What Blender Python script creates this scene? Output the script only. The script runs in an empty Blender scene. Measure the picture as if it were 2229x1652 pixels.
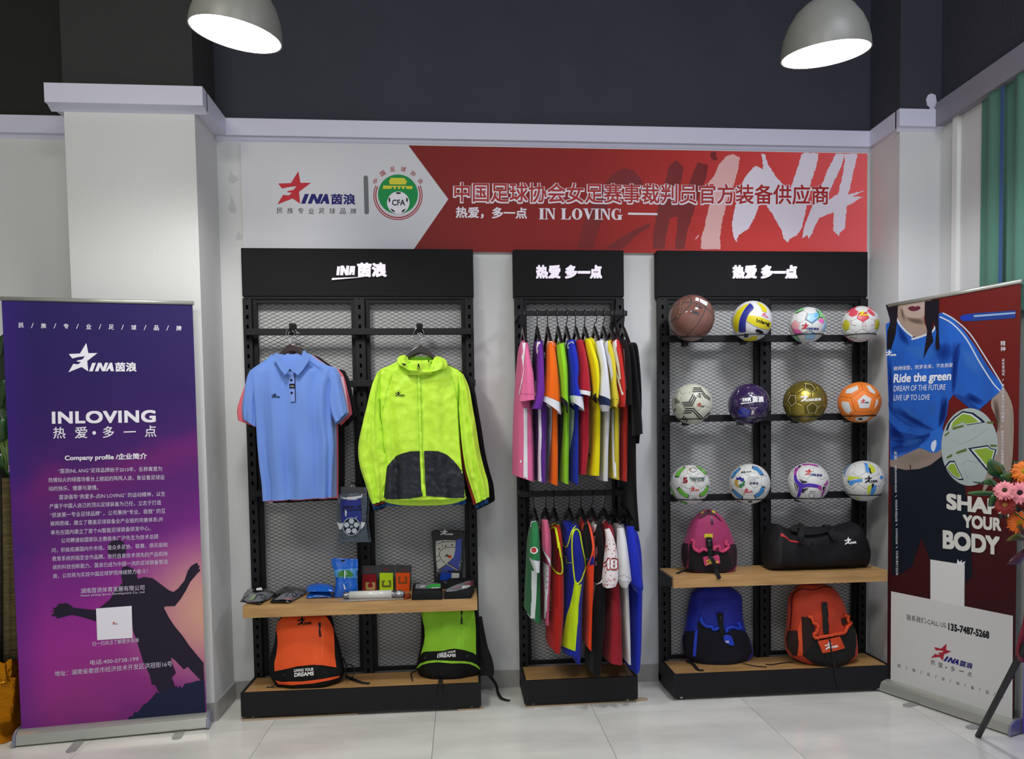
import bpy, bmesh, math, random
from math import sin, cos, pi, radians, sqrt, atan2
from mathutils import Vector, Matrix, noise
from mathutils.bvhtree import BVHTree
random.seed(7)
SC = bpy.context.scene
COL = SC.collection

# ------------------------------------------------------------------ camera
W_PX, H_PX = 2229, 1652
FPX, PPX, PPY = 1646.15, 1145.86, 1023.97
CAMP = Vector((1.1409, -4.2425, 1.4298))
_yaw, _pit, _rol = .0854, -.0463, -.0147
_F = Vector((sin(_yaw), cos(_yaw), 0)); _R = Vector((cos(_yaw), -sin(_yaw), 0)); _U = Vector((0, 0, 1))
FW = _F*cos(_pit) + _U*sin(_pit); _U2 = _U*cos(_pit) - _F*sin(_pit)
RT = _R*cos(_rol) + _U2*sin(_rol); UP = _U2*cos(_rol) - _R*sin(_rol)
cam_d = bpy.data.cameras.new('camera'); cam = bpy.data.objects.new('camera', cam_d); COL.objects.link(cam)
cam.matrix_world = Matrix(((RT.x, UP.x, -FW.x, CAMP.x), (RT.y, UP.y, -FW.y, CAMP.y), (RT.z, UP.z, -FW.z, CAMP.z), (0, 0, 0, 1)))
cam_d.sensor_fit = 'HORIZONTAL'; cam_d.sensor_width = 36
cam_d.lens = FPX/W_PX*36
cam_d.shift_x = -(PPX - W_PX/2)/W_PX
cam_d.shift_y = (PPY - H_PX/2)/W_PX
cam_d.clip_start = .05
SC.camera = cam

# ------------------------------------------------------------------ world, lights, exposure
vs = SC.view_settings
vs.view_transform = 'Standard'; vs.look = 'None'; vs.gamma = 1; vs.use_curve_mapping = False
vs.exposure = -0.08
SC.cycles.transparent_max_bounces = 48
wd = bpy.data.worlds.new('world'); SC.world = wd; wd.use_nodes = True
wd.node_tree.nodes['Background'].inputs[0].default_value = (.80, .84, 1, 1)
wd.node_tree.nodes['Background'].inputs[1].default_value = .17
def area(name, loc, sx, sy, power, color, rot=(0, 0, 0)):
    d = bpy.data.lights.new(name, 'AREA'); d.shape = 'RECTANGLE'; d.size = sx; d.size_y = sy
    d.energy = power; d.color = color
    o = bpy.data.objects.new(name, d); o.location = loc; o.rotation_euler = rot; COL.objects.link(o); return o
# added overhead fill lights, tinted left to right; no such fixtures in view
area('added_overhead_fill', (-.6, -3.6, 4.0), 1.2, .5, 40, (1, .96, .86), (radians(30), 0, 0))
area('added_overhead_fill', (1.4, -4.2, 4.0), 1.2, .5, 36, (.97, .98, 1), (radians(30), 0, 0))
area('added_overhead_fill', (3.0, -3.0, 4.0), 1.2, .5, 24, (.84, .86, 1), (radians(30), 0, 0))
area('added_front_fill', (1.2, -7.5, 1.9), 4.5, 2.6, 42, (.93, .95, 1), (radians(90), 0, 0))  # added broad fill from behind the viewer

# ------------------------------------------------------------------ pixel -> world helpers
def ray(px, py):
    return FW + RT*((px - PPX)/FPX) - UP*((py - PPY)/FPX)
def at(px, py, Y):
    d = ray(px, py); return CAMP + d*((Y - CAMP.y)/d.y)
def atz(px, py, Z):
    d = ray(px, py); return CAMP + d*((Z - CAMP.z)/d.z)
def atx(px, py, X):
    d = ray(px, py); return CAMP + d*((X - CAMP.x)/d.x)
def zoomer(x0, y0, s):
    return lambda pts: [(x0 + x/s, y0 + y/s) for x, y in pts]

class Plane:
    def __init__(s, p, n):
        s.p = Vector(p); s.n = Vector(n).normalized()
        if s.n.dot(CAMP - s.p) < 0: s.n = -s.n
    def cast(s, px, py):
        d = ray(px, py); return CAMP + d*((s.p - CAMP).dot(s.n)/d.dot(s.n)), s.n
class Sphere:
    def __init__(s, c, r): s.c = Vector(c); s.r = r
    def cast(s, px, py):
        d = ray(px, py).normalized(); oc = CAMP - s.c; b = oc.dot(d); q = b*b - oc.dot(oc) + s.r*s.r
        t = -b - sqrt(q) if q > 0 else -b
        p = CAMP + d*t; n = (p - s.c).normalized(); return s.c + n*s.r, n
class Surf:
    def __init__(s, *objs):
        vs_, fs = [], []
        for o in objs:
            m = o.matrix_world; b = len(vs_)
            vs_ += [m @ v.co for v in o.data.vertices]
            fs += [[i + b for i in p.vertices] for p in o.data.polygons]
        s.t = BVHTree.FromPolygons(vs_, fs)
        c = Vector((0, 0, 0))
        for v in vs_: c += v
        s.c = c/len(vs_)
    def cast(s, px, py):
        d = ray(px, py).normalized(); h, n, i, _ = s.t.ray_cast(CAMP, d)
        if h is None:
            q = CAMP + d*((s.c - CAMP).dot(d)); h, n, i, _ = s.t.find_nearest(q)
        if n.dot(CAMP - h) < 0: n = -n
        return h, n

# ------------------------------------------------------------------ materials
def lin(h):
    if isinstance(h, (tuple, list)): return (*h[:3], 1)
    h = h.lstrip('#'); o = []
    for i in (0, 2, 4):
        v = int(h[i:i+2], 16)/255; o.append(v/12.92 if v <= .04045 else ((v + .055)/1.055)**2.4)
    return (*o, 1)
MATS = {}
def mat(name, col='#808080', rough=.5, metal=0, bump=0, bscale=200, var=0, vscale=8, emit=0, coat=0, sheen=0, spec=.5, alpha=1, trans=0, stretch=None, two=None, detail=3):
    if name in MATS: return MATS[name]
    m = bpy.data.materials.new(name); MATS[name] = m; m.use_nodes = True
    nt = m.node_tree; b = nt.nodes['Principled BSDF']; c = lin(col)
    b.inputs['Base Color'].default_value = c; b.inputs['Roughness'].default_value = rough
    b.inputs['Metallic'].default_value = metal; b.inputs['Specular IOR Level'].default_value = spec
    b.inputs['Coat Weight'].default_value = coat; b.inputs['Coat Roughness'].default_value = .08
    b.inputs['Sheen Weight'].default_value = sheen; b.inputs['Alpha'].default_value = alpha
    b.inputs['Transmission Weight'].default_value = trans
    if emit:
        b.inputs['Emission Color'].default_value = c; b.inputs['Emission Strength'].default_value = emit
    if bump or var:
        tc = nt.nodes.new('ShaderNodeTexCoord'); mp = nt.nodes.new('ShaderNodeMapping')
        nt.links.new(tc.outputs['Object'], mp.inputs[0])
        if stretch: mp.inputs['Scale'].default_value = stretch
    if bump:
        n = nt.nodes.new('ShaderNodeTexNoise'); n.inputs['Scale'].default_value = bscale; n.inputs['Detail'].default_value = detail
        bp = nt.nodes.new('ShaderNodeBump'); bp.inputs['Strength'].default_value = bump; bp.inputs['Distance'].default_value = .01
        nt.links.new(mp.outputs[0], n.inputs[0]); nt.links.new(n.outputs[0], bp.inputs['Height']); nt.links.new(bp.outputs[0], b.inputs['Normal'])
    if var:
        n = nt.nodes.new('ShaderNodeTexNoise'); n.inputs['Scale'].default_value = vscale; n.inputs['Detail'].default_value = 5
        r = nt.nodes.new('ShaderNodeValToRGB'); nt.links.new(mp.outputs[0], n.inputs[0]); nt.links.new(n.outputs[0], r.inputs[0])
        c2 = lin(two) if two else tuple(min(1, x*(1 + var)) for x in c[:3]) + (1,)
        r.color_ramp.elements[0].position = .3; r.color_ramp.elements[1].position = .7
        r.color_ramp.elements[0].color = tuple(x*(1 - var) for x in c[:3]) + (1,) if not two else c
        r.color_ramp.elements[1].color = c2
        nt.links.new(r.outputs[0], b.inputs['Base Color'])
    return m
def ramp_mat(name, stops, axis='X', lo=0, hi=1, rough=.5, spec=.25, wob=0, wscale=2):
    """printed colour running along a world axis of the object (positions lo..hi in metres)"""
    m = bpy.data.materials.new(name); m.use_nodes = True; nt = m.node_tree; b = nt.nodes['Principled BSDF']; b.inputs['Roughness'].default_value = rough; b.inputs['Specular IOR Level'].default_value = spec
    tc = nt.nodes.new('ShaderNodeTexCoord'); sp = nt.nodes.new('ShaderNodeSeparateXYZ'); nt.links.new(tc.outputs['Object'], sp.inputs[0])
    mr = nt.nodes.new('ShaderNodeMapRange'); mr.inputs[1].default_value = lo; mr.inputs[2].default_value = hi; nt.links.new(sp.outputs[axis], mr.inputs[0]); out = mr.outputs[0]
    if wob:
        n = nt.nodes.new('ShaderNodeTexNoise'); n.inputs['Scale'].default_value = wscale; nt.links.new(tc.outputs['Object'], n.inputs[0])
        ma = nt.nodes.new('ShaderNodeMath'); ma.operation = 'MULTIPLY_ADD'; nt.links.new(n.outputs[0], ma.inputs[0]); ma.inputs[1].default_value = wob; nt.links.new(out, ma.inputs[2]); out = ma.outputs[0]
    r = nt.nodes.new('ShaderNodeValToRGB'); nt.links.new(out, r.inputs[0]); cr = r.color_ramp
    cr.elements[0].position = stops[0][0]; cr.elements[0].color = lin(stops[0][1]); cr.elements[1].position = stops[-1][0]; cr.elements[1].color = lin(stops[-1][1])
    for p_, c_ in stops[1:-1]: e = cr.elements.new(p_); e.color = lin(c_)
    nt.links.new(r.outputs[0], b.inputs['Base Color']); return m
def cloth(h, name=None, rough=.8, bump=.25, bscale=26):
    return mat(name or 'fabric_' + h.strip('#'), h, rough=rough, bump=bump, bscale=bscale, sheen=.08, spec=.15, stretch=(1, 1, .35), detail=4)
def flat(h, rough=.6, **k): return mat('print_%s_%d' % (h.strip('#'), rough*100), h, rough=rough, spec=.25, **k)

# ------------------------------------------------------------------ objects
def obj(name, verts, faces, m, parent=None, smooth=False, mats=None, fmi=None):
    me = bpy.data.meshes.new(name); me.from_pydata([tuple(v) for v in verts], [], faces)
    for x in (mats or [m]): me.materials.append(x)
    if fmi: me.polygons.foreach_set('material_index', fmi)
    if smooth: me.polygons.foreach_set('use_smooth', [True]*len(me.polygons))
    me.update()
    o = bpy.data.objects.new(name, me); COL.objects.link(o)
    if parent: setpar(o, parent)
    return o
def setpar(o, p):
    o.parent = p; o.matrix_parent_inverse = p.matrix_world.inverted()
def empty(name, loc, label=None, cat=None, group=None):
    o = bpy.data.objects.new(name, None); o.empty_display_size = .05; COL.objects.link(o)
    o.matrix_world = Matrix.Translation(Vector(loc))
    if label: tag(o, label, cat, group)
    return o
def tag(o, label, cat, group=None):
    o['label'] = label; o['category'] = cat
    if group: o['group'] = group
    return o
def struct(o): o['kind'] = 'structure'; return o
class MB:
    def __init__(s): s.v = []; s.f = []
    def box(s, x0, x1, y0, y1, z0, z1):
        b = len(s.v); s.v += [(x, y, z) for z in (z0, z1) for y in (y0, y1) for x in (x0, x1)]
        s.f += [[b+i for i in q] for q in ((0, 2, 3, 1), (4, 5, 7, 6), (0, 1, 5, 4), (2, 6, 7, 3), (0, 4, 6, 2), (1, 3, 7, 5))]; return s
    def bar(s, a, b_, w, h=None, upv=(0, 0, 1)):
        a, b_ = Vector(a), Vector(b_); h = h or w; d = (b_ - a).normalized(); u = Vector(upv)
        if abs(d.dot(u)) > .99: u = Vector((0, 1, 0))
        x = d.cross(u).normalized(); z = x.cross(d).normalized(); b = len(s.v)
        for p in (a, b_):
            for i, j in ((-1, -1), (1, -1), (1, 1), (-1, 1)): s.v.append(p + x*i*w/2 + z*j*h/2)
        s.f += [[b+i for i in q] for q in ((0, 1, 2, 3), (7, 6, 5, 4), (0, 4, 5, 1), (1, 5, 6, 2), (2, 6, 7, 3), (3, 7, 4, 0))]; return s
    def tube(s, pts, r, n=8, closed=False, caps=True):
        pts = [Vector(p) for p in pts]; b = len(s.v); k = len(pts); prev = None
        rr = r if isinstance(r, (list, tuple)) else [r]*k
        for i, p in enumerate(pts):
            d = (pts[(i+1) % k] - pts[i-1]) if closed else (pts[min(i+1, k-1)] - pts[max(i-1, 0)])
            d.normalize()
            if prev is None:
                u = Vector((0, 0, 1)) if abs(d.z) < .9 else Vector((1, 0, 0)); prev = d.cross(u).normalized()
            x = (prev - d*prev.dot(d)).normalized(); prev = x; y = d.cross(x)
            for j in range(n): a = 2*pi*j/n; s.v.append(p + (x*cos(a) + y*sin(a))*rr[i])
        for i in range(k if closed else k-1):
            for j in range(n):
                i2 = (i+1) % k
                s.f.append([b+i*n+j, b+i*n+(j+1) % n, b+i2*n+(j+1) % n, b+i2*n+j])
        if not closed and caps: s.f += [[b+j for j in range(n)][::-1], [b+(k-1)*n+j for j in range(n)]]
        return s
    def lathe(s, prof, c=(0, 0, 0), n=24, M=None):
        b = len(s.v); c = Vector(c)
        for r, z in prof:
            for j in range(n):
                a = 2*pi*j/n; p = Vector((r*cos(a), r*sin(a), z)); s.v.append(c + (M @ p if M else p))
        for i in range(len(prof)-1):
            for j in range(n): s.f.append([b+i*n+j, b+i*n+(j+1) % n, b+(i+1)*n+(j+1) % n, b+(i+1)*n+j])
        return s
    def prism(s, poly, d):
        """poly: list of 3d points, d: extrusion vector"""
        b = len(s.v); k = len(poly); d = Vector(d); s.v += [Vector(p) for p in poly] + [Vector(p) + d for p in poly]
        s.f += [[b+i for i in range(k)], [b+k+i for i in range(k)][::-1]] + [[b+i, b+k+i, b+k+(i+1) % k, b+(i+1) % k] for i in range(k)]; return s
    def ribbon(s, pts, w, side, t=.002):
        """strap: path pts, width w along side vector(s)"""
        pts = [Vector(p) for p in pts]; b = len(s.v); k = len(pts)
        for i, p in enumerate(pts):
            d = (pts[min(i+1, k-1)] - pts[max(i-1, 0)]).normalized()
            sd = Vector(side[i] if isinstance(side[0], (tuple, list, Vector)) else side)
            sd = (sd - d*sd.dot(d)).normalized(); n = d.cross(sd)
            ww = w[i] if isinstance(w, (list, tuple)) else w
            for a, c in ((-1, -1), (1, -1), (1, 1), (-1, 1)): s.v.append(p + sd*a*ww/2 + n*c*t/2)
        for i in range(k-1):
            for j in range(4): s.f.append([b+i*4+j, b+i*4+(j+1) % 4, b+(i+1)*4+(j+1) % 4, b+(i+1)*4+j])
        s.f += [[b, b+1, b+2, b+3], [b+(k-1)*4+j for j in (3, 2, 1, 0)]]; return s
    def build(s, name, m, parent=None, smooth=False, bevel=0):
        o = obj(name, s.v, s.f, m, parent, smooth)
        if bevel: bev(o, bevel)
        return o
def bev(o, w, seg=2):
    md = o.modifiers.new('bevel', 'BEVEL'); md.width = w; md.segments = seg; md.limit_method = 'ANGLE'; md.angle_limit = radians(40); return o

def spline(pts, m):
    """catmull-rom through tuples, m steps per span"""
    out = []; k = len(pts)
    for i in range(k-1):
        p0, p1, p2, p3 = pts[max(i-1, 0)], pts[i], pts[i+1], pts[min(i+2, k-1)]
        for j in range(m):
            t = j/m
            out.append(tuple(.5*((2*b) + (-a + c)*t + (2*a - 5*b + 4*c - d)*t*t + (-a + 3*b - 3*c + d)*t**3) for a, b, c, d in zip(p0, p1, p2, p3)))
    out.append(tuple(pts[-1])); return out
def loft(name, secs, m, parent=None, n=28, p=2.0, steps=3, fold=None, cap0=False, cap1=False, smooth=True):
    """secs: (xl,yl,xr,yr,Y,hd) pixel ends of the widest chord at depth Y, half depth hd"""
    ss = spline(secs, steps); k = len(ss); v = []; f = []
    for i, (xl, yl, xr, yr, Y, hd) in enumerate(ss):
        L, R = at(xl, yl, Y), at(xr, yr, Y); c = (L + R)/2; a = (R - L)/2; hd = max(hd, .0005)
        for j in range(n):
            th = 2*pi*j/n; cc, sn = cos(th), sin(th)
            q = c + a*(abs(cc)**(2/p)*(1 if cc >= 0 else -1)) + Vector((0, -hd*(abs(sn)**(2/p)*(1 if sn >= 0 else -1)), 0))
            if fold: q = q + fold(i/(k-1), th, q)
            v.append(q)
    for i in range(k-1):
        for j in range(n): f.append([i*n+j, i*n+(j+1) % n, (i+1)*n+(j+1) % n, (i+1)*n+j])
    if cap0: v.append(sum((v[j] for j in range(n)), Vector())/n); f += [[len(v)-1, (j+1) % n, j] for j in range(n)]
    if cap1: v.append(sum((v[(k-1)*n+j] for j in range(n)), Vector())/n); f += [[len(v)-1, (k-1)*n+j, (k-1)*n+(j+1) % n] for j in range(n)]
    return obj(name, v, f, m, parent, smooth)
def folds(amp, freq, seed=0, top=0.2):
    def fn(t, th, q):
        a = amp*(top + (1-top)*t)
        s = sin(freq*th + seed + .9*sin(2*t + seed)) + .5*sin(freq*1.7*th + 2*seed + 1.5*t)
        nz = noise.noise(Vector((q.x*14 + seed, q.y*14, q.z*5)))
        return Vector((.35*a*s*cos(th), -a*(s + nz*1.2)*(1 if sin(th) > 0 else -1)*min(1, abs(sin(th))*1.5), 0))
    return fn

def creases(base, amp=.0035, fr=16):
    """adds fine ridged nylon creases to a fold function"""
    def fn(t, th, q):
        d = base(t, th, q); k = Vector((q.x*fr, q.y*4, q.z*fr*.8)); r = (1 - abs(noise.noise(k)))**5 + .6*(1 - abs(noise.noise(k*2.3)))**6
        return d + Vector((0, -amp*r*(1 if sin(th) > 0 else 0), 0))
    return fn
def tess(polys, maxlen):
    from mathutils.geometry import tessellate_polygon
    bm = bmesh.new(); LY = bm.verts.layers.float.new('lay')
    for pi_, poly in enumerate(polys):
        co = [Vector((x, y, 0)) for x, y in poly]; vs_ = [bm.verts.new(c) for c in co]
        for q in vs_: q[LY] = pi_ % 6
        for t in tessellate_polygon([co]):
            if len(set(t)) == 3:
                try: bm.faces.new([vs_[i] for i in t])
                except ValueError: pass
    if maxlen:
        for _ in range(7):
            e = [e for e in bm.edges if e.calc_length() > maxlen]
            if not e: break
            bmesh.ops.subdivide_edges(bm, edges=e, cuts=1)
            bm.normal_update(); bmesh.ops.triangulate(bm, faces=[f for f in bm.faces if len(f.verts) > 3])
    bm.verts.index_update()
    v = [(q.co.x, q.co.y) for q in bm.verts]; f = [[q.index for q in fc.verts] for fc in bm.faces]; lay = [round(q[LY]) for q in bm.verts]; bm.free(); return v, f, lay
def place(name, v2, faces, tgt, m, parent, off=.001, thick=0, smooth=False, lay=None):
    v = []; fr = []
    for i, (x, y) in enumerate(v2):
        p, n = tgt.cast(x, y); e = (lay[i] % 17)*.00003 if lay else 0; v.append(p + n*(off + thick + e)); fr.append(p + n*(off + e))
    fc = []
    for f in faces:
        a, b, c = v[f[0]], v[f[1]], v[f[2]]
        nn = (b - a).cross(c - a)
        fc.append(f if nn.dot(CAMP - a) >= 0 else f[::-1])
    if thick:
        cnt = {}
        for f in fc:
            for i in range(len(f)):
                e = (f[i], f[(i+1) % len(f)]); cnt[e] = 1
        k = len(v); side = [[b, a, a+k, b+k] for (a, b) in cnt if (b, a) not in cnt]
        v = v + fr; fc = fc + side
    return obj(name, v, fc, m, parent, smooth)
def decal(name, polys, tgt, m, parent, off=.001, sub=None, thick=0):
    if polys and isinstance(polys[0][0], (int, float)): polys = [polys]
    if sub is None: sub = 0 if isinstance(tgt, Plane) else 5 if isinstance(tgt, Surf) else 7
    v, f, lay = tess(polys, sub); return place(name, v, f, tgt, m, parent, off, thick, smooth=not isinstance(tgt, Plane), lay=lay if len(polys) > 1 else None)
_tx = {}
def text_mesh(body, bold=0, shear=0, space=1, res=3):
    """flat lettering normalised to its own box; bold strokes are made of shifted copies"""
    key = (body, bold, shear, space, res)
    if key not in _tx:
        cu = bpy.data.curves.new('t', 'FONT'); cu.body = body; cu.shear = shear; cu.space_character = space; cu.resolution_u = res
        o = bpy.data.objects.new('t', cu); me = bpy.data.meshes.new_from_object(o)
        v0 = [(q.co.x, q.co.y) for q in me.vertices]; f0 = [list(q.vertices) for q in me.polygons]
        bpy.data.objects.remove(o); bpy.data.curves.remove(cu); bpy.data.meshes.remove(me)
        sh = [(0, 0)]
        if bold:
            g = (-1, -.5, 0, .5, 1) if bold > .03 else (-1, 0, 1)
            sh += [(bold*i, bold*j) for i in g for j in g if max(abs(i), abs(j)) == 1]
        v = []; f = []; lay = []
        for i, (dx, dy) in enumerate(sh):
            b = len(v); v += [(x + dx, y + dy) for x, y in v0]; f += [[q + b for q in fc] for fc in f0]; lay += [i]*len(v0)
        x0 = min(a for a, b in v); x1 = max(a for a, b in v); y0 = min(b for a, b in v); y1 = max(b for a, b in v)
        _tx[key] = ([((a-x0)/(x1-x0), (b-y0)/(y1-y0)) for a, b in v], f, lay)
    return _tx[key]
def text(name, body, p0, p1, h, tgt, m, parent, bold=0, shear=0, off=.0012, thick=0, up=None, space=1, res=3):
    """p0/p1: bottom left / bottom right pixel of the lettering's box, h: its height in pixels"""
    if h > 13 and res == 3: res = 8 if h > 22 else 5
    v, f, lay = text_mesh(body, bold, shear, space, res); dx, dy = p1[0]-p0[0], p1[1]-p0[1]
    if up is None: L = sqrt(dx*dx+dy*dy); up = (dy/L, -dx/L)
    v2 = [(p0[0] + a*dx + b*h*up[0], p0[1] + a*dy + b*h*up[1]) for a, b in v]
    return place(name, v2, f, tgt, m, parent, off, thick, lay=lay)
STAR = [(503,275),(517,350),(585,350),(508,408),(515,485),(466,452),(368,490),(405,428),(440,432),(462,416),(428,410),(440,402),(472,396),(492,372),(440,378),(398,388),(372,355),(455,352)]
INA = [[(545,422),(572,422),(548,485),(521,485)],
       [(588,422),(612,422),(626,458),(640,422),(664,422),(640,485),(617,485),(603,450),(590,485),(564,485)],
       [(676,422),(692,422),(705,485),(681,485),(678,468),(666,468),(659,485),(643,485)]]
def logo(A, B, tgt, ms, mt, parent, cjk=True, off=.0012, thick=0, sub=None, vs=1.0):
    """star emblem with slanted lettering; A bottom-left of the star, B bottom-right of the lettering (pixels)"""
    w = 505 if cjk else 337; dx, dy = (B[0]-A[0])/w, (B[1]-A[1])/w
    T = lambda pts: [(A[0] + (x-368)*dx + (490-y)*vs*dy, A[1] + (x-368)*dy - (490-y)*vs*dx) for x, y in pts]
    decal('star_emblem', [T(STAR)], tgt, ms, parent, off, sub, thick)
    decal('lettering', [T(q) for q in INA], tgt, mt, parent, off, sub, thick)
    if cjk:
        a, b = T([(714, 490), (873, 490)]); h = 70*sqrt(dx*dx+dy*dy)*vs
        text('lettering', '茵浪', a, b, h, tgt, mt, parent, bold=.03, off=off, thick=thick)
def spread(name, chars, x0, y0, x1, y1, cw, h, tgt, m, parent, off=.0012, bold=0, slash=.4):
    """characters set singly at even spacing from (x0,y0) to (x1,y1) pixels (left ends of the first and last baseline)"""
    k = len(chars)
    for i, ch in enumerate(chars):
        t = i/(k-1); x, y = x0 + (x1-x0)*t, y0 + (y1-y0)*t; w = cw*slash if ch == '/' else cw; a = x + (cw-w)/2
        if ch == '/': decal(name, stroke([(a, y), (a + w, y - h)], h*.11), tgt, m, parent, off)
        else: text(name, ch, (a, y), (a + w, y + (y1-y0)/(x1-x0)*w), h, tgt, m, parent, bold=bold, off=off, up=(0, -1), res=1)
def stroke(pts, w, closed=False):
    """polyline in pixels -> list of quads"""
    out = []; k = len(pts); N = []
    for i in range(k):
        a = pts[i-1] if (i or closed) else pts[0]; b = pts[(i+1) % k] if (i < k-1 or closed) else pts[-1]
        dx, dy = b[0]-a[0], b[1]-a[1]; L = sqrt(dx*dx+dy*dy) or 1; N.append((-dy/L*w/2, dx/L*w/2))
    for i in range(k if closed else k-1):
        j = (i+1) % k; a, b, na, nb = pts[i], pts[j], N[i], N[j]
        out.append([(a[0]+na[0], a[1]+na[1]), (b[0]+nb[0], b[1]+nb[1]), (b[0]-nb[0], b[1]-nb[1]), (a[0]-na[0], a[1]-na[1])])
    return out
def circ(cx, cy, rx, ry=None, a0=0, a1=360, n=24):
    ry = ry or rx; return [(cx + rx*cos(radians(a0+(a1-a0)*i/n)), cy - ry*sin(radians(a0+(a1-a0)*i/n))) for i in range(n + (0 if a1-a0 == 360 else 1))]
def curve2(pts, m=4, closed=False):
    return spline(list(pts) + ([pts[0]] if closed else []), m)[: -1 if closed else None]
def ragged(poly, amp=1.2, step=4):
    out = []; k = len(poly)
    for i in range(k):
        a, b = poly[i], poly[(i+1) % k]; L = sqrt((b[0]-a[0])**2+(b[1]-a[1])**2); n = max(1, int(L/step))
        for j in range(n):
            t = j/n; w = 0 if j == 0 else amp
            out.append((a[0]+(b[0]-a[0])*t + random.uniform(-w, w), a[1]+(b[1]-a[1])*t + random.uniform(-w, w)))
    return out
# ------------------------------------------------------------------ setting
M_WALL = mat('wall_paint', '#d2d3d2', .62, bump=.10, bscale=90, spec=.35)
M_TRIM = mat('trim_paint', '#d8d8ea', .55, bump=.03, bscale=60)
M_DARK = mat('dark_wall_paint', '#393b45', .85, bump=.5, bscale=70, var=.08, vscale=3, detail=6)
M_PDARK = mat('pillar_dark_paint', '#323232', .85, bump=.4, bscale=70)
M_DARKER = mat('black_wall_paint', '#242422', .9, bump=.4, bscale=70)
M_BLACK = mat('powder_coated_black', '#090a0c', .6, spec=.3, bump=.05, bscale=500)
M_HEAD = mat('header_black', '#0b0c0e', .75, spec=.3, bump=.08, bscale=400)
M_CHAR = mat('charcoal_metal', '#0d0e12', .6, spec=.35, bump=.12, bscale=400)
M_GROUT = mat('grout', '#8b8b87', .8)
XL, XR, PL, PR = -.132, 3.513, -.334, -.30
ZC0, ZC1 = 3.045, 3.135
CEIL = 4.35
def sbox(name, m, x0, x1, y0, y1, z0, z1):
    return struct(MB().box(x0, x1, y0, y1, z0, z1).build(name, m))
# walls: white below the cornice, dark above
sbox('wall_back', M_WALL, XL, XR, 0, .12, 0, ZC0 + .02)
sbox('wall_back', M_DARK, XL, XR, 0, .12, ZC0 + .02, CEIL)
sbox('wall_left', M_WALL, -.743, XL, PL, .12, 0, ZC0 + .02)          # left pillar
sbox('wall_left', M_PDARK, -.743, XL, PL, .12, ZC0 + .02, CEIL)
sbox('wall_left', M_WALL, -3.2, -.743, .02, .12, 0, ZC0 + .02)        # wall beyond the pillar
sbox('wall_left', M_DARKER, -3.2, -.743, .02, .12, ZC0 + .02, CEIL)
XW = 3.745
sbox('wall_right', M_WALL, XR, XW, PR, .12, 0, ZC0 + .02)             # right pillar
sbox('wall_right', M_DARK, XR, XW + .1, PR, .12, ZC0 + .02, CEIL)
sbox('wall_right', M_WALL, XW, XW + .12, -3.2, .12, 0, ZC0 + .03)
sbox('wall_right', M_DARK, XW, XW + .12, -3.2, PR, ZC0 + .03, CEIL)
sbox('wall_left', M_WALL, -3.3, -3.2, -8.5, .12, 0, CEIL)
sbox('ceiling', M_DARKER, -3.3, 6, -8.5, .12, CEIL, CEIL + .1)
# cornices (stepped plaster band that wraps wall and pillars)
def cornice(x0, x1, y, d=.035):
    mb = MB(); mb.box(x0, x1, y - d, y + .01, ZC0, ZC1)
    mb.prism([(x0, y, ZC0), (x0, y - d*.6, ZC0), (x0, y, ZC0 - .02)], (x1 - x0, 0, 0)); return mb
o = struct(cornice(XL, XR, 0).build('trim_1', M_TRIM)); bev(o, .003)
mb = cornice(-.80, XL + .06, PL, .06); mb.box(XL, XL + .06, PL, -.03, ZC0, ZC1); mb.box(-.80, -.743, PL, .0, ZC0, ZC1)
struct(mb.build('trim_2', M_TRIM)); 
struct(cornice(-3.2, -.743, .02).build('trim_3', M_TRIM))
mb = cornice(XR - .02, XW, PR, .03); mb.box(XR - .02, XR, PR, -.03, ZC0, ZC1)
struct(mb.build('trim_4', M_TRIM))
o = struct(MB().box(XW - .05, XW + .01, -3.2, PR - .03, ZC0 + .0, ZC1 + .03).build('trim_5', mat('grey_band', '#8f8d98', .7)))
# splash of white plaster above the right pillar cornice
pp = Plane((0, PR - .004, 0), (0, -1, 0)); Z = zoomer(1480, 0, 2.95)
struct(decal('trim_6', [Z([(1578,640),(1590,612),(1612,602),(1638,612),(1645,650),(1650,712),(1605,712),(1600,690),(1585,680)])], pp, M_TRIM, None, thick=.004))
# joint strip on the right wall
pa = atx(2084, 300, XW - .012)
struct(MB().box(XW - .022, XW, pa.y - .012, pa.y + .025, 0, ZC0).build('trim_7', mat('joint_strip', '#e6e6e2', .5)))
# stains on the plaster left of the board
pw = Plane((0, -.001, 0), (0, -1, 0)); Z = zoomer(0, 0, 2.95)
M_STAIN = mat('wall_filler', '#bfc2c2', .6)
for a, q in enumerate([[(1465,1150),(1480,1120),(1478,1085),(1490,1120),(1512,1130),(1535,1155),(1512,1160),(1500,1175),(1475,1172)],
          [(1465,1335),(1480,1300),(1485,1245),(1497,1290),(1515,1330),(1515,1358),(1495,1368),(1475,1355)],
          [(1512,1525),(1528,1500),(1533,1475),(1540,1500),(1556,1520),(1550,1540),(1522,1540)]]):
    struct(decal('trim_%d' % (8 + a), [Z(q)], pw, M_STAIN, None, off=.0005))

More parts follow.
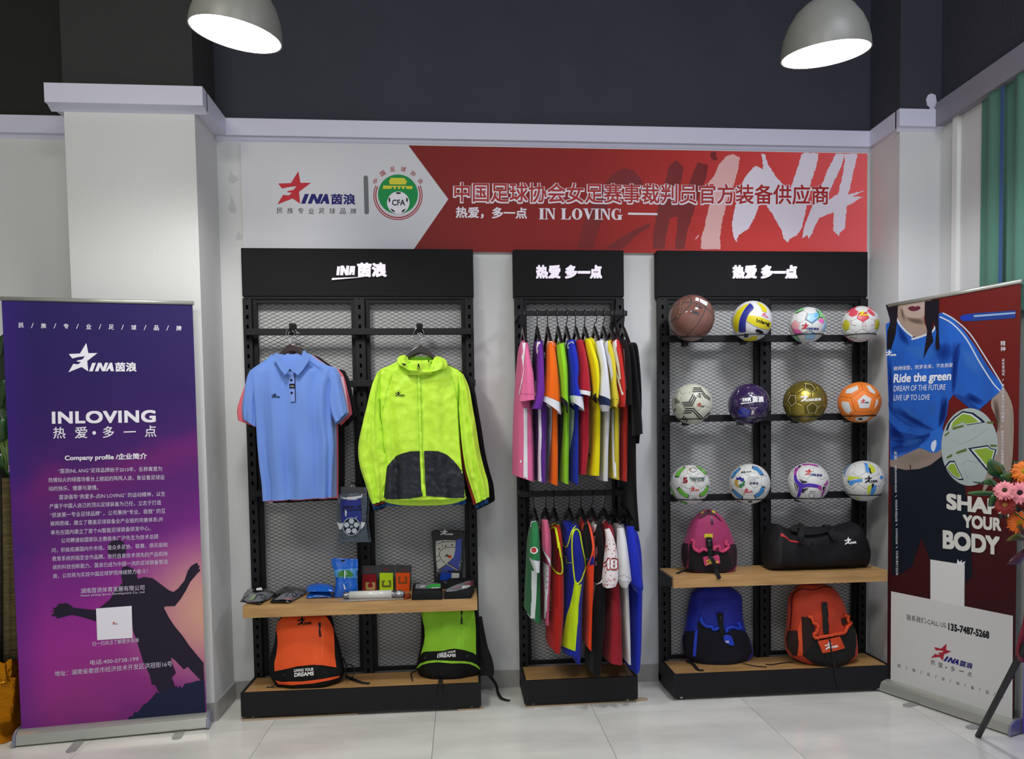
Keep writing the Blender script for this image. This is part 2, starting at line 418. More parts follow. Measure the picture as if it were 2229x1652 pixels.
# floor: slab + large glossy tiles, each its own piece
fl = sbox('floor', M_GROUT, -3.3, 6, -8.5, .12, -.06, -.004)
def tile_mat():
    m = mat('polished_tile', '#e2e2da', .13, var=.12, vscale=2.2, bump=.02, bscale=8, spec=.55, stretch=(1, 2.2, 1)); return m
M_TILE = tile_mat(); TS = .8155
tm = MB().box(.0012, TS - .0012, .0012, TS - .0012, -.012, 0); tme = bpy.data.meshes.new('tile'); tme.from_pydata(tm.v, [], tm.f); tme.materials.append(M_TILE)
tv = M_TILE.node_tree
oi = tv.nodes.new('ShaderNodeObjectInfo'); mpn = [n for n in tv.nodes if n.type == 'MAPPING'][0]
vm = tv.nodes.new('ShaderNodeVectorMath'); vm.operation = 'SCALE'; vm.inputs[3].default_value = 30
cmb = tv.nodes.new('ShaderNodeCombineXYZ')
for i in range(3): tv.links.new(oi.outputs['Random'], cmb.inputs[i])
tv.links.new(cmb.outputs[0], vm.inputs[0]); tv.links.new(vm.outputs[0], mpn.inputs['Location'])
for i in range(-5, 7):
    for j in range(-9, 1):
        x, y = .168 + TS*i, -.475 + TS*j
        if x > 5.2 or x < -3.4: continue
        t = bpy.data.objects.new('tile', tme); COL.objects.link(t); t.location = (x, y, 0)
        setpar(t, fl)
        if y + TS > .1: pass
# skirting of grey stone pieces
M_SKIRT = mat('skirting_stone', '#9b9a96', .35, var=.1, vscale=6)
def skirt(name, pts, nm=.8155):
    """pts: polyline on the floor; pieces stand proud of the wall"""
    root = None
    for (x0, y0), (x1, y1) in zip(pts, pts[1:]):
        L = sqrt((x1-x0)**2+(y1-y0)**2); k = max(1, round(L/nm)); dx, dy = (x1-x0)/L, (y1-y0)/L; nx, ny = dy, -dx
        for i in range(k):
            a, b = L*i/k + .001, L*(i+1)/k - .001
            poly = [(x0+dx*a, y0+dy*a, 0), (x0+dx*b, y0+dy*b, 0), (x0+dx*b+nx*.012, y0+dy*b+ny*.012, 0), (x0+dx*a+nx*.012, y0+dy*a+ny*.012, 0)]
            mb = MB().prism(poly, (0, 0, .098))
            if root is None: root = struct(mb.build(name, M_SKIRT))
            else: mb.build('tile', M_SKIRT, root)
skirt('baseboard_back', [(XL, 0), (XR, 0)])
skirt('baseboard_left', [(-.743, PL), (XL, PL), (XL, -.012)])
skirt('baseboard_left', [(-3.2, .02), (-.743, .02)])
skirt('baseboard_right', [(XR, -.012), (XR, PR), (XW, PR), (XW, -3.2)])

# green curtain on the right wall
def curtain():
    y0 = atx(2128, 400, XW - .03).y; y1 = -1.0; v = []; f = []; n = 60; zz = [.05, .6, 1.2, 1.8, 2.4, ZC0]
    for k, z in enumerate(zz):
        for i in range(n+1):
            y = y0 + (y1-y0)*i/n; s = -(y - y0)
            d = .014*sin(s*2*pi/.17 + .6 + .05*k) + .006*sin(s*61)
            v.append((XW - .022 + min(d, .014)*.9, y, z if y > -.94 else max(z, 2.02 - .02*k)))
    for k in range(len(zz)-1):
        for i in range(n): f.append([k*(n+1)+i, k*(n+1)+i+1, (k+1)*(n+1)+i+1, (k+1)*(n+1)+i])
    o = obj('curtain', v, f, cloth('#557f70', 'curtain_green'), None, True)
    tag(o, 'long green curtain hanging on the right wall behind the shirt banner', 'curtain')
    ya = atx(2180, 400, XW - .045).y
    q = MB().ribbon([(XW - .044, ya, .06), (XW - .045, ya - .002, 1.5), (XW - .044, ya + .004, ZC0 - .01)], .022, (0, 1, 0)).build('edge_tape', cloth('#3b5a86', 'tape_blue'), o); q['label'] = 'blue vertical tape on the curtain'
curtain()

# ------------------------------------------------------------------ pendant lamps
M_SHADE = mat('shade_grey', '#85867f', .4); M_GLOW = mat('lamp_glow', '#ffffff', .5, emit=14)
M_SHIN = mat('shade_inside', '#f4f4f0', .4)
def pendant(px, py, wpx, tilt, label, Y=-1.25, rollz=0):
    c = at(px, py, Y); r = (at(px + wpx/2, py, Y) - at(px - wpx/2, py, Y)).length/2
    root = empty('pendant_lamp', c, label, 'lamp', 'pendant lamps above the display')
    Mx = Matrix.Rotation(tilt[1], 3, 'Y') @ Matrix.Rotation(tilt[0], 3, 'X')
    prof = [(r, 0), (r*.985, r*.18), (r*.93, r*.42), (r*.82, r*.68), (r*.64, r*.93), (r*.42, r*1.1), (r*.27, r*1.17)]
    MB().lathe(prof + [(r*.27, r*1.16), (r*.40, r*1.07), (r*.61, r*.9), (r*.79, r*.66), (r*.90, r*.41), (r*.955, r*.17), (r*.97, 0), (r, 0)], c, 40, Mx).build('shade', M_SHADE, root, True)
    MB().lathe([(r*.27, r*1.13), (r*.24, r*1.2), (r*.21, r*1.55), (r*.17, r*1.8), (.0, r*1.82)], c, 24, Mx).build('lamp_holder', M_BLACK, root, True)
    MB().lathe([(0, -r*.004), (r*.5, -r*.002), (r*.975, r*.006)], c, 40, Mx).build('bulb_diffuser', M_GLOW, root, True)
    top = c + Mx @ Vector((0, 0, r*1.8))
    MB().tube([top, top + Vector((0, 0, .05)), Vector((top.x, top.y, CEIL))], .005, 8).build('cord', M_BLACK, root, True)
    d = bpy.data.lights.new('pendant_light', 'SPOT'); d.energy = 64 if px < 1000 else 74; d.spot_size = radians(146); d.spot_blend = .55; d.shadow_soft_size = r*.8
    d.color = (1, .985, .94) if px < 1000 else (.93, .93, 1)
    l = bpy.data.objects.new('pendant_light', d); COL.objects.link(l)
    l.matrix_world = Matrix.Translation(c - Vector((0, 0, .03))) @ Mx.to_4x4()
    setpar(l, root)
pendant(513, 76, 200, (radians(6), radians(8)), 'grey dome pendant lamp glowing white above the left banner and shirts')
pendant(1797, 119, 180, (radians(8), radians(-5)), 'grey dome pendant lamp glowing white above the ball rack')

# ------------------------------------------------------------------ printed sign board
M_BOARD = mat('board_white', '#cdced4', .45, bump=.01, bscale=10)
M_RED = ramp_mat('board_red', [(0, '#7e120c'), (.35, '#94190f'), (.55, '#b8281f'), (.8, '#e04a48'), (1, '#f4686c')], 'X', 1.0, 3.5, .5)
a = at(523, 308, -.02); b = at(1888, 336, -.02); c_ = at(528, 536, -.02); d_ = at(1888, 545, -.02)
bx0, bx1, bz0, bz1 = a.x, b.x, 2.442, (a.z + b.z)/2
board = empty('sign_board', (1.7, 0, bz0), 'wide white and red printed sign board high on the back wall', 'sign')
MB().box(bx0, bx1, -.02, -.001, bz0, bz1).build('board', M_BOARD, board)
BP = Plane((0, -.02, 0), (0, -1, 0))
Z3 = zoomer(480, 280, 2.972); Z4 = zoomer(1180, 280, 2.972)
lim = lambda q: [(x, min(max(y, 200), 600)) for x, y in q]
# red field as an exact polygon on the board
def bpoly(name, pts3, m, off):
    v = [Vector((x, -.02 - off, min(max(z, bz0), bz1))) for x, z in pts3]; return obj(name, v, [list(range(len(v)))[::-1]], m, board)
t1 = at(889, 316, -.02); tip = at(976, 431, -.02); t2 = at(897, 541, -.02)
obj('red_field', [(t1.x, -.0206, bz1), (bx1, -.0206, bz1), (bx1, -.0206, bz0), (t2.x, -.0206, bz0), (tip.x, -.0206, (bz0+bz1)/2)], [[4, 3, 2, 1, 0]], M_RED, board)
M_WHT = flat('#ece8f2', .5); M_NAVY = flat('#1d1a6e'); M_REDL = flat('#c4303c'); M_BLK = flat('#18181c')
logo(Z3([(368, 490)])[0], Z3([(873, 492)])[0], BP, M_REDL, M_NAVY, board, off=.0008)
spread('slogan', '民族专业足球品牌', 602.5, 464.8, 763, 466, 12.5, 12.5, BP, M_BLK, board, off=.0008)
decal('divider_bar', [circ(*Z3([(940, 318)])[0], 4.9, 4.9, 0, 180, 10) + circ(*Z3([(946, 540)])[0], 4.9, 4.9, 180, 360, 10)], BP, flat('#6f7174'), board, off=.0008)
# association crest
ex, ey = Z3([(1148, 432)])[0]; M_GR = flat('#14904a'); M_YE = flat('#d9d23c'); M_DR = flat('#a83038')
def ringp(r0, r1, a0, a1, n=40): return [[(ex+r0*cos(t0), ey-r0*sin(t0)), (ex+r1*cos(t0), ey-r1*sin(t0)), (ex+r1*cos(t1), ey-r1*sin(t1)), (ex+r0*cos(t1), ey-r0*sin(t1))] for t0, t1 in [(radians(a0+(a1-a0)*i/n), radians(a0+(a1-a0)*(i+1)/n)) for i in range(n)]]
decal('crest_ring', ringp(51.5, 53.5, -204, 24) + ringp(47, 49.5, -204, 24), BP, M_DR, board, off=.0008)
decal('crest_disc', [circ(ex, ey - 2.5, 43.5, 43, n=40)], BP, M_GR, board, off=.0008)
gate = [[(1052,368),(1243,372),(1240,391),(1222,391),(1205,391),(1200,378),(1192,378),(1188,391),(1176,391),(1172,377),(1163,377),(1160,391),(1150,391),(1146,376),(1136,376),(1132,391),(1122,391),(1118,377),(1110,377),(1104,390),(1078,390),(1050,390)],
        [(1090,338),(1205,340),(1200,362),(1095,361)], [(1086,340),(1100,328),(1195,330),(1210,343)], [(1104,318),(1190,320),(1198,330),(1096,328)]]
decal('crest_gate', [Z3(g) for g in gate], BP, M_YE, board, off=.0012)
bxc = Z3([(1150, 480)])[0]
decal('crest_ball', [circ(*bxc, 24.5, 24.5)], BP, M_WHT, board, off=.0016)
for q in [[(1132,415),(1150,411),(1170,415),(1162,423),(1140,423)], [(1086,452),(1096,445),(1099,470),(1090,480)], [(1202,445),(1213,455),(1210,478),(1201,470)], [(1098,515),(1122,528),(1132,542),(1110,535)], [(1200,517),(1188,536),(1170,543),(1176,528)]]:
    decal('ball_patch', [Z3(q)], BP, M_BLK, board, off=.002)
text('crest_lettering', 'CFA', *Z3([(1110, 498), (1194, 498)]), 13, BP, M_BLK, board, bold=.02, off=.002)
for i, ch in enumerate('中国足球协会'):
    th = radians(148 - i*23.2); x, y = ex + 58*cos(th), ey - 58*sin(th); ux, uy = cos(th), -sin(th); tx, ty = sin(th), cos(th)
    tx, ty = -uy, ux
    text('crest_lettering', ch, (x - tx*5.5 - ux*5, y - ty*5.5 - uy*5), (x + tx*5.5 - ux*5, y + ty*5.5 - uy*5), 10.5, BP, M_DR, board, up=(ux, uy), bold=.01, off=.0008)
# brush lettering CHINA
M_BD = flat('#7c1616', .45); M_BP = flat('#e9b6b4', .45); M_BW = flat('#e9e0ee', .45)
C1 = [[(650,350),(630,310),(590,275),(545,258),(500,265),(450,300),(410,350),(330,480),(260,640),(225,778),(335,778),(350,700),(400,560),(440,470),(500,400),(560,380),(600,440),(640,400)], [(405,778),(450,740),(540,690),(620,640),(712,608),(690,640),(600,700),(520,778)]]
H1 = [[(820,240),(870,205),(915,250),(905,320),(860,440),(830,560),(805,680),(790,778),(715,778),(720,680),(740,540),(770,440),(800,330)], [(1005,220),(1075,235),(1060,320),(1020,420),(985,520),(940,660),(920,778),(860,778),(870,660),(880,540),(920,430),(960,330)], [(735,545),(830,500),(980,450),(960,540),(830,580),(740,600)], [(1090,155),(1120,148),(1135,200),(1110,205),(1088,185)]]
I1 = [[(1190,180),(1235,165),(1278,185),(1270,260),(1240,360),(1200,460),(1180,540),(1160,620),(1150,700),(1155,779),(1028,779),(1030,700),(1050,640),(1070,540),(1100,440),(1110,360),(1070,355),(1110,310),(1145,230)], [(985,720),(1010,685),(1015,690),(995,715)]]
N1 = [[(1330,290),(1380,240),(1430,262),(1420,160),(1440,165),(1460,230),(1500,290),(1520,320),(1600,400),(1640,290),(1680,165),(1695,157),(1790,159),(1775,240),(1740,340),(1720,460),(1700,560),(1680,640),(1650,690),(1600,715),(1590,740),(1560,710),(1545,650),(1500,570),(1440,480),(1400,500),(1380,560),(1340,640),(1300,670),(1270,690),(1255,735),(1235,690),(1228,620),(1245,520),(1270,420),(1300,340)]]
A1 = [[(1900,162),(1958,163),(1940,230),(1880,360),(1840,450),(1800,560),(1760,640),(1750,670),(1725,715),(1718,690),(1680,710),(1700,620),(1745,510),(1800,390),(1850,260)], [(1958,163),(2040,164),(2030,215),(2005,320),(1980,430),(1968,520),(1962,600),(1955,650),(1925,672),(1922,697),(1882,660),(1888,540),(1920,400),(1945,290),(1958,205)], [(1760,480),(1860,460),(1900,430),(1980,425),(2092,398),(2010,440),(2080,440),(1975,500),(1890,540),(1800,575),(1760,590)]]
for P, m, k in ((C1, M_BD, 0), (H1, M_BD, .0001), (I1, M_BP, 0), (N1, M_BW, 0), (A1, M_BW, 0)):
    for i, q in enumerate(P): decal('brush_lettering', [ragged(Z4(q), 1.1, 3)], BP, m, board, off=.0010 + k + i*.0001)
M_TIT = flat('#ae2426', .45)
text('title_outline', '中国足球协会女足赛事裁判员官方装备供应商', (986, 443), (1806, 449), 47, BP, M_WHT, board, bold=.058, off=.0016)
text('title', '中国足球协会女足赛事裁判员官方装备供应商', (988.5, 440), (1803.5, 446), 43.5, BP, M_TIT, board, bold=.014, off=.0024)
text('subtitle', '热爱，多一点', (992, 475), (1147, 477), 25, BP, M_WHT, board, bold=.025, off=.0016)
# "IN LOVING" in a fat serif face
def serif(word, x, y, h, tgt, m, parent, off):
    def st(x0, w, lo=0, hi=1, se=.09): return [[(x0, lo), (x0+w, lo), (x0+w, hi), (x0, hi)], [(x0-se, lo), (x0+w+se, lo), (x0+w+se, lo+.06), (x0-se, lo+.06)], [(x0-se, hi-.06), (x0+w+se, hi-.06), (x0+w+se, hi), (x0-se, hi)]]
    G = {'I': (st(.09, .26), .44),
         'N': (st(.09, .09)[0:2] + [[(0, .94), (.36, .94), (.36, 1), (0, 1)], [(.12, 1), (.36, 1), (.82, .0), (.66, 0)], [(.70, 0), (.79, 0), (.79, 1), (.70, 1)], [(.62, .94), (.88, .94), (.88, 1), (.62, 1)]], .9),
         'L': (st(.09, .26) + [[(.3, 0), (.78, 0), (.80, .34), (.75, .34), (.62, .06), (.3, .06)]], .86),
         'V': ([[(.06, 1), (.32, 1), (.54, .28), (.46, 0), (.38, 0)], [(.46, 0), (.52, .2), (.80, 1), (.74, 1), (.38, 0)], [(-.02, .94), (.40, .94), (.40, 1), (-.02, 1)], [(.62, .94), (.90, .94), (.90, 1), (.62, 1)]], .84)}
    def ring(cx, rx, ix, a0=0, a1=360, n=28):
        return [[(cx+rx*cos(t), .5+.52*sin(t)), (cx+rx*cos(u), .5+.52*sin(u)), (cx+ix*cos(u), .5+.45*sin(u)), (cx+ix*cos(t), .5+.45*sin(t))] for t, u in [(radians(a0+(a1-a0)*i/n), radians(a0+(a1-a0)*(i+1)/n)) for i in range(n)]]
    G['O'] = (ring(.42, .42, .17), .88)
    G['G'] = (ring(.42, .42, .17, 55, 335) + [[(.56, 0), (.82, 0), (.82, .44), (.56, .44)], [(.48, .38), (.92, .38), (.92, .44), (.48, .44)], [(.66, .66), (.74, .66), (.76, 1), (.70, 1)]], .98)
    polys = []; cx = 0
    for ch in word:
        if ch == ' ': cx += .38; continue
        ps, w = G[ch]; polys += [[(px+cx, py) for px, py in q] for q in ps]; cx += w + .04
    return polys, cx
sp, sw = serif('IN LOVING', 0, 0, 1, BP, None, None, 0)
sx = (1358-1173)/sw
decal('subtitle_serif', [[(1173 + px*sx, 477.5 + px*sx*.006 - py*24) for px, py in q] for q in sp], BP, M_WHT, board, off=.0016)
decal('rule_line', [[(1367, 463), (1431, 464), (1431, 468.5), (1367, 467.5)]], BP, M_WHT, board, off=.0016)
# ------------------------------------------------------------------ display racks
def slotted(mb, x0, x1, y0, y1, z0, z1, pitch=.052, slot=.022, rows=1):
    """upright with punched slots: two rails, bridges between the slots, back web"""
    w = x1 - x0; a = x0 + w/2 - .006; b = x0 + w/2 + .006
    mb.box(x0, a, y0, y1, z0, z1); mb.box(b, x1, y0, y1, z0, z1); mb.box(a, b, y1 - .006, y1, z0, z1)
    z = z0 + .02
    mb.box(a, b, y0, y0 + .004, z0, z)
    while z < z1:
        zz = min(z + pitch, z1)
        if z + slot < z1: mb.box(a, b, y0, y0 + .004, z + slot, zz)
        z += pitch
def lattice(x0, x1, z0, z1, y, pw=.0422, ph=.0201, w=.0021):
    """expanded metal: crossing strands clipped to the frame"""
    mb = MB(); s = ph/pw
    for sg in (1, -1):
        k0 = int((z0 - s*(x1 if sg > 0 else -x0))/ph) - 2; k1 = int((z1 + s*x1)/ph) + 2
        for k in range(k0, k1 + 1):
            # z = sg*s*x + k*ph
            pts = []
            for x in (x0, x1):
                z = sg*s*x + k*ph
                if z0 <= z <= z1: pts.append((x, z))
            for z in (z0, z1):
                x = (z - k*ph)/(sg*s)
                if x0 < x < x1: pts.append((x, z))
            if len(pts) >= 2:
                pts.sort(); a, b = pts[0], pts[-1]
                if b[0] - a[0] > .002: mb.bar((a[0], y - .0012*sg, a[1]), (b[0], y - .0012*sg, b[1]), w, .0011, upv=(0, 1, 0))
    return mb
M_MESH = mat('mesh_black', '#08080a', .55)
M_OAK = mat('oak_laminate', '#a8804e', .42, var=.22, vscale=5, bump=.05, bscale=30, stretch=(.9, 6, 9), two='#c89f68')
M_OAK2 = mat('oak_top', '#a47c4a', .4, var=.2, vscale=5, stretch=(1.2, 9, 9), two='#be9560')
M_SHIM = mat('packing_board', '#b9a487', .8)
M_SILV = mat('aluminium', '#c9cac4', .32, metal=.85)
def rack(x0, w, mid, label, zt=2.445, zb=2.19, yl=-.085, bay=None):
    root = empty('display_rack', (x0 + w/2, -.05, 0), label, 'display rack')
    x1 = x0 + w
    h = MB().box(x0 - .004, x1 + .004, -.072, -.004, zb, zt).build('header', M_HEAD, root, bevel=.004)
    MB().box(x0 + .002, x1 - .002, -.066, -.008, zb - .012, zb).build('header_lip', M_BLACK, root)
    ups = [(x0, x0 + .045), (x1 - .045, x1)] + ([(x0 + w/2 - .026, x0 + w/2 + .026)] if mid else [])
    for a, b in ups:
        mb = MB(); slotted(mb, a, b, -.085, -.035, .02, zb - .012); mb.build('upright', M_CHAR, root)
    bays = [(x0 + .045, x0 + w/2 - .026), (x0 + w/2 + .026, x1 - .045)] if mid else [(x0 + .045, x1 - .045)]
    for a, b in bays:
        fr = MB().box(a, a + .022, -.06, -.036, .14, zb - .012).box(b - .022, b, -.06, -.036, .14, zb - .012).box(a + .022, b - .022, -.058, -.037, zb - .034, zb - .012).box(a + .022, b - .022, -.058, -.037, .14, .160).build('mesh_frame', M_BLACK, root)
        l = lattice(a + .02, b - .02, .16, zb - .03, -.045).build('mesh_panel', M_MESH, root); l['kind'] = 'stuff'
    # plinth
    pb = MB()
    pb.box(x0, x1, -.345, -.333, .021, .144); pb.box(x0, x0 + .012, -.333, -.088, .021, .144); pb.box(x1 - .012, x1, -.333, -.088, .021, .144); pb.box(x0, x1, -.088, -.030, .021, .06)
    p = pb.build('plinth', M_CHAR, root)
    MB().box(x0 + .012, x1 - .012, -.333, -.088, .120, .1385).build('plinth_top', M_OAK2, root)
    for fx in (x0 + .05, x1 - .05):
        for fy in (-.31, -.12): MB().lathe([(0, .022), (.012, .022), (.012, .004), (.018, .0), (0, 0)], (fx, fy, 0), 12).build('levelling_foot', M_SILV, root)
    return root
R1 = rack(0, 1.22, True, 'black mesh display rack with the blue polo and neon jacket, widest plinth on the left')
R2 = rack(1.446, .606, False, 'narrow black mesh display rack in the middle holding two rows of shirts')
R3 = rack(2.2475, 1.2145, True, 'black mesh display rack with four rows of balls and bags on the right')
# raised lettering on the headers
HP = Plane((0, -.072, 0), (0, -1, 0)); M_SIGN = mat('sign_letter_white', '#f1e9f6', .4, emit=.35); M_SIGNB = mat('sign_letter_back', '#c9c4d0', .5)
ZH = zoomer(480, 280, 2.972)
def sg(q): return [(x, y) for x, y in ZH(q)]
hd = R1
for q in [[(758,895),(775,895),(768,950),(752,950)], [(780,890),(800,890),(812,920),(818,890),(834,890),(828,950),(810,950),(798,920),(794,950),(776,950)],
          [(842,892),(872,892),(868,948),(854,948),(856,930),(850,930),(846,948),(832,948)], [(724,970),(925,962),(722,981)]]:
    decal('sign_letter', [sg(q)], HP, M_SIGN, hd, off=.002, thick=.012)
text('sign_letter', '茵浪', sg([(886, 962)])[0], sg([(1076, 962)])[0], 31, HP, M_SIGN, hd, bold=.04, off=.002, thick=.012)
for root, xs in ((R2, (1166, 1310)), (R3, (1593, 1734))):
    chars = '热爱多一点'; w = (xs[1]-xs[0]); cw = w/5.35
    xo = [0, cw, 2*cw + cw*.35, 3*cw + cw*.35, 4*cw + cw*.35]
    for c, o in zip(chars, xo):
        x = xs[0] + o
        if c == '一': text('sign_letter', c, (x + 1, 596), (x + cw + 1, 596), 5, HP, M_SIGN, root, bold=.04, off=.002, thick=.012)
        else: text('sign_letter', c, (x + .5, 607), (x + cw - .5, 607), 29, HP, M_SIGN, root, bold=.04, off=.002, thick=.012)
# rack 1: cross rails, shelf
def rail(root, x0, x1, y, z, h=.034, d=.02, arms=True, name='cross_rail'):
    mb = MB().box(x0, x1, y - d/2, y + d/2, z - h/2, z + h/2)
    if arms:
        for x in (x0 + .012, x1 - .012): mb.box(x - .008, x + .008, y, -.086, z - h/2, z + h/2)
    return mb.build(name, M_CHAR, root, bevel=.002)
yr = -.12
for pl, pr, py in ((535, 1026, 722), (545, 1035, 835), (548, 1042, 1069)):
    a, b = at(pl, py, yr), at(pr, py, yr); rail(R1, a.x, b.x, yr, (a.z + b.z)/2)
def shelf(root, x0, x1, yf, z0, z1, mname='shelf'):
    s = MB().box(x0, x1, yf, -.09, z0, z1).build(mname, M_OAK, root, bevel=.0015)
    for x in (x0 - .004, x1 - .008): MB().prism([(x, -.088, z0 - .045), (x, -.088, z1 - .012), (x, yf + .03, z1 - .012), (x, yf + .03, z0 + .004)], (.006, 0, 0)).build('shelf_bracket', M_CHAR, root)
    return s
s1z0, s1z1 = .530, .592
shelf(R1, .028, 1.209, -.36, s1z0, s1z1)
s3z0, s3z1 = .611, .672
shelf(R3, 2.243, 3.427, -.36, s3z0, s3z1)
# thin packing boards under the plinths
def shim(pts, label):
    P = [atz(x, y, .002) for x, y in pts]; P = [(p.x, p.y, .0005) for p in P]
    o = MB().prism(P, (0, 0, .006)).build('packing_board', M_SHIM); tag(o, label, 'packing board')
shim([(527, 1562), (779, 1550), (779, 1554), (527, 1570)], 'thin pale packing board under the left end of the left plinth')
shim([(995, 1543), (1050, 1538), (1052, 1543), (998, 1547)], 'short pale packing board under the right end of the left plinth')
shim([(1143, 1534), (1400, 1519), (1410, 1521), (1408, 1525), (1146, 1540)], 'long pale packing board sticking out under the narrow middle plinth')
# rack 2: hanging rails on arms
a, b = at(1125, 682, -.30), at(1365, 682, -.30); RAIL2T = rail(R2, a.x, b.x, -.30, a.z, .026, .014, name='hanging_rail'); ZR2 = a.z
a, b = at(1132, 1076, -.30), at(1363, 1075, -.30); rail(R2, a.x, b.x, -.30, a.z, .030, .014, name='hanging_rail'); ZR2b = a.z
# rack 3: three cross rails for the ball holders
for pl, pr, py in ((1439, 1888, 737), (1440, 1880, 909), (1440, 1880, 1080)):
    a, b = at(pl, py, -.10), at(pr, py, -.10); rail(R3, 2.262, 3.448, -.10, (a.z + b.z)/2, .038)
# ------------------------------------------------------------------ balls
PHI = (1 + 5**.5)/2
def trunc_ico():
    ico = [Vector(v).normalized() for v in [(0, s1, s2*PHI) for s1 in (1, -1) for s2 in (1, -1)] + [(s1, s2*PHI, 0) for s1 in (1, -1) for s2 in (1, -1)] + [(s2*PHI, 0, s1) for s1 in (1, -1) for s2 in (1, -1)]]
    L = min((a - b).length for a in ico for b in ico if a is not b)
    nb = [[j for j in range(12) if j != i and (ico[i] - ico[j]).length < L*1.1] for i in range(12)]
    panels = []
    for i in range(12):
        c = ico[i]; ref = (ico[nb[i][0]] - c).normalized()
        ref = (ico[i]*(2/3) + ico[nb[i][0]]*(1/3)).normalized(); panels.append((c, ref, 5))
    for i in range(12):
        for j in nb[i]:
            for k in nb[i]:
                if i < j < k and k in nb[j]:
                    c = (ico[i] + ico[j] + ico[k]).normalized(); panels.append((c, (ico[i]*(2/3) + ico[j]*(1/3)).normalized(), 6))
    # true corners of one pentagon / hexagon in their own frames
    pent = [(ico[0]*(2/3) + ico[j]*(1/3)).normalized() for j in nb[0]]
    h = [p for p in panels if p[2] == 6][0]
    tri = sorted(range(12), key=lambda q: (ico[q] - h[0]).length)[:3]
    hexa = [(ico[a]*(2/3) + ico[b]*(1/3)).normalized() for a in tri for b in tri if a != b]
    return panels, pent, hexa, h
PANELS, PENT, HEXA, HREF = trunc_ico()
def frame(c, ref):
    z = c.normalized(); x = (ref - z*ref.dot(z)).normalized(); y = z.cross(x); return Matrix((x, y, z)).transposed()
def panel_mesh(name, corners, c, ref, segs=3, rings=((0, 1), (.5, 1), (.86, 1), (.955, .996), (1, .974))):
    F = frame(c, ref).transposed(); cs = [F @ q for q in corners]; cs.sort(key=lambda q: atan2(q.y, q.x)); k = len(cs)
    edge = []
    for i in range(k):
        for j in range(segs): edge.append(cs[i].lerp(cs[(i+1) % k], j/segs))
    z0 = Vector((0, 0, 1)); v = [z0]; f = []; n = len(edge)
    for t, rr in rings[1:]: v += [(z0*cs[0].z).lerp(e, t).normalized()*rr for e in edge]
    for j in range(n): f.append([0, 1+j, 1+(j+1) % n])
    for r in range(len(rings)-2):
        for j in range(n): f.append([1+r*n+j, 1+(r+1)*n+j, 1+(r+1)*n+(j+1) % n, 1+r*n+(j+1) % n])
    me = bpy.data.meshes.new(name); me.from_pydata([tuple(q) for q in v], [], f); me.polygons.foreach_set('use_smooth', [True]*len(f)); me.materials.append(None); return me
ME5 = panel_mesh('pentagon_panel', PENT, PANELS[0][0], PANELS[0][1]); ME6 = panel_mesh('hexagon_panel', HEXA, HREF[0], HREF[1])
# icosahedron-free dodecahedral cover (12 big pentagons)
DOD = []
for i in range(12):
    c = PANELS[i][0]; near = sorted([p for p in PANELS if p[2] == 6], key=lambda p: (p[0]-c).length)[:5]; DOD.append((c, near[0][0]))
_n = sorted([p for p in PANELS if p[2] == 6], key=lambda p: (p[0]-PANELS[0][0]).length)[:5]
MED = panel_mesh('big_pentagon_panel', [p[0] for p in _n], PANELS[0][0], _n[0][0], segs=5, rings=((0, 1), (.4, 1), (.7, 1), (.88, 1), (.96, .996), (1, .978)))
BALLY = -.235
def uv2px(b, pts):   # ball-disc coordinates (-1..1, y down) -> pixels
    cx, cy, r = b; return [(cx + x*r, cy + y*r) for x, y in pts]
M_SEAM = mat('ball_seam_grey', '#9a9a96', .5); M_WIRE = mat('wire_black', '#101012', .4)
def ball_root(px, py, rpx, label, m, name='football', Y=BALLY):
    c = at(px, py, Y); R = (at(px + rpx, py, Y) - at(px - rpx, py, Y)).length/2*.992
    mb = MB(); prof = [(R*.985*sin(pi*i/20), -R*.985*cos(pi*i/20)) for i in range(21)]; mb.lathe(prof, (0, 0, 0), 40)
    root = obj(name, mb.v, mb.f, m, None, True); root.matrix_world = Matrix.Translation(c)
    tag(root, label, 'ball', 'balls on wire rings of the right rack')
    return root, c, R
def holder(px, py, rpx, ring_py, c, R, dz=None):
    """wire ring around the ball, clipped to the cross rail of the rack"""
    zr = at(px, ring_py, c.y - R*.75).z; dzr = zr - c.z; dzr = max(-R*.93, min(-R*.25, dzr)); rr = sqrt(R*R - dzr*dzr) + .004
    ring = MB().tube([(c.x + rr*cos(a), c.y + rr*sin(a), c.z + dzr) for a in [2*pi*i/36 for i in range(36)]], .0028, 8, closed=True).build('ball_ring', M_WIRE, R3, True)
    MB().box(c.x - .014, c.x + .014, -.135, -.085, c.z + dzr - .032, c.z + dzr + .004).build('clip', M_WIRE, ring, bevel=.002)
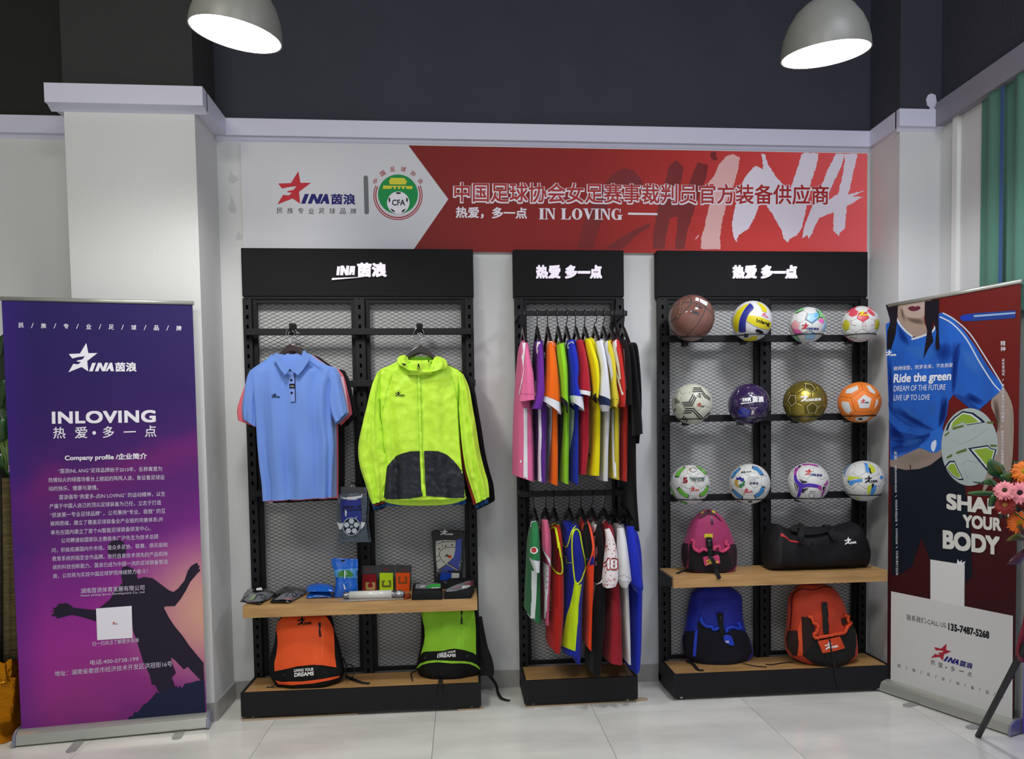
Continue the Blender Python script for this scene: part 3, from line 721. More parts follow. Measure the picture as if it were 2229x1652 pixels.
def soccer(px, py, rpx, label, front, up, mhex, mpent, seam, ring_py, front_is=5, over=None, dod=False, name='football'):
    """front: disc coords where a pentagon centre (5) or hexagon centre (6) sits; up: disc coords towards its first corner"""
    root, c, R = ball_root(px, py, rpx, label, seam, name)
    S = Sphere(c, R)
    f0, n0 = S.cast(px + front[0]*rpx, py + front[1]*rpx); u0, n1 = S.cast(px + up[0]*rpx, py + up[1]*rpx)
    if dod: src = (DOD[0][0], DOD[0][1])
    else:
        p = [q for q in PANELS if q[2] == front_is][0]; src = (p[0], p[1])
    Q = frame(n0, n1) @ frame(*src).transposed()
    lst = [(a, b, 12) for a, b in DOD] if dod else PANELS
    for (pc, ref, kd) in lst:
        me = {5: ME5, 6: ME6, 12: MED}[kd]; o = bpy.data.objects.new('panel', me); COL.objects.link(o)
        o.matrix_world = Matrix.Translation(c) @ (Q @ frame(pc, ref)).to_4x4() @ Matrix.Scale(R, 4); setpar(o, root)
        d = Q @ pc; vd = (CAMP - c).normalized(); m = mpent if kd == 5 else mhex
        if over:
            for (ou, om, okd) in over:
                w = S.cast(px + ou[0]*rpx, py + ou[1]*rpx)[1]
                if (okd == kd or okd == 0) and (w - d).length < .22: m = om
        o.material_slots[0].link = 'OBJECT'; o.material_slots[0].material = m
    holder(px, py, rpx, ring_py, c, R)
    return root, Sphere(c, R*1.0008), (px, py, rpx)
BZ = {}
def bz(k): return BZ[k]
ZB1, ZB2, ZB3, ZB4, ZB5, ZB6 = [zoomer(x, y, 8.573) for x, y in ((1440, 640), (1680, 640), (1440, 820), (1680, 820), (1440, 990), (1680, 990))]
M_BW_ = mat('ball_white', '#d9dad6', .38, bump=.25, bscale=900, coat=.2); M_BCRM = mat('ball_cream', '#cfd2bd', .38, bump=.2, bscale=900, coat=.2)
D = lambda n, q, s, m, r, off=.0012, **k: decal(n, [q], s, m, r, off, **k)
P_BK, P_RD, P_NV, P_WH = flat('#15151a', .4), flat('#c22a32', .4), flat('#1f2a78', .4), flat('#f0f0ee', .4)
def disc(b, z): # zoom circle -> px circle
    (x, y, r) = b; (X, Y), = z([(x, y)]); return X, Y, r/8.573
# 1 basketball
bx, by, br = disc((557, 448, 418), ZB1)
root, c, R = ball_root(bx, by, br, 'glossy brown basketball in clear film at the left end of the top row', mat('basketball_groove', '#1f100c', .5), 'basketball')
M_BB = mat('basketball_brown', '#74300f', .32, bump=.5, bscale=700, var=.15, vscale=20, coat=.6)
SB = Sphere(c, R*.985)
def bb_panels():
    # eight panels from two great circles and two side arcs
    M = Matrix.Rotation(radians(24), 3, 'Y') @ Matrix.Rotation(radians(-25), 3, 'X') @ Matrix.Rotation(radians(12), 3, 'Z')
    mbs = {}
    n = 120; v = {}
    def region(d):
        s = (d.x > 0, d.z > 0); side = 2 if abs(d.y) < -1 else (1 if d.x*d.x*.9 - 0 > .36 + .55*d.z*d.z else 0); return (s[0], s[1], side)
    grid = []
    for i in range(n+1):
        for j in range(2*n):
            th = pi*i/n; ph = pi*j/n; grid.append(Vector((sin(th)*cos(ph), sin(th)*sin(ph), cos(th))))
    groups = {}
    for i in range(n):
        for j in range(2*n):
            a, b, cc, dd = i*2*n+j, i*2*n+(j+1) % (2*n), (i+1)*2*n+(j+1) % (2*n), (i+1)*2*n+j
            m_ = (grid[a]+grid[b]+grid[cc]+grid[dd]).normalized()
            if abs(m_.x) < .02 or abs(m_.z) < .02 or abs(m_.x*m_.x*.9 - .36 - .55*m_.z*m_.z) < .028: continue
            groups.setdefault(region(m_), []).append((a, b, cc, dd))
    for key, fs in groups.items():
        idx = sorted({q for f in fs for q in f}); mp = {q: k for k, q in enumerate(idx)}
        obj('panel', [c + (M @ grid[q])*R for q in idx], [[mp[q] for q in f][::-1] for f in fs], M_BB, root, True)
bb_panels(); SB = Sphere(c, R*1.001)
D('price_label', ZB1([(640,70),(698,88),(688,142),(626,128)]), SB, P_WH, root, .003); D('price_label', ZB1([(714,92),(852,160),(836,228),(706,148)]), SB, P_WH, root, .003)
for k in range(7): D('label_line', ZB1([(722+k*16,118+k*8),(728+k*16,121+k*8),(722+k*16,146+k*8),(716+k*16,143+k*8)]), SB, flat('#9fb0c8'), root, .0036)
D('print_patch', ZB1([(650,165),(770,215),(745,280),(620,235)]), SB, flat('#4a2a26'), root, .0015); D('print_patch', ZB1([(578,300),(705,350),(712,385),(690,398),(572,350),(564,325)]), SB, flat('#3a3236'), root, .0015)
D('brand_strip', ZB1(curve2([(480,60),(400,130),(330,230),(290,340),(285,460),(320,470),(335,340),(380,240),(440,150),(500,80)], 3)), SB, flat('#5b3326'), root, .0012)
[D('brand_mark', ZB1([(296+k*9-(k>4)*0, 440-k*42),(318+k*9, 430-k*42),(320+k*9, 415-k*42),(300+k*9, 424-k*42)]), SB, flat('#b0906a'), root, .0018) for k in range(8)]
# clear shrink film around the ball
film = MB(); film.lathe([(R*1.018*sin(pi*i/16), -R*1.018*cos(pi*i/16)) for i in range(17)], (0, 0, 0), 32)
M_FILM = mat('clear_film', '#ffffff', .03, spec=.6, alpha=.05)
fo = obj('clear_film', [c + Vector(q) for q in film.v], film.f, M_FILM, root, True)
holder(bx, by, br, 640 + 775/8.573, c, R)
# 2 volleyball
bx, by, br = disc((1682, 504, 366), ZB1)
M_VY, M_VB, M_VW = mat('volley_yellow', '#d9cb1e', .4, bump=.2, bscale=900), mat('volley_blue', '#222a86', .4, bump=.2, bscale=900), mat('volley_white', '#d8dadd', .4, bump=.2, bscale=900)
root, c, R = ball_root(bx, by, br, 'yellow white and blue volleyball, second in the top row', M_SEAM, 'volleyball'); S = Sphere(c, R*.985)
mb = MB(); mb.lathe([(R*.99*sin(pi*i/20), -R*.99*cos(pi*i/20)) for i in range(21)], c, 40); mb.build('panel', M_VW, root, True)
D('panel', ZB1(curve2([(1640,170),(1560,200),(1450,280),(1370,400),(1340,520),(1350,620),(1385,695),(1445,695),(1440,600),(1460,460),(1520,320),(1600,220)], 3, True)), Sphere(c, R*.99), M_VY, root, .0012)
D('panel', ZB1(curve2([(1650,175),(1700,225),(1712,275),(1640,350),(1600,430),(1572,540),(1570,640),(1580,690),(1545,712),(1450,705),(1445,600),(1465,460),(1530,320),(1600,225)], 3, True)), Sphere(c, R*.99), M_VB, root, .0016)
D('panel', ZB1(curve2([(1600,425),(1640,398),(1760,410),(1900,450),(2025,520),(2040,580),(2000,655),(1900,650),(1760,600),(1660,545),(1592,505)], 3, True)), Sphere(c, R*.99), M_VY, root, .0016)
D('panel', ZB1([(1770,150),(1850,180),(1920,230),(1958,280),(1962,345),(1880,325),(1850,250)]), Sphere(c, R*.99), M_VY, root, .0016)
D('panel', ZB1([(1510,830),(1600,825),(1700,785),(1800,780),(1760,860),(1650,875),(1560,865)]), Sphere(c, R*.99), M_VY, root, .0016)
decal('seam', stroke(ZB1(curve2([(1655,172),(1705,222),(1718,275),(1645,355),(1605,435),(1578,540),(1576,640),(1586,690),(1700,720),(1880,790)], 3)), .6), Sphere(c, R*.99), M_SEAM, root, .002)
decal('seam', stroke(ZB1(curve2([(1592,505),(1660,548),(1760,603),(1900,655),(2000,660)], 3)), .6), Sphere(c, R*.99), M_SEAM, root, .002)
SV = Sphere(c, R*.99)
text('lettering', '!nlang', *ZB1([(1762, 540), (2005, 610)]), 10, SV, P_BK, root, bold=.03, off=.0022, up=(.15, -1))
logo(*ZB1([(1860, 405), (1980, 448)]), SV, flat('#d8607a'), flat('#d8607a'), root, cjk=False, off=.0022)
D('oval_badge', ZB1([(1745,690),(1768,655),(1800,652),(1875,682),(1902,712),(1885,735),(1840,730),(1760,705)]), SV, P_BK, root, .0022)
D('round_badge', [(x, y) for x, y in circ(*ZB1([(1578, 770)])[0], 5.6, 4.6)], SV, flat('#3a3a3e'), root, .0022)
holder(bx, by, br, 640 + 745/8.573, c, R)
# 3 pastel football
b = disc((662, 578, 322), ZB2)
PK, PK2, LB, GN = mat('ball_pink', '#e06aa8', .4), mat('ball_light_pink', '#d99a9e', .4), mat('ball_sky', '#9cc8ea', .4), mat('ball_green', '#8cd088', .4)
root, S, B = soccer(*b, 'white football with sky blue, pink and green patches, third in the top row', (.31, -.42), (.31, -.05), M_BW_, LB, M_SEAM, 640 + 745/8.573, over=[((-.72, .1), PK2, 5), ((.9, 0), PK, 5), ((0, .8), LB, 5), ((.80, -.62), GN, 6), ((-.5, -.85), GN, 5)])
D('patch', ZB2([(408,640),(440,655),(520,670),(572,712),(520,745),(440,735),(410,690)]), S, mat('ball_magenta', '#d45aa0', .4), root)
D('patch', ZB2([(860,485),(930,445),(962,480),(972,545),(925,545)]), S, mat('ball_hot_pink', '#ee66c0', .4), root)
D('patch', ZB2([(840,340),(885,410),(795,440),(795,365)]), S, mat('ball_blue', '#6cb4ee', .4), root)
D('patch', ZB2([(830,270),(880,290),(930,360),(950,430),(905,400),(860,320)]), S, GN, root)
D('patch', ZB2([(410,780),(460,785),(500,820),(530,868),(470,850),(430,815)]), S, GN, root)
for q in ([(625,468),(740,540),(880,435),(948,440)], [(625,468),(665,365)], [(360,590),(400,700),(440,740),(560,738),(650,700),(710,680),(780,728)], [(820,290),(870,350),(890,430)], [(440,745),(520,860)], [(450,360),(560,315),(590,290)]):
    decal('outline', stroke(ZB2(q), 1.1), S, P_BK, root, .0018)
logo(*ZB2([(552, 660), (875, 672)]), S, P_RD, P_NV, root, off=.0018)
# 4 red and white football
b = disc((1648, 562, 322), ZB2)
root, S, B = soccer(*b, 'small white football with red panels and a yellow star, right end of the top row', (.18, -.47), (.18, -.16), M_BW_, mat('ball_red', '#cf4a58', .4), M_SEAM, 640 + 740/8.573, over=[((-.82, -.02), mat('ball_mustard', '#b9b32a', .4), 5), ((.98, -.05), mat('ball_mustard', '#b9b32a', .4), 5), ((0, .75), M_BW_, 5), ((.2, -1), M_BW_, 5)])
MR = mat('ball_red', '#cf4a58', .4)
D('patch', ZB2([(1432,388),(1470,310),(1540,280),(1612,325),(1590,395),(1500,428)]), S, MR, root); D('patch', ZB2([(1790,285),(1850,300),(1900,350),(1922,392),(1900,412),(1840,380),(1780,325)]), S, MR, root)
logo(*ZB2([(1622, 415), (1808, 412)]), S, flat('#e8d820', .4), flat('#e8d820', .4), root, cjk=False, off=.002)
for q in ([(1480,475),(1480,570),(1575,588)], [(1925,470),(1925,570),(1850,580)]): decal('outline', stroke(ZB2(q), .8), S, flat('#b06070'), root, .0018)
decal('outline', stroke(ZB2(circ(1722, 560, 36, 34, -90, 200, 14)), .7), S, flat('#c08088'), root, .0018); decal('outline', stroke(ZB2([(1680,590),(1760,600),(1750,660),(1690,650)]), .7), S, flat('#c08088'), root, .0018)
decal('outline', stroke(ZB2([(1450,815),(1480,805),(1580,825)]), .7), S, P_BK, root, .0018)
# 5 cream football with black stripes
b = disc((567, 508, 370), ZB3)
root, S, B = soccer(*b, 'cream football with black zigzag stripes, left end of the middle row', (.34, .0), (.08, .08), M_BCRM, M_BCRM, M_SEAM, 820 + 790/8.573)
def bars(z, q0, q1, n, w=.5):
    """n stripes between edge q0->q1 (each two points) """
    out = []
    for i in range(n):
        t0, t1 = (i + .22)/n, (i + .22 + w)/n
        l = lambda a, b_, t: (a[0] + (b_[0]-a[0])*t, a[1] + (b_[1]-a[1])*t)
        out.append(z([l(q0[0], q1[0], t0), l(q0[1], q1[1], t0), l(q0[1], q1[1], t1), l(q0[0], q1[0], t1)]))
    return out
for q0, q1, n in [(((600,195),(745,200)), ((562,300),(730,290)), 3), (((745,225),(835,345)), ((725,270),(805,410)), 2), (((580,315),(505,450)), ((660,400),(590,540)), 3),
                  (((370,470),(530,455)), ((430,560),(595,560)), 3), (((450,575),(590,570)), ((405,700),(560,690)), 3), (((600,570),(785,760)), ((560,640),(690,780)), 2),
                  (((270,385),(345,475)), ((225,410),(255,510)), 3), (((250,570),(232,600)), ((275,620),(238,700)), 1), (((840,330),(915,400)), ((808,390),(900,455)), 3), (((405,720),(375,790)), ((505,800),(480,860)), 3), (((900,640),(780,755)), ((900,690),(800,770)), 1), (((330,265),(255,380)),((300,280),(240,400)),1)]:
    for s_ in bars(ZB3, q0, q1, n): D('stripe', s_, S, P_BK, root)
text('lettering', '5', *ZB3([(655, 345), (715, 395)]), 8, S, P_BK, root, off=.0018); logo(*ZB3([(655, 558), (795, 568)]), S, P_RD, P_BK, root, cjk=False, off=.0018)
# 6 purple football
b = disc((1627, 510, 374), ZB3)
M_PUR = mat('ball_purple', '#2a1c58', .22, var=.5, vscale=14, coat=.8, two='#3a2440'); M_PB = mat('ball_deep_blue', '#1c2a90', .22, coat=.8)
root, S, B = soccer(*b, 'glossy dark purple football numbered 5, second in the middle row', (.1, -.1), (.1, .2), M_PUR, M_PUR, mat('purple_seam', '#160f2c', .4), 820 + 780/8.573, front_is=6, over=[((-.38, .42), M_PB, 0)])
for q in [[(1520,400),(1540,395),(1535,468),(1516,468)], [(1552,395),(1572,395),(1585,430),(1590,392),(1608,392),(1602,462),(1585,462),(1572,430),(1566,465),(1548,465)], [(1618,390),(1655,388),(1672,460),(1652,460),(1650,440),(1634,440),(1632,462),(1612,462)], [(1485,490),(1740,470),(1738,478),(1482,512)]]: D('lettering', ZB3(q), S, P_WH, root, .0018)
text('lettering', '茵浪', *ZB3([(1692, 475), (1905, 478)]), 13.5, S, P_WH, root, bold=.04, off=.0018); text('lettering', '5', *ZB3([(1668, 698), (1728, 698)]), 8, S, P_WH, root, bold=.03, shear=.15, off=.0018)
D('lettering', ZB3([(1645,575),(1770,575),(1768,585),(1643,585)]), S, flat('#b8a8c0'), root); D('lettering', ZB3([(1670,600),(1755,600),(1753,608),(1670,608)]), S, flat('#b8a8c0'), root)
D('patch', ZB3([(1605,740),(1760,742),(1755,772),(1605,775)]), S, flat('#7a748c'), root)
# 7 gold football
b = disc((617, 468, 382), ZB4)
M_GOLD = mat('ball_gold', '#9a8a35', .3, metal=.75, bump=.1, bscale=400, coat=.3); M_GOLD2 = mat('ball_dark_gold', '#6f6428', .36, metal=.7)
root, S, B = soccer(*b, 'shiny gold football with white pentagon outlines, third in the middle row', (.33, .34), (.36, .07), M_GOLD, M_GOLD2, mat('gold_seam', '#5a4f1c', .4), 820 + 745/8.573)
for q in ([(352,345),(450,355),(455,480),(370,545),(303,450)], [(628,140),(738,145),(812,240),(735,300),(625,245)], [(762,482),(850,552),(805,668),(690,675),(655,560)]):
    decal('outline', stroke(ZB4(q), .9, True), S, flat('#e4dcae', .4), root, .0018)
logo(*ZB4([(540, 475), (918, 443)]), S, P_WH, P_WH, root, off=.0018)
# 8 orange football
b = disc((1632, 478, 366), ZB4)
M_ORB = mat('ball_orange', '#f08028', .4, bump=.2, bscale=900)
root, S, B = soccer(*b, 'orange and white football with dark red seams, right end of the middle row', (.25, -.02), (.20, -.64), M_ORB, M_ORB, mat('ball_maroon', '#5c1410', .5), 820 + 730/8.573, dod=True)
for q in ([(1725,335),(1858,408),(1812,580),(1640,588),(1600,448)], [(1395,240),(1600,165),(1612,238),(1490,312),(1378,312)], [(1755,165),(1830,172),(1930,290),(1915,325),(1830,280)], [(1310,455),(1440,470),(1495,635),(1430,695),(1360,640),(1310,540)], [(1560,760),(1750,738),(1835,745),(1760,805),(1640,832),(1560,810)], [(1945,430),(1975,420),(1975,500),(1915,600),(1930,500)]):
    D('patch', ZB4(q), S, M_BW_, root); decal('outline', stroke(ZB4(q), .5, True), S, flat('#f4c890', .4), root, .0016)
logo(*ZB4([(1655, 500), (1808, 498)]), S, P_RD, P_BK, root, cjk=False, off=.002); D('valve_badge', circ(*ZB4([(1655, 785)])[0], 5, 2.2), S, P_BK, root, .002)
# 9 green football
b = disc((530, 555, 364), ZB5); GR9 = mat('ball_lime', '#6cc03c', .4)
def quadpatch(z, S, root, q, m):
    X = z(q); cx_ = sum(p[0] for p in X)/len(X); cy_ = sum(p[1] for p in X)/len(X)
    D('patch', [(cx_ + (x-cx_)*1.16, cy_ + (y-cy_)*1.16) for x, y in X], S, P_BK, root, .0012); D('patch', X, S, m, root, .0018)
root, S, B = soccer(*b, 'white football with green blocks and red and green lettering, left end of the bottom row', (.28, .36), (.28, .0), M_BW_, M_BW_, M_SEAM, 990 + 845/8.573)
for q in ([(410,232),(438,250),(370,320),(330,400),(262,400),(300,315)], [(655,218),(700,225),(790,285),(840,360),(800,360),(730,290),(690,265)], [(345,612),(300,640),(350,720),(430,780),(488,795),(498,740),(420,700)], [(838,580),(870,600),(850,680),(790,750),(722,775),(720,720),(790,670)], [(180,590),(172,650),(200,720),(258,790),(265,770),(215,680)], [(350,860),(420,870),(480,900),(470,915),(400,905)]): quadpatch(ZB5, S, root, q, GR9)
text('lettering', '5', *ZB5([(398, 528), (490, 528)]), 12.5, S, flat('#8e2436'), root, bold=.05, off=.002); text('lettering', 'National', *ZB5([(525, 470), (798, 465)]), 7.5, S, flat('#3b5a4e'), root, bold=.02, off=.002)
text('lettering', 'Youth Games', *ZB5([(540, 492), (790, 496)]), 3.4, S, flat('#46342e'), root, bold=.02, off=.002); text('lettering', 'of China', *ZB5([(580, 518), (700, 520)]), 2.6, S, flat('#8a5a3a'), root, off=.002)
decal('crest', stroke([(x, y) for x, y in circ(*ZB5([(590, 282)])[0], 7, 5, -150, 170, 20)], .8), S, flat('#8a8070'), root, .0018); D('crest', ZB5([(510,255),(560,250),(540,290),(560,315),(520,290)]), S, flat('#a07a40'), root)
logo(*ZB5([(538, 690), (700, 668)]), S, P_RD, P_RD, root, cjk=False, off=.0018); D('print_patch', ZB5([(565,800),(660,795),(658,815),(565,818)]), S, flat('#8a8a88'), root)
# 10 blue football
b = disc((1640, 540, 368), ZB5); BL9 = mat('ball_azure', '#3a86c4', .4)
root, S, B = soccer(*b, 'white football with blue blocks and a three coloured gear emblem, second in the bottom row', (-.1, .36), (-.1, .08), M_BW_, M_BW_, M_SEAM, 990 + 842/8.573)
for q in ([(1450,245),(1465,280),(1400,345),(1345,422),(1308,418),(1350,330)], [(1712,218),(1790,240),(1855,300),(1895,368),(1840,370),(1780,300),(1700,262)], [(1345,642),(1400,690),(1505,765),(1505,815),(1400,765),(1322,665)], [(1860,600),(1915,608),(1890,700),(1820,770),(1760,795),(1735,745),(1820,690)]): quadpatch(ZB5, S, root, q, BL9)
gx, gy = 1462, 512
for a0, col in ((20, '#2c2c86'), (140, '#b8923c'), (260, '#2f7a4c')):
    pts = []
    for i in range(13):
        t = radians(a0 + i*10); rr = 104 if (i//2) % 2 else 88; pts.append((gx + rr*cos(t), gy - rr*sin(t)))
    for i in range(10): t = radians(a0 + 120 - i*13); rr = 62 - i*4.2; pts.append((gx + rr*cos(t), gy - rr*sin(t)))
    D('gear_emblem', ZB5(pts), S, flat(col, .4), root, .0018)
text('lettering', 'HUNAN', *ZB5([(1630, 440), (1815, 445)]), 4, S, flat('#8a8a90'), root, off=.002); text('lettering', 'EXPO', *ZB5([(1632, 488), (1765, 488)]), 4, S, flat('#8a8a90'), root, off=.002); text('lettering', '湘博会', *ZB5([(1636, 555), (1808, 555)]), 6, S, flat('#3a3a5a'), root, bold=.02, off=.002)
text('lettering', '湖南·长沙', *ZB5([(1485, 345), (1678, 332)]), 3.6, S, P_BK, root, bold=.02, off=.002); logo(*ZB5([(1535, 725), (1700, 700)]), S, P_RD, P_RD, root, cjk=False, off=.0018); D('print_patch', ZB5([(1615,860),(1690,858),(1688,885),(1618,888)]), S, P_BK, root)
# 11 purple ribbon football
b = disc((680, 520, 366), ZB6); PU = mat('ball_violet', '#4a24a8', .4, coat=.2); MG = mat('ball_magenta2', '#a83a9c', .4, coat=.2)
root, S, B = soccer(*b, 'white football with a purple and magenta ribbon pattern, third in the bottom row', (.3, -.05), (.3, -.35), M_BW_, M_BW_, M_SEAM, 990 + 825/8.573)
D('ribbon_print', ZB6(curve2([(418,380),(460,370),(470,440),(520,500),(600,540),(700,530),(800,545),(880,570),(850,610),(760,600),(660,600),(590,625),(555,700),(520,780),(470,790),(490,700),(500,600),(450,520),(420,470)], 2, True)), S, PU, root)
D('ribbon_print', ZB6([(440,250),(560,215),(500,260),(465,320),(460,380),(418,385),(420,310)]), S, MG, root); D('ribbon_print', ZB6([(870,560),(925,575),(935,680),(880,640),(840,605)]), S, MG, root)
D('ribbon_print', ZB6([(550,170),(700,165),(820,185),(900,230),(820,215),(700,190),(580,200)]), S, MG, root); D('ribbon_print', ZB6([(1035,450),(1048,520),(1020,580),(955,570),(1010,520)]), S, MG, root); D('ribbon_print', ZB6([(1010,630),(960,730),(920,815),(930,720),(950,670)]), S, MG, root)
for q in ([(510,450),(560,455),(655,495),(655,520),(570,528)], [(420,530),(450,525),(492,600),(475,680),(440,630)], [(575,640),(680,615),(660,660),(580,720),(560,690)], [(945,595),(1005,598),(950,675)], [(485,240),(510,200),(560,205),(520,235)]):
    D('patch', ZB6(q), S, P_BK, root, .0018)
for q in ([(520,455),(600,470),(640,500),(560,480)], [(432,545),(450,540),(475,620),(462,670)], [(600,690),(670,625),(640,680),(585,718)]): D('patch', ZB6(q), S, flat('#b9b9b4', .4), root, .0022)
logo(*ZB6([(615, 382), (935, 408)]), S, P_RD, P_NV, root, off=.0018)
decal('round_print', stroke(circ(*ZB6([(742, 755)])[0], 6.5, 6, n=12), .8, True), S, flat('#5a5a58'), root, .0018); D('round_print', ZB6([(705,675),(830,678),(828,690),(705,690)]), S, flat('#8a8a88'), root)
# 12 blue and lime football
b = disc((1712, 487, 366), ZB6); LM = mat('ball_yellow_green', '#c2cc2c', .4); SKY = mat('ball_skyblue', '#4a8cd0', .4)
root, S, B = soccer(*b, 'white football with black star and blue and lime strokes, right end of the bottom row', (.15, .0), (.15, .3), M_BW_, M_BW_, M_SEAM, 990 + 760/8.573, front_is=6)
for q, m in (([(1440,395),(1690,425),(1680,440),(1540,445),(1410,480)], LM), ([(1410,490),(1470,480),(1690,445),(1690,500),(1560,520),(1480,580),(1440,540)], SKY), ([(1410,488),(1470,482),(1430,522)], P_BK),
             ([(1715,150),(1780,160),(1810,240),(1825,330),(1800,335),(1755,320),(1745,220)], SKY), ([(1800,170),(1880,200),(1940,290),(1890,345),(1860,340),(1830,240)], LM), ([(1810,240),(1832,240),(1866,362),(1830,345)], P_BK),
             ([(1780,600),(1862,540),(1840,700),(1815,755),(1795,740)], LM), ([(1890,560),(1958,575),(1930,680),(1880,755),(1830,755),(1850,660)], SKY), ([(1870,525),(1908,548),(1895,600),(1855,680)], P_BK),
             ([(1345,330),(1400,230),(1500,160),(1400,260),(1360,380)], SKY), ([(1350,560),(1380,650),(1450,740),(1400,700)], SKY), ([(2012,395),(2070,390),(2080,440),(2020,455)], SKY), ([(1560,790),(1650,790),(1620,825),(1585,815)], LM)): D('stroke_print', ZB6(q), S, m, root)
logo(*ZB6([(1733, 532), (1970, 512)]), S, P_BK, P_BK, root, cjk=False, off=.0018)
# ------------------------------------------------------------------ hangers and clothes
M_HGB = mat('hanger_black', '#0d0d0f', .3, coat=.3); M_HGW = mat('hanger_brown', '#2a1b18', .4, bump=.1, bscale=60, coat=.2); M_CHROME = mat('chrome', '#bfc0c4', .15, metal=1)
CLO = {}
def lofts(root, name, secs, col, **k): return loft(name, secs, cloth(col) if isinstance(col, str) else col, root, **k)
# --- front facing garments on rack 1
Z7 = zoomer(500, 620, 3.303)
def z7(secs): return [(500 + a/3.303, 620 + b/3.303, 500 + c/3.303, 620 + d/3.303, Y, hd) for a, b, c, d, Y, hd in secs]
def face_hook(px, py, label):
    """black clamp on the cross rail with a chrome loop"""
    c = at(px, py, -.15); root = empty('rail_hook', (c.x, -.13, c.z), label, 'hook', 'hooks on the left rail')
    MB().box(c.x - .016, c.x + .016, -.155, -.105, c.z - .006, c.z + .030).box(c.x - .016, c.x + .016, -.155, -.139, c.z - .026, c.z + .0).build('clamp', M_BLACK, root, bevel=.004)
    P = [Vector((c.x, -.15, c.z + .01)), at(px - 1, py + 2, -.27), at(px - 3, py + 4, -.385), at(px - 3, py - 3, -.40)]
    MB().tube(spline([tuple(p) for p in P], 5), .006, 8).build('arm', M_BLACK, root, True)
    MB().tube([(c.x + .028*cos(a) - .004, -.152, c.z - .028 + .034*sin(a)) for a in [2*pi*i/24 for i in range(24)]], .0022, 6, closed=True).build('loop', M_CHROME, root, True)
    return c
h1 = face_hook(636, 716, 'black clamp hook with chrome loop on the left rail above the blue polo')
h2 = face_hook(913, 716, 'black clamp hook with chrome loop on the left rail above the neon jacket')
def wide_hanger(cx, top, y0, hw, drop, Y, label, m=M_HGW, grp='brown hangers on the left rack'):
    """broad wooden hanger facing the room; cx,top pixels of the shoulder piece's crown"""
    T = at(cx, top, Y); L = at(cx - hw, top + drop, Y); R_ = at(cx + hw, top + drop, Y)
    root = empty('coat_hanger', T, label, 'hanger', grp)
    n = 16; up = []; lo = []
    for i in range(n+1):
        t = -1 + 2*i/n; x = T.x + (R_.x - L.x)/2*t; z = T.z - (T.z - L.z)*abs(t)**1.5
        up.append((x, Y + .02, z)); lo.append((x, Y + .02, z - .036 + .016*abs(t)))
    MB().prism(up + lo[::-1], (0, -.016, 0)).build('shoulder_bar', m, root, bevel=.003)
    hk = [(T.x, Y + .012, T.z - .005), (T.x, Y + .012, T.z + .025)] + [(T.x + .016*sin(a)*-1, Y + .012, T.z + .045 - .02*cos(a)) for a in [radians(q) for q in range(20, 260, 24)]]
    MB().tube(hk, .0022, 8).build('hook', M_CHROME, root, True); return root
def polo(dx, dy, Y, col, cuffs, label, seed, front=False, lsx=0):
    S7 = lambda q: [(500 + a/3.303 + dx, 620 + b/3.303 + dy, 500 + c/3.303 + dx, 620 + d/3.303 + dy, Y, hd) for a, b, c, d, hd in q]
    root = empty('polo_shirt', at(640 + dx, 790 + dy, Y), label, 'polo shirt')
    m = cloth(col, bump=.12)
    S6 = S7
    S7 = lambda q: [(*t[:5], t[5]*(.62 if front else .45)) for t in S6(q)]
    if front:
        # body starts below the collar opening so the brown hanger shows in the neck
        secs = S7([(300,500,575,500,.012),(258,540,618,540,.025),(205,575,680,572,.034),(155,612,752,604,.042),(150,640,765,640,.046),(165,720,735,720,.052),(180,850,722,850,.055),(190,1000,728,1000,.055),(200,1150,742,1150,.052),(215,1300,735,1300,.050),(232,1420,730,1420,.048),(243,1553,727,1528,.046)])
    else:
        secs = S7([(330,490,560,490,.012),(205,575,680,572,.03),(150,612,760,604,.036),(165,720,745,720,.04),(190,1000,745,1000,.04),(215,1300,745,1300,.04),(243,1545,740,1520,.04)])
    body = loft('body', secs, m, root, n=48, p=2.3, steps=4, fold=folds(.020, 9, seed, .22), cap0=True)
    sm = m
    sl = loft('sleeve', [(a - lsx*min(1, i/3), b, c, d, e, f) for i, (a, b, c, d, e, f) in enumerate(S7([(150,608,240,640,.03),(125,660,205,720,.036),(108,760,185,860,.042),(98,880,188,960,.046),(107,962,184,1020,.046)]))], sm, root, n=24, steps=4, fold=folds(.006, 5, seed+1))
    sr = loft('sleeve', S7([(690,640,752,604,.03),(722,720,785,650,.036),(712,850,822,800,.042),(738,950,838,880,.046),(762,1000,843,918,.046)]), sm, root, n=24, steps=4, fold=folds(.006, 5, seed+2))
    if cuffs:
        for k, c in enumerate(cuffs):
            for part, q in ((sl, [(90-6*k,790),(98-6*k,792),(112,1000),(92-14*k,955),(82-9*k,905)]), (sr, [(775+14*k,640),(785+16*k,650),(850+12*k,905),(835+12*k,930),(822+10*k,880)])):
                pass
    return root, body, sl, sr
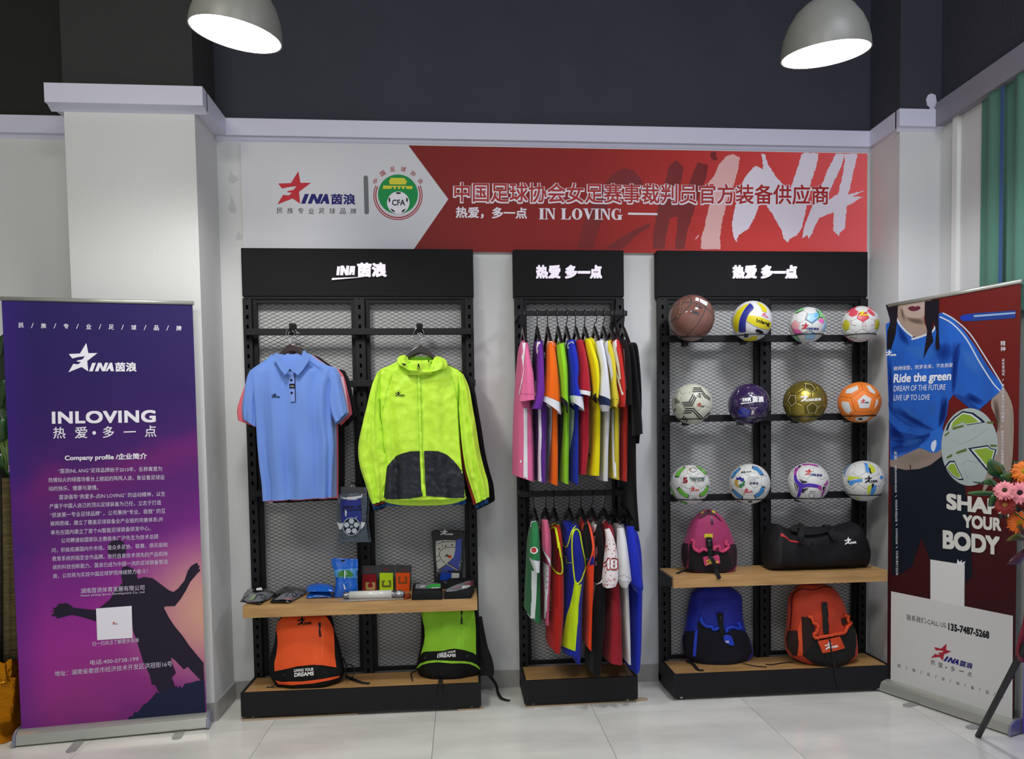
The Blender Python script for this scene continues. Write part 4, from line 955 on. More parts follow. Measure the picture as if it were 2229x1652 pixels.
# rear shirts first (deeper), then the front one
SH_P = mat('pink_polo_fabric', '#e4707c', .8, sheen=.2, bump=.2, bscale=26)
r4, *_ = polo(22, 7, -.205, '#16161c', None, 'black polo shirt hanging at the back of the left polo row', 3)
r3, b3, s3l, s3r = polo(11, 4, -.255, '#e4707c', None, 'pink polo shirt hanging behind the blue one with the striped sleeves showing', 5, lsx=24)
r2, b2, s2l, s2r = polo(5, 1, -.31, '#8a98c4', None, 'grey blue polo shirt hanging directly behind the front blue polo', 9, lsx=9)
MB().ribbon([at(x, y, -.325) for x, y in ((744, 820), (750, 850), (757, 898))], .012, (1, 0, 0)).build('sleeve_stripe', cloth('#d8b8c8'), r2)
rp, pb, psl, psr = polo(0, 0, -.37, '#7092da', None, 'light blue short sleeved polo shirt at the front of the left rail', 1, True)
PS = Surf(pb)
ZP = zoomer(580, 680, 5.866)
# inner back of the neck, collar leaves, placket, buttons
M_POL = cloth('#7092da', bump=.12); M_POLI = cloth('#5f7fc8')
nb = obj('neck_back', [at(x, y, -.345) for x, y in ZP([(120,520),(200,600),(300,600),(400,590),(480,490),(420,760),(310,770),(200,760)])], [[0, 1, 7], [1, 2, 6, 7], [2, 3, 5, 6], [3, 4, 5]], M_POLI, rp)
NP = Plane(at(640, 800, -.350), (0, -1, 0))
decal('neck_print', [ZP([(272,632),(330,628),(372,632),(372,640),(272,642)]), ZP([(258,650),(388,648),(386,662),(258,664)])], NP, flat('#e8eef8'), rp, .0008)
for q in (ZP([(118,520),(135,512),(160,560),(190,605),(240,660),(300,715),(296,730),(238,800),(175,720),(130,640),(85,570)]), ZP([(312,718),(380,660),(440,590),(470,490),(495,490),(560,566),(530,640),(470,730),(405,805),(350,760)])):
    decal('collar_leaf', [q], Plane(at(640, 800, -.418), (0, -1, 0)), M_POL, rp, .0, thick=.006)
PS2 = PS
decal('placket', [ZP([(285,770),(362,770),(372,1140),(318,1150),(305,1010),(290,880)])], PS2, cloth('#7f9ade'), rp, .003)
decal('placket_edge', stroke(ZP([(352,770),(366,800),(368,900),(376,1142),(318,1147)]), 1.6), PS2, flat('#14162a'), rp, .0042)
for x, y in ((306, 742), (323, 866), (329, 1027)):
    decal('button', [circ(*ZP([(x, y)])[0], 2.4)], PS2 if y > 800 else Plane(at(640, 800, -.42), (0, -1, 0)), flat('#12121c', .3), rp, .0045 if y > 800 else .007, thick=.0015)
decal('placket_badge', [ZP([(298,912),(365,912),(365,970),(300,970)])], PS2, flat('#101018'), rp, .005); text('lettering', 'INA', *ZP([(312, 952), (358, 952)]), 3, PS2, P_WH, rp, shear=.2, off=.0056)
logo(*Z7([(302, 814), (360, 812)]), PS2, P_BK, P_BK, rp, cjk=False, off=.0025)
wide_hanger(634, 748, 0, 44, 44, -.372, 'brown wooden hanger in the front blue polo shirt')
wide_hanger(646, 751, 0, 44, 44, -.32, 'brown wooden hanger just behind the front polo hanger')
# --- jackets
NEON = mat('neon_nylon', '#c6f23e', .5, bump=1.0, bscale=14, sheen=.1, spec=.4, stretch=(1, 1, .8), detail=6)
def jacket(dx, dy, Y, m, label, seed, front=False, sc=1):
    S7 = lambda q: [(500 + a/3.303 + dx, 620 + b/3.303 + dy, 500 + c/3.303 + dx, 620 + d/3.303 + dy, Y, hd) for a, b, c, d, hd in q]
    root = empty('hooded_jacket', at(915 + dx, 800 + dy, Y), label, 'jacket')
    S6 = S7
    S7 = lambda q: [(913 + (t[0]-913)*sc, t[1], 913 + (t[2]-913)*sc, t[3], t[4], t[5]*(.7 if front else .45)) for t in S6(q)]
    body = loft('body', S7([(1215,545,1520,545,.025),(1150,580,1570,575,.035),(1085,610,1640,612,.045),(1062,650,1670,650,.052),(1075,750,1650,750,.06),(1082,900,1645,900,.062),(1100,1100,1655,1100,.062),(1122,1300,1672,1300,.06),(1112,1450,1690,1450,.058),(1108,1545,1698,1535,.055)]), m, root, n=110 if front else 48, p=2.3, steps=9 if front else 4, fold=creases(folds(.010, 8, seed, .3), .007), cap0=True)
    sl = loft('sleeve', S7([(1058,640,1110,610,.03),(1025,720,1085,740,.042),(992,850,1078,900,.048),(955,1000,1098,1040,.05),(926,1160,1118,1180,.05),(938,1300,1132,1300,.046),(985,1450,1128,1430,.042),(1018,1550,1110,1520,.036),(1030,1574,1102,1552,.033)]), m, root, n=48, steps=7, fold=creases(folds(.010, 6, seed+1, .4), .007, 20))
    sr = loft('sleeve', S7([(1630,605,1675,640,.03),(1645,740,1718,740,.042),(1650,900,1745,890,.048),(1662,1040,1768,1020,.05),(1680,1200,1792,1180,.05),(1702,1330,1822,1310,.046),(1738,1450,1850,1410,.042),(1768,1540,1860,1500,.036),(1776,1568,1860,1526,.033)]), m, root, n=48, steps=7, fold=creases(folds(.010, 6, seed+2, .4), .007, 20))
    mk = cloth('#14161a')
    loft('cuff', S7([(1030,1572,1103,1550,.034),(1034,1581,1105,1558,.034)]), mk, root, n=24, steps=1)
    loft('cuff', S7([(1776,1567,1861,1525,.034),(1778,1577,1861,1533,.034)]), mk, root, n=24, steps=1)
    return root, body, sl, sr
jk, *_ = jacket(13, 6, -.175, cloth('#101014'), 'black jacket hanging at the back of the jacket row', 31)
jb, *_ = jacket(2, 13, -.235, mat('blue_nylon', '#12508f', .5, bump=.4, bscale=16), 'blue jacket hanging behind the neon one with its cuffs showing', 22, sc=.975)
jo, *_ = jacket(0, 4, -.29, mat('orange_nylon', '#c0441c', .5, bump=.4, bscale=16), 'orange jacket mostly hidden between the neon and blue jackets', 27, sc=.955)
jn, jbody, jsl, jsr = jacket(0, 0, -.38, NEON, 'neon yellow hooded running jacket with navy hem panels and black cuffs', 11, True)
JS = Surf(jbody)
NAVY = mat('navy_nylon', '#10141f', .55, bump=.3, bscale=16)
decal('hem_panel', [Z7([(1136,1305),(1165,1265),(1200,1230),(1250,1208),(1300,1196),(1375,1193),(1384,1300),(1390,1520),(1300,1535),(1200,1542),(1110,1540),(1125,1400)])], JS, NAVY, jn, .004)
decal('hem_panel', [Z7([(1398,1193),(1500,1195),(1560,1222),(1610,1265),(1650,1315),(1683,1352),(1693,1440),(1698,1530),(1600,1532),(1500,1524),(1412,1518),(1405,1400)])], JS, NAVY, jn, .004)
# back hem seen under the front
loft('back_hem', z7([(1125,1520,1690,1510,-.345,.03),(1110,1556,1700,1540,-.345,.03),(1200,1580,1600,1575,-.345,.03),(1300,1586,1500,1584,-.345,.02)]), NEON, jn, n=32, steps=3)
M_ZIP = mat('zip_neon', '#8ecb1c', .4); NE2 = mat('neon_seam', '#8fce18', .6)
decal('zip_flap', stroke(Z7([(1358,600),(1362,800),(1368,1000),(1376,1200),(1386,1400),(1397,1522)]), 6.2), JS, NEON, jn, .0075)
for dx in (-9, 10): decal('zip_seam', stroke(Z7([(1358+dx,610),(1362+dx,800),(1368+dx,1000),(1376+dx,1200),(1386+dx,1400),(1397+dx,1520)]), .8), JS, NE2, jn, .0085)
for q in ([(1172,640),(1130,760),(1100,900)], [(1590,640),(1620,740),(1642,860)], [(1060,640),(1072,760),(1080,900),(1100,1100),(1120,1280)], [(1672,650),(1650,780),(1648,950),(1660,1150),(1680,1330)]):
    decal('seam', stroke(Z7(q), .9), JS, NE2, jn, .004)
logo(*Z7([(1190, 803), (1256, 801)]), JS, P_BK, P_BK, jn, cjk=False, off=.004)
# hood: two bunched rolls round the neck plus collar front
for nm, S_ in (('hood', [(1262,504,1275,520,-.40,.012),(1225,512,1292,560,-.41,.022),(1205,540,1315,585,-.425,.028),(1215,575,1330,640,-.43,.03),(1290,590,1350,650,-.435,.024),(1352,590,1362,650,-.435,.02)]),
               ('hood', [(1476,520,1490,512,-.40,.012),(1455,560,1540,530,-.41,.022),(1440,585,1562,560,-.425,.028),(1420,640,1555,600,-.43,.03),(1380,650,1470,610,-.435,.024),(1356,650,1366,592,-.435,.02)])):
    loft(nm, z7(S_), NEON, jn, n=24, steps=4, fold=folds(.008, 4, len(S_)*S_[0][0], .8), cap0=True, cap1=True)
loft('collar', z7([(1275,560,1470,560,-.40,.02),(1295,555,1445,552,-.43,.03),(1290,600,1450,598,-.43,.032),(1280,650,1470,645,-.42,.03)]), NEON, jn, n=32, steps=3, fold=folds(.006, 7, 4, .8))
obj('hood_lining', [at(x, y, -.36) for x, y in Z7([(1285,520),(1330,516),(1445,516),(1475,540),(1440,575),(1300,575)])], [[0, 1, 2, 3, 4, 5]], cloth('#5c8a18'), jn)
JC = Plane(at(910, 800, -.47), (0, -1, 0))
for q in ([(1240,562),(1268,570),(1266,580),(1242,573)], [(1428,540),(1436,538),(1434,556),(1426,554)]): decal('cord_stopper', [Z7(q)], JC, P_BK, jn, .0, thick=.006)
MB().tube([at(500+x/3.303, 620+y/3.303, -.472) for x, y in ((1357, 568), (1358, 590))], .0045, 8).build('zip_pull', mat('zip_black', '#141416', .3), jn, True)
MB().tube([at(911 + 2.6*cos(a), 801.2 + 2.9*sin(a), -.474) for a in [2*pi*i/16 for i in range(16)]], .0016, 6, closed=True).build('zip_pull', mat('zip_black', '#141416', .3), jn, True)
wide_hanger(914, 752, 0, 52, 44, -.375, 'dark brown wooden hanger in the neon hooded jacket', mat('hanger_dark', '#211a18', .4, coat=.2))
wide_hanger(917, 754, 0, 52, 46, -.31, 'dark brown wooden hanger just behind the neon jacket hanger', mat('hanger_dark', '#211a18', .4, coat=.2))

# --- side-on shirts of rack 2
def side_hanger(px, py_rail, kink, top, bot, wpx, lean, label, grp, Y=-.30):
    H = at(px, py_rail, Y); K = at(px + lean, kink, Y); T = at(px + lean, top, Y); B = at(px + lean*1.4, bot, Y - .12)
    root = empty('coat_hanger', H, label, 'hanger', grp)
    pts = [(H.x, Y + .018, H.z + .004), (H.x, Y + .010, H.z + .017), (H.x, Y - .006, H.z + .017), (H.x, Y - .014, H.z + .004), (H.x, Y - .014, H.z - .02), (H.x - .001, Y - .012, K.z + .008), (K.x, Y, K.z - .004), (T.x, Y, T.z)]
    MB().tube(pts, .0026, 8).build('hook', M_HGB, root, True)
    W = .022; n = 10; up = []; lo = []
    for i in range(n+1):
        t = -1 + 2*i/n; yy = Y + .13*t; z = T.z - (T.z - B.z)*1.25*abs(t)**1.1; up.append((yy, z + .006)); lo.append((yy, z - .026 + .012*abs(t)))
    mb = MB(); sk = .10 + abs(lean)*.004
    pl = [(T.x - sk*(y - Y)*.35, y, z) for y, z in up + lo[::-1]]
    mb.prism([(x - wpx*.0011, y, z) for x, y, z in pl], (wpx*.0022, 0, 0)); mb.build('shoulder_bar', M_HGB, root, bevel=.002); return root
def side_shirt(Zf, name, cat, body, sleeve, cb, cs, label, grp, cuff=None, Y=-.30, hd=.17, seed=0, sleeve_y=-.50, inner=None):
    X = lambda q: Zf([q])[0]
    t = X((body[0][0], body[0][1])); root = empty(name, at(t[0], t[1], Y), label, cat, grp)
    secs = []
    for i, s in enumerate(body):
        if len(s) == 3: x0, y0, x1, y1 = s[0], s[1], s[2], s[1]
        else: x0, y0, x1, y1 = s
        a, b = X((x0, y0)), X((x1, y1)); h = hd*(.35 if i == 0 else .8 if i == 1 else 1)
        secs.append((*a, *b, Y, h))
    m = cloth(cb) if isinstance(cb, str) else cb
    B = loft('body', secs, m, root, n=40, p=2.0, steps=4, fold=folds(.006, 6, seed, .15), cap0=True)
    sl = None
    if sleeve:
        secs = []
        for i, (x0, y0, x1, y1) in enumerate(sleeve):
            a, b = X((x0, y0)), X((x1, y1)); f = i/(len(sleeve)-1); secs.append((*a, *b, sleeve_y + .07*(1-f)**2, .03 + .03*min(1, f*2)))
        ms = cloth(cs) if isinstance(cs, str) else cs
        sl = loft('sleeve', secs, ms, root, n=28, steps=4, fold=folds(.004, 4, seed+3, .4), cap0=True)
        if cuff:
            (x0, y0, x1, y1), (u0, v0, u1, v1), cc = cuff
            a, b, c, d = X((x0, y0)), X((x1, y1)), X((u0, v0)), X((u1, v1)); h = .0615
            loft('cuff', [(*a, *b, sleeve_y, h), (*c, *d, sleeve_y, h)], cloth(cc), root, n=28, steps=2)
    return root, B, sl
ZT = zoomer(1080, 640, 3.933); ZL = zoomer(1080, 1040, 3.178)
GT, GL = 'shirts on the upper rail of the middle rack', 'shirts on the lower rail of the middle rack'
HG1, HG2 = 'black hangers on the upper rail', 'black hangers on the lower rail'
def sd(root, B, Zf, col, *polys, nm='stripe', off=.003):
    S = Surf(B)
    for q in polys: decal(nm, [Zf(q)], S, cloth(col), root, off + .001, sub=5)
names = ['pink', 'purple', 'orange', 'lime green', 'royal blue', 'dark red', 'bright yellow', 'white', 'pale yellow', 'red striped', 'black', 'second black']
hk = [(236,0), (350,0), (437,0), (520,4), (606,-4), (676,0), (757,-2), (857,-10), (922,0), (985,-4), (1020,6), (1092,-6)]
bl = [(232,400), (350,400), (440,400), (528,410), (600,400), (680,400), (756,410), (842,400), (915,400), (978,415), (1022,390), (1088,410)]
for i, ((x, l), (bx_, bb)) in enumerate(zip(hk, bl)):
    side_hanger(1080 + x/3.933, 681, 640 + 245/3.933, 640 + 285/3.933, 640 + 395/3.933, 6, (bx_ - x)/3.933, 'thin black hanger on the upper rail carrying the %s shirt' % names[i], HG1)
def T(*a, **k): return side_shirt(ZT, 'football_shirt', 'shirt', *a, **k)
r, B, s = T([(215,405,250),(190,480,285),(168,700,300),(150,1000,312),(142,1300,322),(139,1540,327,1602)], [(212,420,268,420),(208,520,285,500),(212,620,302,590),(208,730,322,700),(200,850,334,850),(193,925,339,905)], '#de6a98', '#e2709e', 'pink football shirt with white side stripe, leftmost on the upper rail', GT, seed=1)
sd(r, B, ZT, '#dcdce2', [(238,975),(264,975),(264,1200),(268,1600),(236,1598),(240,1200)]); sd(r, s, ZT, '#eeeef2', [(228,420),(250,420),(246,520),(240,640),(232,600),(222,540),(236,500)], [(242,640),(247,640),(206,860),(201,858)])
decal('cuff_seam', stroke(ZT([(198,850),(260,858),(334,855)]), .8), Surf(s), cloth('#b84a7c'), r, .003); decal('hem_badge', [ZT([(208,1422),(221,1422),(221,1444),(208,1444)])], Surf(B), P_WH, r, .003)
r, B, s = T([(345,402,385),(318,450,400),(312,700,412),(312,1000,430),(328,1300,420),(332,1590,414,1608)], [(345,410,385,405),(352,520,400,500),(345,650,408,640),(340,780,412,760),(328,880,412,850),(300,985,380,985)], '#5a2a88', '#6a2c98', 'purple football shirt with white shoulder flashes, second on the upper rail', GT, seed=2)
sd(r, B, ZT, '#dcdce6', [(364,960),(385,960),(392,1200),(386,1400),(388,1605),(364,1602),(362,1400),(370,1200)]); sd(r, s, ZT, '#eeeef2', [(358,400),(376,400),(352,500),(345,560),(340,520)], [(333,510),(345,600),(342,700),(346,870),(334,870),(338,700)])
r, B, s = T([(440,405,480),(425,470,510),(420,700,520),(425,1000,515),(428,1300,516),(425,1600,516,1635)], [(436,408,486,408),(430,520,508,520),(424,650,524,640),(412,780,540,780),(400,870,549,930)], '#e06014', '#f06a14', 'orange football shirt with broad white cuff, third on the upper rail', GT, cuff=((399,872,550,935), (389,912,557,1034), '#e4e4ea'), seed=3)
sd(r, B, ZT, '#cfd0d4', [(442,960),(486,980),(480,1200),(464,1400),(450,1632),(427,1630),(432,1400),(440,1200)])
decal('neck_trim', stroke(ZT([(436,450),(445,415),(470,412),(490,430)]), 2.4), Surf(s), cloth('#e6c0b0'), r, .003)
r, B, s = T([(525,415,575),(512,480,585),(515,700,612),(522,1000,612),(524,1300,606),(524,1590,602,1628)], [(516,440,578,418),(520,520,590,500),(530,640,604,620),(545,760,611,760),(552,880,614,950)], '#86c820', '#8fd424', 'lime green and black football shirt, fourth on the upper rail', GT, cuff=((553,885,614,945), (566,935,612,1018), '#14161a'), seed=4)
sd(r, B, ZT, '#16181a', [(522,1030),(580,1010),(574,1200),(556,1400),(540,1625),(524,1560)])
r, B, s = T([(610,395,655),(605,460,690),(612,700,710),(612,1000,690),(606,1300,688),(606,1590,686,1628)], [(612,400,656,398),(615,500,690,490),(625,640,710,640),(628,760,700,760),(628,868,745,885)], '#1c2ca8', '#1e30b8', 'royal blue football shirt with white cuff, fifth on the upper rail', GT, cuff=((627,870,742,884), (638,925,752,1003), '#dfe2e8'), seed=5)
sd(r, B, ZT, '#b8c0c4', [(622,950),(676,1000),(668,1150),(645,1300),(618,1420),(606,1350),(610,1150)]); decal('neck_trim', stroke(ZT([(612,465),(622,425),(650,412),(660,425)]), 1.8), Surf(s), cloth('#dfe2e8'), r, .003)
r, B, s = T([(685,395,730),(680,470,760),(672,700,780),(668,1000,785),(664,1300,782),(662,1530,748,1536)], [(684,398,735,395),(692,500,762,480),(700,620,785,600),(692,730,800,720),(686,820,808,835)], '#a82030', '#b02232', 'dark red football shirt with white cuff, sixth on the upper rail', GT, cuff=((685,822,808,840), (685,856,804,878), '#ececf0'), seed=6)
decal('hem_badge', stroke(ZT([(680,1360),(692,1355),(690,1385),(680,1388)]), .8, True), Surf(B), P_BK, r, .003)
r, B, s = T([(760,380,800),(765,440,830),(780,700,870),(785,1000,868),(775,1300,864),(752,1540,862,1544)], [(758,385,812,388),(770,480,838,470),(795,620,876,600),(815,760,882,760),(830,880,862,900)], '#dccf0c', '#e6da0e', 'bright yellow football shirt with black notch on the sleeve, seventh on the upper rail', GT, seed=7)
decal('sleeve_trim', [ZT([(858,845),(866,940),(840,930),(818,885)])], Surf(s, B), cloth('#14161a'), r, .003); decal('sleeve_trim', [ZT([(800,900),(818,885),(866,940),(835,972)])], Surf(s, B), cloth('#e6da0e'), r, .005)
decal('hem_badge', [ZT([(797,1370),(808,1362),(806,1392),(795,1396)])], Surf(B), P_BK, r, .003)
r, B, s = T([(850,395,905),(848,470,925),(862,700,940),(870,1000,945),(870,1300,925),(862,1585,922,1590)], [(846,410,908,395),(860,500,925,480),(880,640,945,620),(872,760,962,760),(864,865,975,910)], '#d0d2da', '#dcdee6', 'white football shirt with navy cuff, eighth on the upper rail', GT, cuff=((862,868,976,915), (890,948,972,965), '#1c2a50'), seed=8)
loft('cuff', [(*ZT([(888,950)])[0], *ZT([(974,960)])[0], -.5, .058), (*ZT([(905,1005)])[0], *ZT([(958,1012)])[0], -.5, .04)], cloth('#cfd2da'), r, n=24, steps=2)
decal('hem_badge', [ZT([(875,1400),(884,1396),(884,1426),(875,1430)])], Surf(B), P_BK, r, .003)
r, B, s = T([(928,400,970),(925,470,1000),(945,700,1020),(945,1000,1020),(940,1300,1022),(928,1560,1028,1585)], [(925,410,972,400),(935,500,1000,490),(955,640,1020,620),(968,780,1024,780),(975,900,1048,905),(985,960,1020,985)], '#c4b42c', '#d2c232', 'pale yellow football shirt with white shoulder stripes, ninth on the upper rail', GT, seed=9)
sd(r, B, ZT, '#e4e4e4', [(990,1000),(1012,980),(1015,1200),(1018,1400),(1028,1580),(1015,1584),(1000,1400),(995,1200)]); sd(r, s, ZT, '#dedede', [(925,430),(955,400),(960,480),(985,560),(1000,680),(995,760),(975,640),(945,540)])
decal('cuff_seam', stroke(ZT([(978,905),(1010,898),(1048,905)]), .8), Surf(s), cloth('#8a7c18'), r, .003)
r, B, s = T([(990,392,1035),(990,460,1060),(1010,700,1095),(1020,1000,1095),(1018,1300,1090),(1015,1580,1085,1600)], [(988,405,1038,388),(998,500,1065,480),(1020,640,1088,620),(1032,780,1104,780),(1040,900,1105,900),(1058,968,1092,970)], '#b42a24', '#c22c24', 'red football shirt with white sleeve stripes, tenth on the upper rail', GT, seed=10)
sd(r, B, ZT, '#c8c8cc', [(1045,980),(1070,975),(1066,1200),(1048,1400),(1035,1595),(1015,1595),(1028,1400),(1040,1200)]); sd(r, s, ZT, '#e8e8ea', [(1000,420),(1028,392),(1035,480),(1060,600),(1074,730),(1062,730),(1040,620),(1010,510)], [(1022,640),(1034,640),(1062,740),(1090,860),(1082,866),(1050,760)])
r, B, s = T([(1072,400,1105),(1068,460,1135),(1095,700,1150),(1090,1000,1160),(1088,1300,1160),(1088,1600,1165),(1105,1750,1165),(1135,1950,1170),(1148,2000,1168)], [(1075,405,1112,402),(1090,500,1135,480),(1105,640,1142,620),(1112,820,1150,820),(1118,950,1155,950)], '#101114', '#15171a', 'long black shirt with thin white piping near the right end of the upper rail', GT, seed=12)
decal('piping', stroke(ZT([(1098,470),(1105,600),(1118,760),(1124,815)]), 1.0), Surf(s), cloth('#c8c8cc'), r, .003)
r, B, s = T([(1120,425,1165),(1125,470,1180),(1140,700,1190),(1145,1000,1200),(1145,1270,1168,1280)], [(1128,430,1168,432),(1140,520,1182,500),(1150,700,1202,680),(1158,900,1222,880),(1165,1080,1242,1060),(1168,1215,1250,1190)], '#0d0e12', '#0f1014', 'black shirt with a wide half sleeve, rightmost on the upper rail', GT, seed=13, Y=-.26)
# lower rail
names = ['green', 'rose pink', 'red sleeveless', 'blue and neon sleeveless', 'orange red sleeveless', 'black and white sleeveless', 'dark red printed', 'plain white', 'plain blue']
for i, (x, l) in enumerate([(256,6), (342,0), (398,2), (505,-2), (585,2), (668,-8), (750,-6), (810,6), (905,-8)]):
    side_hanger(1080 + x/3.178, 1075, 1040 + 180/3.178, 1040 + 215/3.178, 1040 + 290/3.178, 7, l/3.178, 'thin black hanger on the lower rail carrying the %s shirt' % names[i], HG2, Y=-.30)
def L(*a, **k): return side_shirt(ZL, 'football_shirt', 'shirt', *a, **k)
r, B, s = L([(245,305,280),(232,360,292),(215,460,300),(208,620,302),(200,800,305),(198,905,308,985)], [(243,305,284,303),(236,380,294,360),(228,470,300,460),(227,550,302,565)], '#256a3c', '#2b7a46', 'green football shirt with round red badge on the sleeve, leftmost on the lower rail', GL, cuff=((226,548,303,568), (262,640,298,645), '#d8dce0'), seed=21)
sd(r, B, ZL, '#cfd2d4', [(250,640),(282,645),(278,800),(270,985),(243,983),(248,800)]); S_ = Surf(s)
decal('round_badge', [circ(*ZL([(262, 502)])[0], 7.6, 7.6)], S_, P_WH, r, .003); decal('round_badge', [circ(*ZL([(262, 500)])[0], 5, 5.4)], S_, flat('#b02a2a'), r, .004); decal('neck_trim', stroke(ZL([(240,345),(246,310),(262,302),(278,304)]), 1.6), S_, cloth('#e4e4e4'), r, .003)
r, B, s = L([(322,290,355),(308,340,366),(303,460,372),(303,620,368),(308,800,358),(315,965,350,972)], [(318,292,356,290),(318,380,366,370),(316,450,372,440),(320,492,374,560)], '#b8506e', '#c45a7a', 'rose pink football shirt with white cuff, second on the lower rail', GL, cuff=((319,490,375,565), (340,540,374,612), '#e6e6ea'), seed=22)
sd(r, B, ZL, '#d0ccd0', [(330,580),(362,605),(356,760),(348,975),(334,970),(342,800),(332,680)])
r, B, s = L([(375,325,440),(370,380,446),(370,480,448),(362,620,456),(358,780,460),(352,940,456),(350,1120,440),(356,1130,430,1178)], None, '#b01c16', '#b01c16', 'red sleeveless shirt with neon yellow armhole trim, third on the lower rail', GL, seed=23)
S_ = Surf(B); NE = cloth('#cfe61a')
decal('armhole', [ZL(curve2([(392,360),(412,358),(425,420),(440,540),(450,640),(430,662),(400,640),(382,590),(380,450)], 3, True))], S_, cloth('#6a100e'), r, .003)
decal('armhole_trim', stroke(ZL(curve2([(385,352),(410,350),(424,410),(440,520),(454,630),(440,664),(410,640),(386,600),(376,480),(372,400)], 3, True)), 3.0), S_, NE, r, .005); decal('neck_trim', stroke(ZL(curve2([(386,334),(400,322),(425,326),(446,352)], 3)), 2.6), S_, NE, r, .004)
for k in range(5): decal('feather_print', [ZL([(362,720+k*40),(366,716+k*40),(390,790+k*32),(388,812+k*28),(368,775+k*34)])], S_, cloth('#c8882a'), r, .0035)
r, B, s = L([(455,300,545),(452,360,578),(455,480,600),(458,600,614),(458,700,600),(450,850,588),(445,1000,584),(440,1165,584),(490,1175,575,1200),(520,1225,560,1238)], None, '#1a2a9a', '#1a2a9a', 'blue sleeveless shirt with neon yellow side panel, fourth on the lower rail', GL, seed=24)
S_ = Surf(B)
decal('side_panel', [ZL([(548,700),(570,740),(588,732),(566,880),(562,1000),(546,1198),(500,1180),(452,1160),(470,1060),(492,950),(515,880),(532,800)])], S_, cloth('#bfe01c'), r, .0035)
decal('armhole', [ZL([(545,375),(568,385),(606,590),(580,690),(552,720),(540,600)])], S_, cloth('#18248a'), r, .003)
decal('armhole_trim', stroke(ZL(curve2([(552,740),(540,640),(530,500),(532,390),(548,360),(572,380),(590,480),(614,600),(600,660),(580,712),(556,735)], 3)), 2.8), S_, NE, r, .005); decal('neck_trim', stroke(ZL(curve2([(460,430),(472,470),(494,476),(510,430),(526,370),(548,335)], 3)), 2.2), S_, NE, r, .004); decal('neck_trim', stroke(ZL([(455,538),(488,545),(492,588),(525,586)]), 1.4), S_, NE, r, .004)
r, B, s = L([(585,282,628),(580,340,650),(582,450,670),(588,600,662),(595,760,652),(600,900,640),(590,1080,636),(592,1110,632,1150)], None, '#e2401c', '#e2401c', 'orange red sleeveless shirt with black armhole, fifth on the lower rail', GL, seed=25)
S_ = Surf(B)
decal('armhole', [ZL(curve2([(610,330),(632,320),(652,390),(664,480),(655,550),(638,600),(618,602),(606,520),(600,420)], 3, True))], S_, cloth('#0e0e12'), r, .003); decal('armhole_trim', stroke(ZL(curve2([(600,360),(612,322),(636,316),(656,390),(670,480),(660,550),(640,604)], 3)), 2.2), S_, cloth('#f0583a'), r, .005)
logo(*ZL([(618, 570), (640, 566)]), S_, flat('#8a8a90'), flat('#8a8a90'), r, cjk=False, off=.0045); decal('lower_trim', [ZL([(640,560),(672,540),(675,600),(650,602)])], S_, cloth('#20207a'), r, .004)
r, B, s = L([(658,312,708),(660,360,718),(662,480,728),(656,620,735),(652,720,738),(645,850,738),(635,1000,732),(630,1150,715),(626,1300,702,1310)], None, '#0f1013', '#0f1013', 'long black sleeveless shirt with white shoulder and side blocks, sixth on the lower rail', GL, seed=26)
S_ = Surf(B)
decal('shoulder_patch', [ZL([(656,318),(672,306),(702,310),(696,340),(690,372),(672,392),(662,350)])], S_, cloth('#d8d4d8'), r, .004); decal('armhole_trim', stroke(ZL(curve2([(690,400),(680,480),(672,580),(658,660),(668,700),(695,735),(728,720),(735,690)], 3)), 2.6), S_, cloth('#e4e4e8'), r, .005)
decal('side_block', [ZL([(676,735),(692,745),(680,830),(660,960),(640,955),(655,870),(676,800)])], S_, cloth('#dcdce0'), r, .004)
for k in range(4): decal('side_block', [ZL([(640-k*1.5,975+k*32),(656-k*2,978+k*32),(652-k*2,998+k*32),(636-k*1.5,995+k*32)])], S_, cloth('#dcdce0'), r, .004)
decal('print_patch', [ZL([(688,500),(704,470),(706,520),(694,560)])], S_, cloth('#c8ccd8'), r, .004); decal('print_patch', [ZL([(690,580),(702,575),(700,612),(690,606)])], S_, cloth('#c8ccd8'), r, .004)
r, B, s = L([(740,300,785),(730,350,795),(728,480,810),(740,640,828),(748,760,835),(745,900,845),(735,1060,852),(722,1205,860),(735,1225,858,1238)], [(752,360,785,350),(758,440,815,420),(748,540,835,520),(738,640,842,620),(734,700,838,700),(740,752,822,740)], '#98222e', '#e6dfe0', 'dark red shirt with white and red printed sleeve, seventh on the lower rail', GL, seed=27)
S_ = Surf(s); RP = cloth('#a82028')
for k in range(46):
    x = random.uniform(748, 832); y = random.uniform(425, 745)
    if 545 < y < 655: continue
    a_, b_ = random.uniform(-8, 8), random.uniform(-9, 9); decal('red_print', stroke(ZL([(x, y), (x + a_, y + b_), (x + a_ + random.uniform(-6, 6), y + b_ - random.uniform(2, 8))]), 1.1), S_, RP, r, .003, sub=0)
text('number_print', '48', ZL([(742, 640)])[0], ZL([(840, 640)])[0], 27, S_, RP, r, bold=.06, off=.0035); text('number_print', '48', ZL([(748, 632)])[0], ZL([(834, 632)])[0], 22, S_, cloth('#f0ecec'), r, bold=.03, off=.0045)
decal('shoulder_patch', [ZL([(735,330),(752,300),(788,305),(792,380),(760,430),(748,520),(738,500)])], Surf(B), cloth('#98222e'), r, .004); decal('neck_trim', stroke(ZL([(742,318),(752,298),(772,294),(784,308)]), 2), Surf(B), cloth('#e6dfe0'), r, .005)
